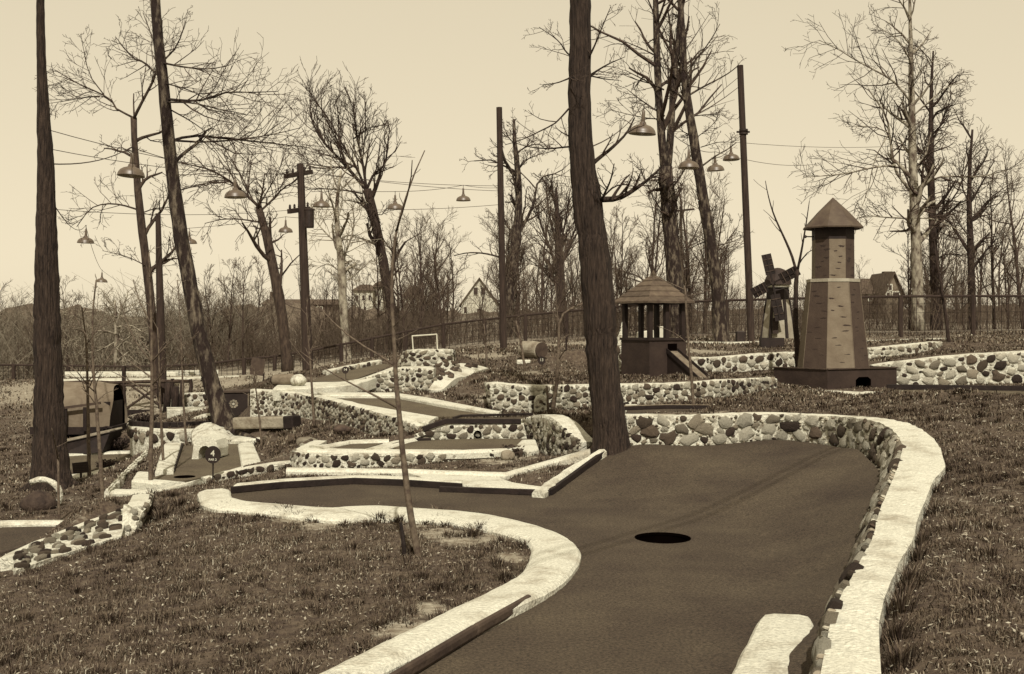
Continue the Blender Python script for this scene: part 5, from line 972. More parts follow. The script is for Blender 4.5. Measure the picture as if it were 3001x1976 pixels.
lamps = [('big lamp hanging close to the slender crooked tree', 384, 515, 17.8), ('lamp hanging before the crown of the curving tree', 690, 578, 21.8), ('lamp hanging low near the massive left trunk', 251, 712, 29), ('lamp hanging just right of the utility pole top', 942, 606, 27.5), ('lamp crossed by the tip of the front sapling', 1158, 612, 29.5), ('lamp alone in open sky left of the tall plain pole', 1358, 588, 33),
         ('largest lamp hanging beside the oak in front of the twin stems', 1882, 392, 17.5), ('lamp hanging before the trunk of the tree leaning away', 2018, 492, 22.5), ('middle lamp of the three near the tallest pole', 2097, 500, 27), ('lamp hanging against the tallest pole', 2143, 468, 28.5), ('smallest lamp, far off in the hollow', 298, 827, 42), ('pale lamp hanging left of the utility pole', 837, 680, 33.5), ('lamp half hidden behind the leaning trunk', 556, 714, 33)]
LT = {}
for i, (lb, u, v, Y) in enumerate(lamps):
    o = make_lamp() if i == 0 else copy_tree(lamp0)
    if i == 0: lamp0 = o
    o.location = G(u, v, Y); o['label'] = lb; o['category'] = 'lamp'; o['group'] = 'hanging lamps'; o.rotation_euler = (math.radians(R.uniform(-4, 4)), math.radians(R.uniform(-4, 4)), 0)
    LT[(u, v)] = G(u, v, Y) + Vector((0, 0, .45))
def wire(label, pts, r=.0065, sag=.012):
    c = pts[0].lerp(pts[-1], .5); m = MB(); q = []
    for a, b in zip(pts, pts[1:]):
        L = (b - a).length
        for k in range(10): t = k / 10; q.append(a.lerp(b, t) - Vector((0, 0, 4 * sag * L * t * (1 - t))) - c)
    q.append(pts[-1] - c); m.tube(q, r, 4, True); m.build('overhead_wire', 'wire', None, label=label, cat='wire', loc=c)
wire('wire carrying the row of lamps from the left trunk across the sky', [G(134, 480, 10.84), LT[(384, 515)], LT[(690, 578)], LT[(942, 606)], LT[(1158, 612)], LT[(1358, 588)], G(1520, 540, 42)])
wire('wire carrying the lamps from the oak towards the tallest pole', [G(1705, 440, 9.1), LT[(1882, 392)], LT[(2018, 492)], LT[(2097, 500)], G(2400, 480, 40)])
wire('wire from the tallest pole to the lamp hanging against it', [p4a.lerp(p4b, .24), LT[(2143, 468)], G(2728, 420, 37)])
wire('wire carrying the low lamps in the hollow', [G(134, 560, 10.84), LT[(251, 712)], LT[(298, 827)], G(420, 850, 55)])
wire('wire carrying the lamps left of the utility pole', [G(440, 640, 24), LT[(556, 714)], LT[(837, 680)], G(1100, 640, 38)])
for k, (a, b, lb) in enumerate((((110, 372, 14), (842, 512, 21.55), 'topmost wire running from the left edge to the utility pole'), ((110, 430, 14), (862, 509, 21.8), 'second wire running from the left edge to the utility pole'), ((110, 610, 16), (850, 616, 21.7), 'lower wire running from the left edge to the utility pole'), ((890, 506, 22.1), (1462, 545, 24), 'upper wire between the utility pole and the tall plain pole'), ((908, 504, 22.4), (1463, 560, 24), 'middle wire between the utility pole and the tall plain pole'), ((897, 612, 22.2), (1464, 600, 24), 'lowest wire between the utility pole and the tall plain pole'))):
    wire(lb, [G(*a), G(*b)], .005, .015)

# two wires high above the camera: their shadows cross the banked green
hd = Vector((sd.x, sd.y, 0)) / sd.z
for k, lb in enumerate(('overhead wire whose shadow crosses the banked green', 'second overhead wire beside it above the banked green')):
    a, b = P(1700, 1606 + 22 * k, 0), P(2040, 1506 + 18 * k, 0); d = (b - a).normalized(); q = a + hd * 4.4 + Vector((0, 0, 4.4)); wire(lb, [q - d * 6, q + d * 14], .0075, .0)
# ================================================================ number signs
def text_mesh(body, size, extrude=.0015, name='lettering'):
    cu = bpy.data.curves.new('t', 'FONT'); cu.body = body; cu.size = size; cu.extrude = extrude; cu.align_x = 'CENTER'; cu.align_y = 'CENTER'; cu.offset = size * .012
    o = bpy.data.objects.new('t', cu); COL.objects.link(o); bpy.context.view_layer.update()
    me = bpy.data.meshes.new_from_object(o.evaluated_get(bpy.context.evaluated_depsgraph_get())); bpy.data.objects.remove(o); me.name = name; me.materials.clear(); me.materials.append(MATS['lettering']); return me
def number_sign(label, u, v, base, Y, dpx, num, par, lean=0.0, wob=1.12):
    b = on(base[0], base[1], Y); c = G(u, v, Y); t = thing('number_sign', label, 'sign', b); r = dpx / 2 / F * Y; c = c - b
    m = MB(); n = 40; V = []
    for y in (-.006, .006):
        for k in range(n): a = 2 * math.pi * k / n; V.append(c + Vector((r * math.cos(a), y, r * wob * math.sin(a))))
    m.add(V, [tuple(range(n)), tuple(range(2 * n - 1, n - 1, -1))] + [(k, n + k, n + (k + 1) % n, (k + 1) % n) for k in range(n)]); m.build('disc', 'paint_dark', t)
    m = MB(); m.bar(Vector((0, .012, -.08)), c + Vector((0, .012, r * .5)), r * .16, .012, (0, 1, 0)); m.build('post', 'paint_dark', t)
    for body, s, dz in ((num, r * 1.05, r * .16), (par, r * .40, -r * .62)):
        if body:
            o = put('lettering', text_mesh(body, s), t, loc=c + Vector((0, -.0085, dz))); o.rotation_euler = (math.radians(90), 0, 0)
    return t
number_sign('black round sign reading 4 PAR 2 in white', 624, 1333, (622, 1414), 9.5, 46, '4', 'PAR 2')
number_sign('tiny black round sign reading 14 on the curb of the terrace', 1012, 1085, (1015, 1118), 14.9, 19, '14', None)
number_sign('small black round sign reading 13 alone on the grassy rise', 1587, 1057, (1591, 1094), 15.9, 22, '13', None)
# dark notice board near the left trunk
b = on(236, 1402, 11.9); c = G(236, 1371, 11.9) - b; t = thing('notice_board', 'small dark notice board with lines of faint writing', 'sign', b)
m = MB(); m.box(c, (.165, .015, .115), Matrix.Rotation(math.radians(-6), 3, 'Y')); m.build('panel', 'paint_dark', t)
m = MB(); m.bar(Vector((0, .012, -.1)), c + Vector((0, .012, 0)), .02, .015, (0, 1, 0)); m.build('post', 'paint_dark', t)
for k, (x0, x1) in enumerate(((-.06, .055), (-.05, .06), (-.062, .04), (-.055, .058))):
    m = MB(); z = .035 - .025 * k; x = x0
    while x < x1: w = R.uniform(.008, .02); m.box(c + Vector((x + w / 2, -.009, z)), (w, .002, .006)); x += w + .006
    m.build('lettering', 'wood_brown', t)

# ================================================================ the lighthouse
LY = 14.55; lc = G(2441, 1143, 13.9); lz = .385; lx = (2441 - CX) / F * LY
LH = thing('lighthouse', 'miniature octagonal lighthouse with cone roof on a dark base', 'lighthouse', (lx, LY, lz))
s_ = LY / F                                           # metres per pixel at the tower
zz_ = lambda v: (H - (v - CY) * s_) - lz
rot = math.radians(-90 + 22.5 - 3)
def oct_prism(name, prof, m, parent, n=8, r0=rot, smooth=False, cap=True, mats=None):
    mb = MB(); mb.lathe(prof, n, (0, 0, 0), r0, cap); return mb.build(name, m, parent)
tl = oct_prism('tower_lower', [(100 * s_ * 1.03, zz_(1082)), (75 * s_ * 1.0, zz_(826))], ('paint_grey', 'paint_face_dark'), LH)
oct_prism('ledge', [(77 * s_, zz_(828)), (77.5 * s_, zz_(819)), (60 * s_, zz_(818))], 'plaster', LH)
tu = oct_prism('tower_upper', [(61.5 * s_, zz_(822)), (60.5 * s_, zz_(702))], ('paint_grey', 'paint_face_dark'), LH)
for o in (tl, tu): o.data.polygons.foreach_set('material_index', [(k % 2 == 0) * 1 if k < 8 else 0 for k in range(len(o.data.polygons))])  # faces' light and dark put into alternate paints, not left to the sun
oct_prism('dark_band', [(61 * s_, zz_(704)), (61 * s_, zz_(660))], 'paint_dark', LH)
oct_prism('roof', [(60 * s_, zz_(664)), (86 * s_, zz_(672)), (87 * s_, zz_(668)), (45 * s_, zz_(622)), (1.5 * s_, zz_(580)), (.2 * s_, zz_(579))], 'paint_roof', LH)
m = MB(); a = Vector((-60 * s_, -.05, zz_(695))); m.tube([a, a + Vector((-25 * s_, -.02, 0))], .008, 6); m.lathe([(0, -.022), (.018, -.012), (.022, 0), (.018, .012), (0, .022)], 10, a + Vector((-25 * s_, -.02, 0))); m.build('lamp_bracket', 'iron', LH)
# corner battens
for (r0_, v0, r1_, v1) in ((103, 1082, 75.3, 826),):
    for k in range(8):
        an = rot + k * math.pi / 4; m = MB(); m.bar(Vector((math.cos(an) * r0_ * s_, math.sin(an) * r0_ * s_, zz_(v0))), Vector((math.cos(an) * r1_ * s_, math.sin(an) * r1_ * s_, zz_(v1))), .007, .007); m.build('corner_batten', 'paint_grey', LH)
# painted stone marks on the faces
mkm = []
for k in range(4):
    r_ = random.Random(k); V = [(-1, 0), (-.55, -.25), (-.3, -.55), (.05, -.35), (.3, -.75), (.6, -.2), (1, -.05), (.4, .1), (-.4, .15)]
    V = [(x + r_.uniform(-.12, .12), z + r_.uniform(-.1, .1)) for x, z in V]; mb = MB(); n = len(V)
    mb.add([Vector((x, -.0, z)) for x, z in V] + [Vector((x, .4, z)) for x, z in V], [tuple(range(n)), tuple(range(2 * n - 1, n - 1, -1))] + [(i, n + i, n + (i + 1) % n, (i + 1) % n) for i in range(n)]); mkm.append(mesh_np('painted_mark', mb.V, mb.F, False, ('paint_brown',)))
def marks(r_lo, v_lo, r_hi, v_hi, faces, rows):
    for f in faces:
        an = rot + (f + .5) * math.pi / 4; ap = math.cos(math.pi / 8)
        for k in range(rows):
            t_ = (k + R.uniform(.15, .85)) / rows; rr = (r_lo + (r_hi - r_lo) * t_) * s_ * ap; z = zz_(v_lo) + (zz_(v_hi) - zz_(v_lo)) * t_
            half = rr * math.tan(math.pi / 8) * .72; off = R.uniform(-half, half); nrm = Vector((math.cos(an), math.sin(an), 0)); tan = Vector((-math.sin(an), math.cos(an), 0))
            o = put('painted_mark', R.choice(mkm), LH, loc=nrm * (rr + .003) + tan * off + Vector((0, 0, z))); w = R.uniform(.026, .055); o.scale = (w * R.choice((-1, 1)), .008, w * R.uniform(.45, .95)); o.rotation_euler = (0, 0, an + math.pi / 2)
marks(101, 1070, 76, 838, (7, 0, 6), 11); marks(61, 812, 60, 712, (7, 0, 6), 6)
# base
fc = G(2425, 1146, 13.8); fl = G(2268, 1141, 14.45); fr_ = G(2628, 1144, 14.3)
bx = [(p.x - lx, p.y - LY) for p in (fl, fc, fr_)]; far = (bx[0][0] + bx[2][0] - bx[1][0], bx[0][1] + bx[2][1] - bx[1][1]); bt = zz_(1077)
# the right-hand face holds an arched opening
def base_poly():
    m = MB(); z0, z1 = -.06, bt; A, B_, C_ = [Vector((x, y, 0)) for x, y in bx]; D_ = Vector((far[0], far[1], 0))
    up = lambda p, z: Vector((p.x, p.y, z)); e = (C_ - B_); L = e.length; d = e.normalized(); nin = Vector((-d.y, d.x, 0))
    s0, s1 = L * .40, L * .62; zt, zs = .155, .12
    loop = [up(B_, z0), up(B_ + d * s0, z0), up(B_ + d * s0, zs), up(B_ + d * (s0 + (s1 - s0) * .2), zt), up(B_ + d * (s0 + (s1 - s0) * .8), zt), up(B_ + d * s1, zs), up(B_ + d * s1, z0), up(C_, z0), up(C_, z1), up(B_, z1)]
    m.add(loop, [(0, 1, 2, 9), (2, 3, 9), (3, 4, 8, 9), (4, 5, 8), (5, 6, 7, 8)])
    m.add([up(A, z0), up(B_, z0), up(B_, z1), up(A, z1)], [(0, 1, 2, 3)]); m.add([up(C_, z0), up(D_, z0), up(D_, z1), up(C_, z1)], [(0, 1, 2, 3)]); m.add([up(D_, z0), up(A, z0), up(A, z1), up(D_, z1)], [(0, 1, 2, 3)])
    m.add([up(A, z1), up(B_, z1), up(C_, z1), up(D_, z1)], [(0, 1, 2, 3)])
    m.build('base', 'paint_brown', LH)
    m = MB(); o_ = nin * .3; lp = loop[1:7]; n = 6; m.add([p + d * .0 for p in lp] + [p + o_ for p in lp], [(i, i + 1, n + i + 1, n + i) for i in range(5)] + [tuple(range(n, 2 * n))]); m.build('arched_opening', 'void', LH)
    for a, b in ((A, B_), (B_, C_), (C_, D_)):
        m = MB(); m.bar(up(a, z1 + .008), up(b, z1 + .008), .035, .014); m.build('base_trim', 'wood_brown', LH)
base_poly()
EXC.append([(x + lx, y + LY) for x, y in bx + [far]])

# ================================================================ the gazebo with its ramp
gy = 14.6; gc = G(1912, 1102, gy); ga = on(1915, 1102, 14.75)
GZB = thing('gazebo', 'small open gazebo with square shingled roof and a ramp', 'gazebo', (ga.x, ga.y, ga.z)); gs = 14.75 / F; grz = math.radians(31)
gm3 = Matrix.Rotation(grz, 3, 'Z'); gv = lambda x, y, z: gm3 @ Vector((x, y, z)); gzv = lambda v: (H - (v - CY) * gs) - ga.z
S = .30                                              # half side
m = MB(); hb = gzv(997); m.prism([gv(x, y, 0)[:2] for x, y in ((-S, -S), (S, -S), (S, S), (-S, S))], -.08, hb); m.build('base', 'paint_brown', GZB)
m = MB(); m.prism([gv(x, y, 0)[:2] for x, y in ((-S * 1.05, -S * 1.05), (S * 1.05, -S * 1.05), (S * 1.05, S * 1.05), (-S * 1.05, S * 1.05))], hb, hb + .03); m.build('floor', 'paint_dark', GZB)
for x, y in ((-1, -1), (1, -1), (1, 1), (-1, 1), (0, -1), (0, 1)):
    m = MB(); m.bar(gv(x * S * .88, y * S * .88, hb + .02), gv(x * S * .88, y * S * .88, gzv(875)), .055, .055, gv(0, 1, 0)); m.build('post', 'paint_dark', GZB)
m = MB(); zr = gzv(888)
for (x0, y0, x1, y1) in ((-1, -1, 1, -1), (1, -1, 1, 1), (1, 1, -1, 1), (-1, 1, -1, -1)): m.bar(gv(x0 * S * .88, y0 * S * .88, zr), gv(x1 * S * .88, y1 * S * .88, zr), .04, .04)
m.build('roof_beam', 'paint_dark', GZB)
NC = 5; z0, z1 = gzv(884), gzv(806); r0_, r1_ = .36, .012
for k in range(NC):
    t0, t1 = k / NC, (k + 1) / NC; ra, rb = r0_ + (r1_ - r0_) * t0 + .022, r0_ + (r1_ - r0_) * t1 - .004; za, zb = z0 + (z1 - z0) * t0, z0 + (z1 - z0) * t1 + .006
    cs = [(-1, -1), (1, -1), (1, 1), (-1, 1)]
    for j in range(4):
        a, b = cs[j], cs[(j + 1) % 4]; m = MB(); n = 10; V = []
        for q, (rr, zz2) in enumerate(((ra, za - .026), (ra, za), (rb, zb))):
            for i in range(n + 1):
                f = i / n; jz = R.uniform(-.003, .003) if q < 2 else 0; V.append(gv((a[0] + (b[0] - a[0]) * f) * rr, (a[1] + (b[1] - a[1]) * f) * rr, zz2 + jz))
        m.add(V, [(q * (n + 1) + i, q * (n + 1) + i + 1, (q + 1) * (n + 1) + i + 1, (q + 1) * (n + 1) + i) for q in range(2) for i in range(n)]); m.build('shingle_course', 'shingle', GZB)
m = MB(); m.prism([gv(x * r0_ * .97, y * r0_ * .97, 0)[:2] for x, y in ((-1, -1), (1, -1), (1, 1), (-1, 1))], z0 - .03, z0 - .012); m.build('soffit', 'paint_dark', GZB)
m = MB(); m.prism([gv(x * .03, y * .03, 0)[:2] for x, y in ((-1, -1), (1, -1), (1, 1), (-1, 1))], z1 - .005, z1 + .02); m.tube([gv(0, 0, z1), gv(0, 0, z1 + .06)], [.03, .008], 6); m.build('finial', 'shingle', GZB)
# ramp leaving the base on its right-front face
zr0 = gzv(1026); en = gv(.07, -S - .8, 0); ra_ = gv(.07, -S + .02, zr0); rb_ = Vector((en.x, en.y, gz1(ga.x + en.x, ga.y + en.y) - ga.z + .012)); wv = gv(1, 0, 0) * .085
a0, a1, b0_, b1_ = ra_ - wv, ra_ + wv, rb_ - wv * 1.05, rb_ + wv * 1.05; th = Vector((0, 0, -.015))
m = MB(); m.add([a0, b0_, b1_, a1, a0 + th, b0_ + th, b1_ + th, a1 + th], [(0, 1, 2, 3), (7, 6, 5, 4), (0, 4, 5, 1), (1, 5, 6, 2), (2, 6, 7, 3), (3, 7, 4, 0)]); m.build('ramp', 'wood_grey', GZB)
for sgn in (-1, 1):
    m = MB(); m.bar(ra_ + wv * sgn * 1.08 + Vector((0, 0, .012)), rb_ + wv * sgn * 1.13 + Vector((0, 0, .012)), .014, .05); m.build('ramp_rail', 'wood_dark', GZB)
    q_, e_ = ra_ + wv * sgn * .98, rb_ + wv * sgn * 1.0; dv = wv * (-.12 * sgn); lo = Vector((q_.x, q_.y, -.05))
    m = MB(); m.add([q_ + th, e_ + th, lo, q_ + dv + th, e_ + dv + th, lo + dv], [(0, 2, 1), (3, 4, 5), (0, 1, 4, 3), (0, 3, 5, 2), (1, 2, 5, 4)]); m.build('ramp_side', 'paint_dark', GZB)
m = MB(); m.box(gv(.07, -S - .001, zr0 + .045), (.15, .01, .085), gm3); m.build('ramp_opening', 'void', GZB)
EXC.append([(ga.x + v.x, ga.y + v.y) for v in (gv(-S, -S, 0), gv(S, -S, 0), gv(S, S, 0), gv(-S, S, 0))]); EXC.append([((ga + p).x, (ga + p).y) for p in (a0, b0_, b1_, a1)])

# ================================================================ the windmill
wy = 20.0; wb = on(2262, 1022, wy); WM = thing('windmill', 'miniature dark windmill with four board sails and whitewashed foot', 'windmill', (wb.x, wb.y, wb.z)); ws_ = wy / F
wz = lambda v: (H - (v - CY) * ws_) - wb.z; wx = lambda u: (u - CX) / F * wy - wb.x
m = MB(); m.prism([(wx(2226), -.12), (wx(2292), -.16), (wx(2300), .2), (wx(2232), .2)], -.1, wz(990)); m.build('plinth', 'paint_dark', WM)
cxw = wx(2284)
def wpr(name, prof, m_, n=6, off=0.0):
    mb = MB(); mb.lathe([(r * ws_, wz(v)) for r, v in prof], n, (cxw, .12, 0), math.radians(-90) + off, True); return mb.build(name, m_, WM)
wpr('tower', [(48, 992), (44, 950), (37, 900), (33, 878)], 'plaster', 6, .35); wpr('tower_top', [(33, 879), (33, 850), (31, 840)], 'paint_dark', 6, .35)
for k in range(6):
    an = math.radians(-90) + .35 + k * math.pi / 3; m = MB(); m.bar(Vector((cxw + math.cos(an) * 48.5 * ws_, .12 + math.sin(an) * 48.5 * ws_, wz(991))), Vector((cxw + math.cos(an) * 33.5 * ws_, .12 + math.sin(an) * 33.5 * ws_, wz(878))), .05, .03); m.build('corner_board', 'paint_dark', WM)
wpr('white_band', [(34, 842), (36, 836), (33, 832)], 'paint_white', 12); wpr('cap', [(40, 834), (38, 822), (31, 805), (20, 790), (8, 785), (0.5, 784)], 'paint_brown', 14)
hub = Vector((wx(2254), -.28, wz(832)))
m = MB(); m.tube([hub + Vector((.1, .3, 0)), hub + Vector((-.01, -.04, 0))], [.025, .03], 8); m.build('axle', 'iron', WM)
for (u, v, w_) in ((2236, 748, 28), (2322, 794, 31), (2200, 862, 31), (2274, 940, 28)):
    tip = Vector((wx(u), -.28 + (u - 2254) * ws_ * -.35, wz(v))); d = (tip - hub); m = MB(); mid = hub.lerp(tip, .30); side = d.cross(Vector((0, 1, 0))).normalized()
    m.bar(mid, tip, w_ * ws_, .014, (0, 1, 0)); sl = m.build('sail', 'wood_dark', WM)
    m = MB(); m.bar(hub, tip.lerp(hub, .02) + Vector((0, -.014, 0)), .03, .022, (0, 1, 0)); m.build('sail_spar', 'wood_dark', sl)
    for f_ in (.42, .62, .82):
        m = MB(); p_ = hub.lerp(tip, f_) + Vector((0, -.012, 0)); m.bar(p_ - side * w_ * ws_ * .48, p_ + side * w_ * ws_ * .48, .014, .014); m.build('sail_batten', 'wood_brown', sl)
m = MB(); m.box(Vector((wx(2266), -.165, wz(955))), (.1, .03, .28)); m.build('door', 'paint_brown', WM)
# white cone studded with pebbles, pale box behind the gazebo
b = on(1824, 1012, 16.8); m = MB(); m.lathe([(.105, 0), (.1, .02), (.045, .2), (.008, .345), (0, .35)], 18); cn = m.build('stone_cone', 'mortar', None, label='pebble-studded white cone between the oak and the gazebo', cat='cone', loc=Vector((b.x, b.y, G(1824, 1012, 16.8).z)), smooth=True)
for k in range(40):
    t_ = R.uniform(.05, .85); a = R.uniform(0, 6.28); r_ = .1 * (1 - t_); put_stone(cn, Vector((r_ * math.cos(a), r_ * math.sin(a), .345 * t_)), Vector((math.cos(a), math.sin(a), .3)), Vector((-math.sin(a), math.cos(a), 0)), R.uniform(.008, .016), R.uniform(.008, .014), .008, TONES((5, 4, 1, 0)))
b = on(1890, 990, 20.5)
m = MB(); m.add([Vector((-.16, -.1, -.1)), Vector((.16, -.14, -.1)), Vector((.16, .2, -.1)), Vector((-.16, .2, -.1)), Vector((-.13, -.08, .24)), Vector((.15, -.1, .28)), Vector((.15, .18, .28)), Vector((-.13, .18, .24))], [(0, 3, 2, 1), (4, 5, 6, 7), (0, 1, 5, 4), (1, 2, 6, 5), (2, 3, 7, 6), (3, 0, 4, 7)])
m.build('concrete_block', 'paint_white', None, label='big whitewashed block seen through the posts of the gazebo', cat='block', loc=b, bevel=.02)
b = on(1932, 992, 20.8); m = MB(); m.box((0, 0, .1), (.14, .25, .5)); m.build('concrete_block', 'paint_white', None, label='narrow whitewashed block seen between two posts of the gazebo', cat='block', loc=b, bevel=.02)

# ================================================================ barrel, log, boulders
def boulder(label, u, v, Y, a, b_, c_, m_, seed, cat='boulder', sink=.25):
    r_ = random.Random(seed); bm = bmesh.new(); bmesh.ops.create_icosphere(bm, subdivisions=3, radius=1.0)
    ph = [r_.uniform(0, 6.28) for _ in range(6)]
    for vt in bm.verts:
        c = vt.co; k = 1 + .10 * math.sin(2.3 * c.x + ph[0]) + .09 * math.sin(2.9 * c.y + ph[1]) + .08 * math.sin(3.3 * c.z + ph[2]) + .04 * math.sin(7 * c.x + 5 * c.y + ph[3])
        vt.co = Vector((c.x * k * a, c.y * k * b_, c.z * k * c_))
    me = bpy.data.meshes.new('boulder'); bm.to_mesh(me); bm.free(); me.materials.append(MATS[m_]); me.polygons.foreach_set('use_smooth', [True] * len(me.polygons))
    p = on(u, v, Y); o = put('boulder', me, None, label, cat, loc=Vector((p.x, p.y, p.z + c_ * (1 - sink)))); EXC.append([(p.x + a * .8 * math.cos(t), p.y + b_ * .8 * math.sin(t)) for t in np.linspace(0, 6.28, 9)[:-1]]); return o
rb0 = boulder('large rounded boulder with a white rim beside the left trunk', 118, 1482, 9.3, .15, .12, .10, 'stone_dark', 3, sink=.5)
w_, *_ = (None,)
m = MB(); q_ = on(122, 1484, 9.45); m.tube([q_ + Vector((.155 * math.cos(a), 0.0, .09 + .135 * math.sin(a))) - q_ for a in np.linspace(-.6, 2.2, 14)], .026, 7, True, .1); m.build('mortar_rim', 'mortar', rb0, loc=q_ - rb0.location, smooth=True)
boulder('flat pale boulder in the grass left of the small greens', 902, 1305, 10.9, .12, .09, .055, 'stone_light', 5)
ball = boulder('round white ball beside the log on the wall top', 873, 1138, 13.8, .1, .1, .085, 'mortar', 8, 'ball', .12); ball.location = G(873, 1118, 13.75)
boulder('small dark rock in the grass below the sloping green', 1005, 1262, 11.7, .09, .07, .05, 'stone_dark', 9)
boulder('pale squat rock in the dark hollow by the curved wall', 1490, 1350, 9.45, .07, .06, .045, 'stone_light', 12)
lg = on(832, 1135, 14.0); t = thing('log_barrel', 'stubby grey barrel lying beside the white ball', 'barrel', (lg.x, lg.y, G(832, 1114, 14.0).z))
m = MB(); prof = [(.0, -.14), (.062, -.14), (.072, -.12), (.078, 0), (.074, .12), (.064, .14), (.0, .14)]; m.lathe(prof, 20); o = m.build('body', 'wood_grey', t, smooth=False); o.rotation_euler = (0, math.radians(88), math.radians(-12))
m = MB(); m.lathe([(.0, -.018), (.045, -.018), (.05, -.004), (.05, .0), (0, .002)], 16); o = m.build('bung', 'wood_dark', t); o.rotation_euler = (0, math.radians(88), math.radians(-12)); o.location = (-.14, .03, .0)
bb = on(1560, 1040, 17.8); t = thing('tunnel_barrel', 'large half-buried barrel with dark round end on the rise', 'barrel', bb + Vector((0, 0, .12)))
m = MB(); m.lathe([(.118, -.22), (.132, -.2), (.14, 0), (.132, .2), (.118, .22), (.112, .2), (.0, .19)], 22); o = m.build('body', 'log_pale', t, smooth=False); o.rotation_euler = (math.radians(92), 0, math.radians(38))
m = MB(); m.lathe([(.0, .0), (.122, .0), (.122, .02), (.0, .02)], 22); o = m.build('end_disc', 'wood_brown', t); o.rotation_euler = (math.radians(92), 0, math.radians(38)); o.location = Vector((math.sin(math.radians(38)) * .22, -math.cos(math.radians(38)) * .22, .0))
bp = on(1535, 1047, 17.4); m = MB(); m.box((0, 0, .02), (.22, .12, .07)); m.build('concrete_block', 'concrete', None, label='white concrete threshold under the half-buried barrel', cat='block', loc=bp, bevel=.015)
# squared log bench
a, b = G(693, 1240, 13.2), G(855, 1238, 12.75); c = a.lerp(b, .5); t = thing('log_bench', 'thick squared log lying beside the leaning tree', 'log', Vector((c.x, c.y, c.z - .07)))
m = MB(); m.bar(a - t.location, b - t.location, .14, .135); o = m.build('log', 'log_pale', t, bevel=.02)
dd = (b - a).normalized(); m = MB(); m.bar(b - t.location - dd * .07, b - t.location + dd * .08, .15, .15); m.build('dark_end', 'wood_dark', t, bevel=.015)
curb('concrete_pad', 'white mortar patch at the roots of the leaning tree', [(600, 1268), (700, 1262), (790, 1258), (822, 1268)], [(590, 1292), (660, 1290), (745, 1288), (800, 1274)], [-.15, -.12, -.09, -.07], smooth=1, cat='slab', edge=.015, ground=True)
# emblem box
a = G(690, 1218, 14.0); t = thing('emblem_box', 'square black board bearing a pale floral rosette', 'board', a)
m = MB(); w2 = 74 / F * 14.0; h2 = 66 / F * 14.0; m.box((0, .1, h2 / 2), (w2, .22, h2)); m.build('box', 'paint_dark', t)
m = MB(); m.box((w2 / 2 + .005, .1, h2 / 2), (.012, .225, h2 * 1.02)); m.build('edge_strip', 'wood_grey', t)
m = MB(); m.bar(Vector((-w2 / 2 - .05, .1, h2 + .012)), Vector((w2 / 2 + .02, .1, h2 + .02)), .25, .022); m.build('lid', 'wood_brown', t)
ec = Vector((-.02, -.015, h2 * .52))
for k in range(9):
    an = k * 2 * math.pi / 9 + .2; m = MB(); c = ec + Vector((math.cos(an) * .04, 0, math.sin(an) * .04)); n = 7
    m.add([c + Vector((.02 * math.cos(2 * math.pi * i / n), 0, .014 * math.sin(2 * math.pi * i / n))) for i in range(n)] + [c + Vector((.02 * math.cos(2 * math.pi * i / n), .006, .014 * math.sin(2 * math.pi * i / n))) for i in range(n)], [tuple(range(n))] + [(i, n + i, n + (i + 1) % n, (i + 1) % n) for i in range(n)]); m.build('petal', 'stone_light', t)
m = MB(); n = 10; m.add([ec + Vector((.017 * math.cos(2 * math.pi * i / n), -.003, .017 * math.sin(2 * math.pi * i / n))) for i in range(n)], [tuple(range(n))]); m.build('rosette_centre', 'stone_pale', t)
# white saddle with arch on hole four
a = P(600, 1346, -.15); t = thing('arch_obstacle', 'white concrete arch standing across hole four', 'obstacle', a); s4 = a.y / F
prof = [(-38, 0), (-18, 0), (-18, 20), (-14, 32), (-6, 38), (4, 39), (13, 34), (17, 24), (17, 2), (38, 4), (40, 30), (32, 55), (14, 66), (-6, 66), (-26, 62), (-32, 45)]
V = [Vector((x * s4, 0, z * s4)) for x, z in prof]; n = len(V); m = MB(); m.add(V + [v + Vector((.03, .28, .0)) for v in V], [(i, n + i, n + (i + 1) % n, (i + 1) % n) for i in range(n)])
fr = [(0, 1, 15), (1, 2, 15), (2, 14, 15), (2, 3, 14), (3, 13, 14), (3, 4, 13), (4, 5, 13), (5, 12, 13), (5, 6, 12), (6, 11, 12), (6, 7, 11), (7, 10, 11), (7, 8, 10), (8, 9, 10)]
m.add(V, fr); m.add([v + Vector((.03, .28, .0)) for v in V], [f[::-1] for f in fr]); m.build('arch', 'concrete', t)
# white mortar mass behind it, sloping down from the planter
pts = [P(565, 1303, -.16), P(690, 1303, -.16), P(680, 1262, -.08), P(560, 1262, -.08)]
m = MB(); o0 = pts[0].copy(); g_ = 7; V = []
for j in range(g_):
    for i in range(g_ + 3):
        fx, fy = i / (g_ + 2), j / (g_ - 1); p = pts[0].lerp(pts[1], fx).lerp(pts[3].lerp(pts[2], fx), fy); V.append(p - o0 + Vector((0, 0, .10 * math.sin(math.pi * fx) * (.4 + .6 * fy) + R.uniform(-.008, .008))))
w_ = g_ + 3; m.add(V, [(j * w_ + i, j * w_ + i + 1, (j + 1) * w_ + i + 1, (j + 1) * w_ + i) for j in range(g_ - 1) for i in range(w_ - 1)])
nv = m.n; ed = [j * w_ for j in range(g_ - 1, 0, -1)] + list(range(w_)) + [j * w_ + w_ - 1 for j in range(1, g_)]
m.add([Vector(V[i]) for i in ed] + [Vector(V[i]) - Vector((0, 0, .2)) for i in ed], [(i, len(ed) + i, len(ed) + i + 1, i + 1) for i in range(len(ed) - 1)])
m.build('mortar_mound', 'mortar', None, label='smooth white mortar mound between the planter and hole four', cat='mound', loc=o0, smooth=True)

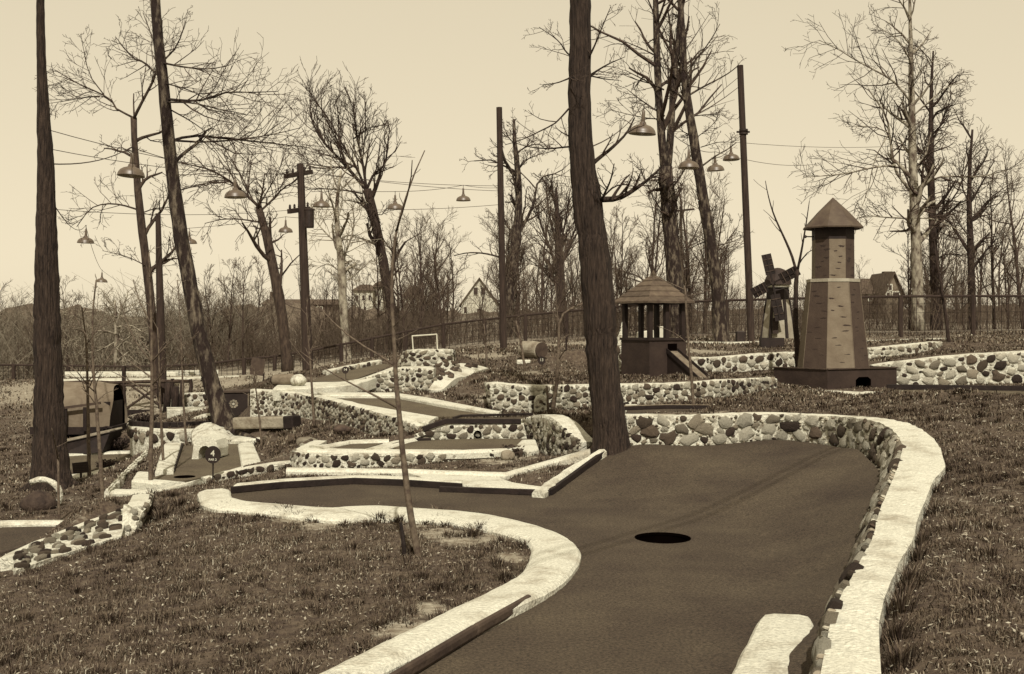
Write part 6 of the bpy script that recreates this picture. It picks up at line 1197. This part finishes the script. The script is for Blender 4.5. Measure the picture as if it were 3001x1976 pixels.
# ================================================================ covered wagon, rustic bridge
wgy = 15.4; wg = on(250, 1292, wgy); WG = thing('covered_wagon', 'covered wagon with pale canvas hood standing on a dark trestle', 'wagon', wg); kx = lambda u: (u - CX) / F * wgy - wg.x; kz = lambda v: H - (v - CY) / F * wgy - wg.z
zb, zt = kz(1258), kz(1122)
m = MB(); V = []; n = 16; xs = [kx(90), kx(150), kx(210), kx(262), kx(292), kx(322)]
for i, x in enumerate(xs):
    k = 1 if i < 4 else (.98, .93)[i - 4]
    for j in range(n + 1):
        a = math.pi * j / n; yy = -.34 * math.cos(a); hz = math.sin(a) ** .7; sag = .012 * math.sin(x * 31 + a * 3)
        V.append(Vector((x + .02 * math.sin(a * 5 + i), yy * k + .34, zb + (zt - zb) * hz * k + sag)))
m.add(V, [(i * (n + 1) + j, (i + 1) * (n + 1) + j, (i + 1) * (n + 1) + j + 1, i * (n + 1) + j + 1) for i in range(len(xs) - 1) for j in range(n)]); m.build('canvas_hood', 'canvas', WG, smooth=True)
m = MB(); V2 = []
for j in range(n + 1): a = math.pi * j / n; V2.append(Vector((kx(318), -.34 * math.cos(a) * .9 + .34, zb + (zt - zb) * math.sin(a) ** .7 * .9)))
m.add(V2, [tuple(range(n + 1))]); m.build('hood_end', 'void', WG)  # black sheet across the open end, for the dark inside of the hood
m = MB(); m.box((kx(210), .34, zb - .02), (kx(330) - kx(90), .74, .1)); m.build('wagon_bed', 'wood_dark', WG)
for u in (197, 254): m = MB(); m.bar(Vector((kx(u), -.06, zb - .02)), Vector((kx(u), -.06, kz(1193))), .045, .03, (0, 1, 0)); m.build('stake', 'wood_dark', WG)
m = MB(); m.bar(Vector((kx(120), -.07, kz(1205))), Vector((kx(300), -.07, kz(1180))), .035, .03, (0, 1, 0)); m.build('side_rail', 'wood_brown', WG)
m = MB(); m.box((kx(308), .3, kz(1215)), (.1, .5, .34)); m.build('tail_shadow_box', 'wood_dark', WG)  # dark box in place of the shade inside the hood's open tail
def wheel(x, y, z, r):
    t = MB(); n = 26; V = []
    for k in range(n):
        a = 2 * math.pi * k / n
        for rr, yy in ((r, -.02), (r, .02), (r * .88, .02), (r * .88, -.02)): V.append(Vector((x + rr * math.cos(a), y + yy, z + rr * math.sin(a))))
    t.add(V, [(k * 4 + q, k * 4 + (q + 1) % 4, ((k + 1) % n) * 4 + (q + 1) % 4, ((k + 1) % n) * 4 + q) for k in range(n) for q in range(4)]); w = t.build('wheel', 'wood_dark', WG)
    t = MB()
    for k in range(8): a = 2 * math.pi * k / 8; t.bar(Vector((x, y, z)), Vector((x + r * .9 * math.cos(a), y, z + r * .9 * math.sin(a))), .018, .018)
    t.lathe([(.0, -.03), (.03, -.03), (.03, .03), (0, .03)], 10, (x, y, z)); t.build('spoke', 'wood_dark', w, kind='stuff')
for u in (150, 318): wheel(kx(u), -.08, kz(1272), .115); wheel(kx(u), .74, kz(1272), .115)
rp = thing('trestle_ramp', 'dark timber ramp with pale plank edges below the wagon', 'ramp', on(260, 1335, 14.2)); r0v = rp.location
for (q, m_, nm) in (([G(150, 1306, 14.1), G(322, 1268, 14.3), G(318, 1290, 14.3), G(300, 1325, 14.2), G(150, 1345, 14.1)], 'wood_dark', 'side'),):
    m = MB(); n = len(q); m.add([p - r0v for p in q] + [p - r0v + Vector((0, .45, 0)) for p in q], [tuple(range(n)), tuple(range(2 * n - 1, n - 1, -1))] + [(i, n + i, n + (i + 1) % n, (i + 1) % n) for i in range(n)]); m.build(nm, m_, rp)
for dy in (0, .45): m = MB(); m.bar(G(150, 1304, 14.1) - r0v + Vector((0, dy, .012)), G(322, 1266, 14.3) - r0v + Vector((0, dy, .012)), .05, .02); m.build('plank_edge', 'log_pale', rp)
br = thing('rustic_bridge', 'rustic log bridge with crossed pole railing behind the wagon', 'bridge', on(420, 1250, 17.4)); b0 = br.location; BY = 17.4
def pl(nm, a, b, r, m_='log_pale', y0=BY, y1=BY): m = MB(); p, q = G(*a, y0) - b0, G(*b, y1) - b0; m.tube([p.lerp(q, k / 5) + rvec() * r * .2 for k in range(6)], r, 8, True, .06); m.build(nm, m_, br)
pl('rail', (180, 1122), (560, 1117), .028, 'bark_grey'); pl('rail', (330, 1129), (470, 1132), .02, 'bark_grey'); pl('brace', (365, 1200), (470, 1130), .018, 'bark_grey'); pl('brace', (372, 1122), (470, 1190), .018, 'bark_grey'); pl('brace', (365, 1200), (355, 1120), .02, 'bark_grey')
for u in (362, 366 + 100, 398 + 160, 470 + 35): pl('post', (u, 1075 if u == 362 else 1112), (u + 4, 1212), .03, 'bark_dark')
m = MB(); m.bar(G(335, 1210, BY) - b0, G(545, 1208, BY) - b0, .06, .085); m.build('deck_beam', 'wood_dark', br); m = MB(); m.bar(G(335, 1203, BY + .35) - b0, G(545, 1201, BY + .35) - b0, .6, .025); m.build('deck', 'log_pale', br)
for u in (345, 372, 398, 470): pl('leg', (u, 1212), (u, 1262), .025, 'bark_dark')
pl('rail', (450, 1165), (520, 1160), .02, 'bark_grey', BY + .5, BY + .5)
m = MB(); pb = on(505, 1222, 17.0)
for (x, w, h) in ((-.09, .09, .42), (.03, .1, .36), (.12, .07, .44)): m.tube([Vector((x, 0, -.05)), Vector((x + .02, .02, h * .6)), Vector((x + .03, 0, h))], [w * .6, w * .5, w * .4], 9, True, .12)
m.build('tree_stump', 'bark_dark', None, label='dark clustered stump beside the plain pole and the bridge', cat='stump', loc=pb, smooth=True)
tb = on(755, 1128, 20); t = thing('sign_board', 'tilted plain dark board standing before the fence', 'board', tb); m = MB(); m.box((0, 0, .32), (.24, .02, .3), Matrix.Rotation(math.radians(8), 3, 'Y')); m.build('panel', 'wood_brown', t)
for x in (-.08, .08): m = MB(); m.bar(Vector((x, .015, -.1)), Vector((x + .03, .015, .2)), .02, .02); m.build('leg', 'wood_dark', t)

# ================================================================ houses beyond the trees
def house(name, label, u0, u1, vb, ve, vr, Y, gable=True, wall_m='house_wall', depth=9, wins=(), hip=False, chim=None, eave=.5, ridge_u=None):
    sc = Y / F; z = lambda v: H - (v - CY) * sc; x0, x1 = (u0 - CX) * sc, (u1 - CX) * sc; cx_ = (x0 + x1) / 2; g = gz1(cx_, Y); t = thing(name, label, 'house', (cx_, Y, g)); Lc = Vector((cx_, Y, g)); hw = (x1 - x0) / 2
    zb_, ze, zr = min(z(vb), g) - g - 1, z(ve) - g, z(vr) - g; m = MB()
    m.prism([(-hw, 0), (hw, 0), (hw, depth), (-hw, depth)], zb_, ze)
    if gable: m.add([Vector((-hw, 0, ze)), Vector((hw, 0, ze)), Vector((0, 0, zr)), Vector((-hw, depth, ze)), Vector((hw, depth, ze)), Vector((0, depth, zr))], [(0, 1, 2), (5, 4, 3)])
    m.build('wall', wall_m, t)
    m = MB(); th = .25
    if gable:
        for sg in (-1, 1):
            dx = hw + eave; dz = (zr - ze) / hw * eave; a = [Vector((0, -eave, zr + .15)), Vector((sg * dx, -eave, ze - dz + .15)), Vector((sg * dx, depth + eave, ze - dz + .15)), Vector((0, depth + eave, zr + .15))]
            m.add(a + [q - Vector((0, 0, th)) for q in a], [(0, 1, 2, 3), (7, 6, 5, 4), (0, 4, 5, 1), (1, 5, 6, 2), (2, 6, 7, 3)])
    else:
        rx = hw * (.55 if hip else 1.0); e = eave; a = [Vector((-hw - e, -e, ze)), Vector((hw + e, -e, ze)), Vector((hw + e, depth + e, ze)), Vector((-hw - e, depth + e, ze)), Vector((-rx, depth / 2, zr)), Vector((rx, depth / 2, zr))]
        m.add(a, [(0, 1, 5, 4), (1, 2, 5), (2, 3, 4, 5), (3, 0, 4), (3, 2, 1, 0)])
    rf = m.build('roof', 'roof_far', t)
    if chim: m = MB(); m.box(((chim[0] - CX) * sc - cx_, depth / 2, z(chim[1]) - g - 1), (.9, .9, 2.6)); m.build('chimney', 'house_dark', rf)
    for (a, b, c, d) in wins:
        wx0, wx1, wz0, wz1 = (a - CX) * sc - cx_, (b - CX) * sc - cx_, z(d) - g, z(c) - g
        m = MB(); m.box(((wx0 + wx1) / 2, -.06, (wz0 + wz1) / 2), (wx1 - wx0 + .25, .1, wz1 - wz0 + .25)); w = m.build('window', 'paint_white', t)
        m = MB(); m.box(((wx0 + wx1) / 2, -.12, (wz0 + wz1) / 2), (wx1 - wx0, .06, wz1 - wz0)); m.build('pane', 'pane', w)
    return t
house('gable_house', 'white gabled house with two tall windows glimpsed through the trees', 1352, 1458, 960, 888, 815, 225, True, wins=((1388, 1400, 843, 864), (1410, 1422, 843, 864), (1360, 1368, 900, 918), (1398, 1412, 905, 925)))
house('hip_roof_house', 'pale two-storey house with dark hip roof behind the birch', 1036, 1092, 960, 852, 832, 235, False, hip=True, wins=((1043, 1050, 866, 880), (1062, 1069, 866, 880), (1080, 1086, 866, 880), (1046, 1053, 900, 914), (1066, 1073, 900, 914)))
house('hip_roof_house', 'tall pale house wing beside the dark hip roof', 1094, 1122, 960, 842, 822, 238, False, hip=True, wins=((1100, 1106, 856, 870), (1110, 1116, 880, 894)))
house('bungalow', 'long low dark-roofed house on the far ridge', 768, 985, 950, 893, 876, 240, False, 'house_dark', chim=(785, 858), wins=((800, 812, 900, 915), (830, 842, 900, 915), (930, 944, 900, 915)))
house('dormer_house', 'pale house with small dormer windows behind the thicket', 1182, 1232, 960, 872, 838, 230, False, hip=True, wins=((1190, 1197, 882, 896), (1208, 1215, 882, 896), (1222, 1228, 882, 896)))
house('gable_house', 'dark house with white-trimmed gable beyond the lighthouse', 2588, 2650, 960, 868, 800, 120, True, 'house_mid', depth=7, wins=((2604, 2612, 836, 850), (2598, 2606, 858, 868), (2616, 2634, 857, 868)), chim=(2632, 800), eave=.35)
house('gable_house', 'low dark house wing beside the white-trimmed gable', 2530, 2600, 960, 862, 812, 123, False, 'house_dark', wins=((2546, 2556, 866, 880), (2564, 2572, 866, 880)), eave=.3)

# ================================================================ hills
def hill(ridge, Y, Yf, zf, n=160, amp=1.2, seed=3):
    us = np.linspace(ridge[0][0], ridge[-1][0], n); vr = np.interp(us, [r[0] for r in ridge], [r[1] for r in ridge]); V = []; rows = 9
    for k in range(rows):
        t = k / (rows - 1); y = Yf + (Y - Yf) * t; x = (us - CX) / F * Y; z = zf + (H - (vr - CY) / F * Y - zf) * (t ** .8); z = z + fbm(us, us * 0 + k * 37, 9, 3, seed) * amp * t + fbm(us, us * 0 + k * 37, 60, 2, seed + 5) * amp * t; V.append(np.stack([x, np.full(n, y), z], -1))
    V = np.concatenate(V); i = np.arange(n - 1); Fc = np.concatenate([np.stack([k * n + i, k * n + i + 1, (k + 1) * n + i + 1, (k + 1) * n + i], -1) for k in range(rows - 1)])
    put('hill', big_mesh('hill', V, Fc, 'hill_wood'), kind='structure')
hill([(-900, 920), (-100, 915), (180, 905), (300, 898), (400, 922), (500, 928), (560, 960), (620, 1000)], 130, 90, -2.0)
hill([(560, 1010), (630, 955), (690, 918), (740, 902), (850, 893), (1000, 905), (1300, 912), (1800, 915), (2400, 910), (3000, 900), (4000, 890)], 210, 140, -1.5, 260, 1.4, 8)

# ================================================================ low shrubs in the lower corner
def shrub(label, u, v, Y, r, h, n, m_):
    p = on(u, v, Y); t = thing('low_shrub', label, 'shrub', p); m = MB(); q = random.Random(u)
    for k in range(n):
        a = q.uniform(0, 6.283); s_1 = q.random() ** .5; b = Vector((math.cos(a) * r * s_1 * .5, math.sin(a) * r * s_1 * .5, -.03)); tp = Vector((math.cos(a) * r * s_1 * 1.1 + q.gauss(0, .02), math.sin(a) * r * s_1 * 1.1 + q.gauss(0, .02), h * q.uniform(.5, 1.0) * (1.1 - .4 * s_1)))
        m.tube([b, b.lerp(tp, .5) + Vector((0, 0, .02)), tp], [.004, .003, .0015], 3, False)
        for f in (.45, .6, .75, .9, 1.0):
            c = b.lerp(tp, f); d = Vector((q.gauss(0, 1), q.gauss(0, 1), q.gauss(0, .6))).normalized(); w = d.orthogonal().normalized() * .009; m.add([c, c + d * .018 + w, c + d * .036, c + d * .018 - w], [(0, 1, 2, 3)])
    m.build('foliage', m_, t, kind='stuff')
shrub('dark weedy shrub at the foot of the leaning tree', 640, 1262, 13.2, .10, .12, 60, 'bark_dark')
shrub('dark shrub between the wagon and the round planter', 345, 1292, 14.6, .16, .16, 90, 'bark_dark')
shrub('low dark shrub under the rails of the rustic bridge', 420, 1232, 16.4, .2, .14, 90, 'bark_dark')
shrub('tangled shrub in the hollow below the curved wall', 1500, 1335, 9.65, .09, .09, 60, 'bark_grey')
shrub('dark shrub on the bank behind the notice board', 330, 1350, 13.0, .18, .1, 90, 'bark_dark')
# ================================================================ grass
def free(x, y):                       # where nothing is built
    keep = np.ones(len(x), bool)
    for poly in EXC:
        pl = np.array(poly); ii = np.where((x > pl[:, 0].min()) & (x < pl[:, 0].max()) & (y > pl[:, 1].min()) & (y < pl[:, 1].max()) & keep)[0]
        if len(ii): keep[ii[inpoly(x[ii], y[ii], poly)]] = False
    return keep
def grass(name, n, ylo, yhi, hlo, hhi, w, seed, slope=.56, thr=.62, label='', clump=.25, tone0=0.0):
    r = np.random.default_rng(seed); y = ylo + (yhi - ylo) * r.random(n); x = r.uniform(-1, 1, n) * (slope * y + .7)
    # gather towards tufts
    cx = np.round(x / clump) * clump; cy = np.round(y / clump) * clump
    jx = np.random.default_rng(seed + 9).random((997,)); hh = ((np.round(cx / clump).astype(int) * 73 + np.round(cy / clump).astype(int) * 151) % 997)
    tx = cx + (jx[hh] - .5) * clump; ty = cy + (jx[(hh * 7) % 997] - .5) * clump; pull = r.random(n) ** 2 * .75
    x = x + (tx - x) * pull; y = y + (ty - y) * pull
    k = bare(x, y) + r.normal(0, .12, n) < thr; x, y, pull = x[k], y[k], pull[k]
    keep = free(x, y)
    x, y, pull = x[keep], y[keep], pull[keep]; n = len(x); z = ground(x, y)
    h = r.uniform(hlo, hhi, n) * (.75 + .5 * pull) * (1 + .45 * fbm(x, y, .7, 2, 61)); a = r.uniform(0, 6.283, n); lean = r.uniform(.15, 1.1, n)
    dx, dy = np.cos(a), np.sin(a); sx, sy = -dy * w, dx * w; wv = r.uniform(.6, 1.3, n)
    b = np.stack([x, y, z - .004], -1); s = np.stack([sx * wv, sy * wv, np.zeros(n)], -1)
    m1 = b + np.stack([dx * h * lean * .35, dy * h * lean * .35, h * .6], -1); tp = b + np.stack([dx * h * lean, dy * h * lean, h * (1 - .3 * lean)], -1)
    V = np.stack([b - s, b + s, m1 + s * .75, m1 - s * .75, tp], 1).reshape(-1, 3); i = np.arange(n)[:, None] * 5
    me = bpy.data.meshes.new(name); nt = n * 3
    Fc = np.concatenate([i + np.array([[0, 1, 2]]), i + np.array([[0, 2, 3]]), i + np.array([[3, 2, 4]])], 1).reshape(-1, 3)
    me = big_mesh(name, V, Fc, 'grass', False)
    tone = np.clip(r.beta(.95, 2.2, n) + tone0 + .18 * fbm(x, y, .9, 2, 71), 0, 1); at = me.attributes.new('tone', 'FLOAT', 'POINT'); at.data.foreach_set('value', np.repeat(tone, 5).astype(np.float32))
    return put(name, me, kind='stuff', label=label, cat='grass')
m = bpy.data.materials.new('grass'); m.use_nodes = True; t = m.node_tree; b = t.nodes['Principled BSDF']; b.inputs['Roughness'].default_value = .75; b.inputs['Specular IOR Level'].default_value = .15
at = t.nodes.new('ShaderNodeAttribute'); at.attribute_name = 'tone'; cr = t.nodes.new('ShaderNodeValToRGB'); e = cr.color_ramp.elements
e[0].position = 0; e[0].color = sep(.024); e[1].position = 1; e[1].color = sep(.46); q = e.new(.45); q.color = sep(.10); q = e.new(.75); q.color = sep(.21)
t.links.new(at.outputs['Fac'], cr.inputs[0]); t.links.new(cr.outputs[0], b.inputs['Base Color']); MATS['grass'] = m
grass('grass', 250000, 2.9, 6.6, .013, .036, .0017, 1, tone0=.04, label='short rough grass of the front lawns')
grass('grass', 140000, 6.6, 10.5, .012, .036, .0027, 2, tone0=.06, label='short rough grass among the curbs and walls', clump=.3)
grass('grass', 120000, 10.5, 19, .02, .055, .006, 3, tone0=.1, label='rough grass on the upper terraces', clump=.4)
grass('grass', 50000, 19, 30, .03, .08, .011, 4, tone0=.1, thr=.75, label='rough grass before the fence', clump=.6)
# leaf litter and dead bits: nobody could count them
def litter(n, ylo, yhi, size, seed, label):
    r = np.random.default_rng(seed); y = ylo + (yhi - ylo) * r.random(n); x = r.uniform(-1, 1, n) * (.56 * y + .7); keep = free(x, y)
    x, y = x[keep], y[keep]; n = len(x); z = ground(x, y) + r.uniform(.004, .03, n); a = r.uniform(0, 6.28, n); s = size * r.uniform(.4, 1.3, n); t = r.uniform(-.5, .5, (n, 2))
    e1 = np.stack([np.cos(a), np.sin(a), t[:, 0]], -1) * s[:, None]; e2 = np.stack([-np.sin(a), np.cos(a), t[:, 1]], -1) * (s * r.uniform(.2, .6, n))[:, None]; c = np.stack([x, y, z], -1)
    V = np.stack([c - e1, c + e2 * .9, c + e1, c - e2], 1).reshape(-1, 3); me = big_mesh('leaf_litter', V, np.arange(n)[:, None] * 4 + np.array([[0, 1, 2, 3]]), 'litter', False); put('leaf_litter', me, kind='stuff', label=label, cat='leaf litter')
mat('litter', .14, .5, 7, 4, .9)
litter(15000, 2.9, 7.5, .0085, 31, 'pale dead leaves and bits scattered through the front lawns')
litter(9000, 7.5, 20, .014, 32, 'pale dead leaves and bits scattered over the terraces')

# longer tufts leaning over the curbs
def tufts(spots, seed, label):
    r = np.random.default_rng(seed); Vs = []; tones = []
    for p, rad, n, h in spots:
        a = r.uniform(0, 6.283, n); q = np.abs(r.normal(0, .6, n)); x = p.x + np.cos(a) * q * rad; y = p.y + np.sin(a) * q * rad; z = ground(x, y) - .005
        hh = h * r.uniform(.5, 1.15, n); ln = .25 + q * .5; dx, dy = np.cos(a), np.sin(a); w = .0017 * r.uniform(.7, 1.5, n) * max(1, p.y / 5.5)
        b = np.stack([x, y, z], -1); s = np.stack([-dy * w, dx * w, w * 0], -1); m1 = b + np.stack([dx * hh * ln * .4, dy * hh * ln * .4, hh * .62], -1); tp = b + np.stack([dx * hh * ln * 1.1, dy * hh * ln * 1.1, hh * (1 - .25 * np.minimum(ln, 1.5))], -1)
        Vs.append(np.stack([b - s, b + s, m1 + s * .8, m1 - s * .8, tp], 1).reshape(-1, 3)); tones.append(np.repeat(np.clip(r.beta(1.1, 3.2, n), 0, 1), 5))
    V = np.concatenate(Vs); n = len(V) // 5; i = np.arange(n)[:, None] * 5
    me = big_mesh('grass_tuft', V, np.concatenate([i + np.array([[0, 1, 2]]), i + np.array([[0, 2, 3]]), i + np.array([[3, 2, 4]])], 1).reshape(-1, 3), 'grass', False)
    at = me.attributes.new('tone', 'FLOAT', 'POINT'); at.data.foreach_set('value', np.concatenate(tones).astype(np.float32)); put('grass_tuft', me, kind='stuff', label=label, cat='grass')
sp = [(P(u, v, z), s, n, h) for u, v, z, s, n, h in ((660, 1492, 0, .07, 120, .055), (735, 1497, 0, .06, 110, .05), (845, 1508, 0, .09, 160, .07), (872, 1520, 0, .06, 90, .06), (915, 1530, 0, .05, 80, .05), (1112, 1522, .02, .07, 140, .07), (1080, 1540, .02, .06, 100, .05), (1168, 1528, .02, .05, 90, .06), (1285, 1522, .02, .05, 90, .06), (1345, 1533, .02, .05, 80, .05), (1405, 1550, .02, .09, 170, .065), (1380, 1570, .02, .06, 100, .05), (1470, 1590, .02, .07, 120, .05), (1530, 1600, .02, .05, 80, .05), (1480, 1690, .02, .06, 100, .05), (1300, 1800, .02, .06, 90, .045), (440, 1480, -.06, .12, 260, .075), (470, 1500, -.05, .12, 240, .07), (520, 1475, -.03, .12, 240, .07), (560, 1500, -.02, .1, 200, .06), (425, 1540, -.08, .09, 160, .06), (500, 1450, -.08, .1, 180, .06),
      (2700, 1560, .34, .05, 110, .07), (2690, 1610, .33, .05, 110, .08), (2665, 1680, .32, .06, 130, .08), (2640, 1760, .3, .07, 150, .09), (2630, 1830, .29, .06, 120, .08), (2645, 1900, .28, .07, 130, .08), (2745, 1400, .42, .05, 90, .06), (2738, 1470, .38, .05, 100, .07), (2400, 1822, .1, .03, 110, .05), (2412, 1842, .1, .03, 110, .05), (2750, 1320, .45, .05, 90, .06))]
r8 = np.random.default_rng(8)
for ylo, yhi, cnt, a, b_, h in ((3.6, 8, 320, .03, .09, .06), (8, 16, 520, .05, .13, .07)):
    y = r8.uniform(ylo, yhi, cnt); x = r8.uniform(-.53, .53, cnt) * y; k = free(x, y)
    sp += [(Vector((float(p), float(q), 0)), float(r8.uniform(a, b_)), int(r8.integers(30, 90)), float(r8.uniform(.03, h))) for p, q in zip(x[k], y[k])]
tufts(sp, 17, 'coarser darker tufts standing out of the lawns along the curbs')
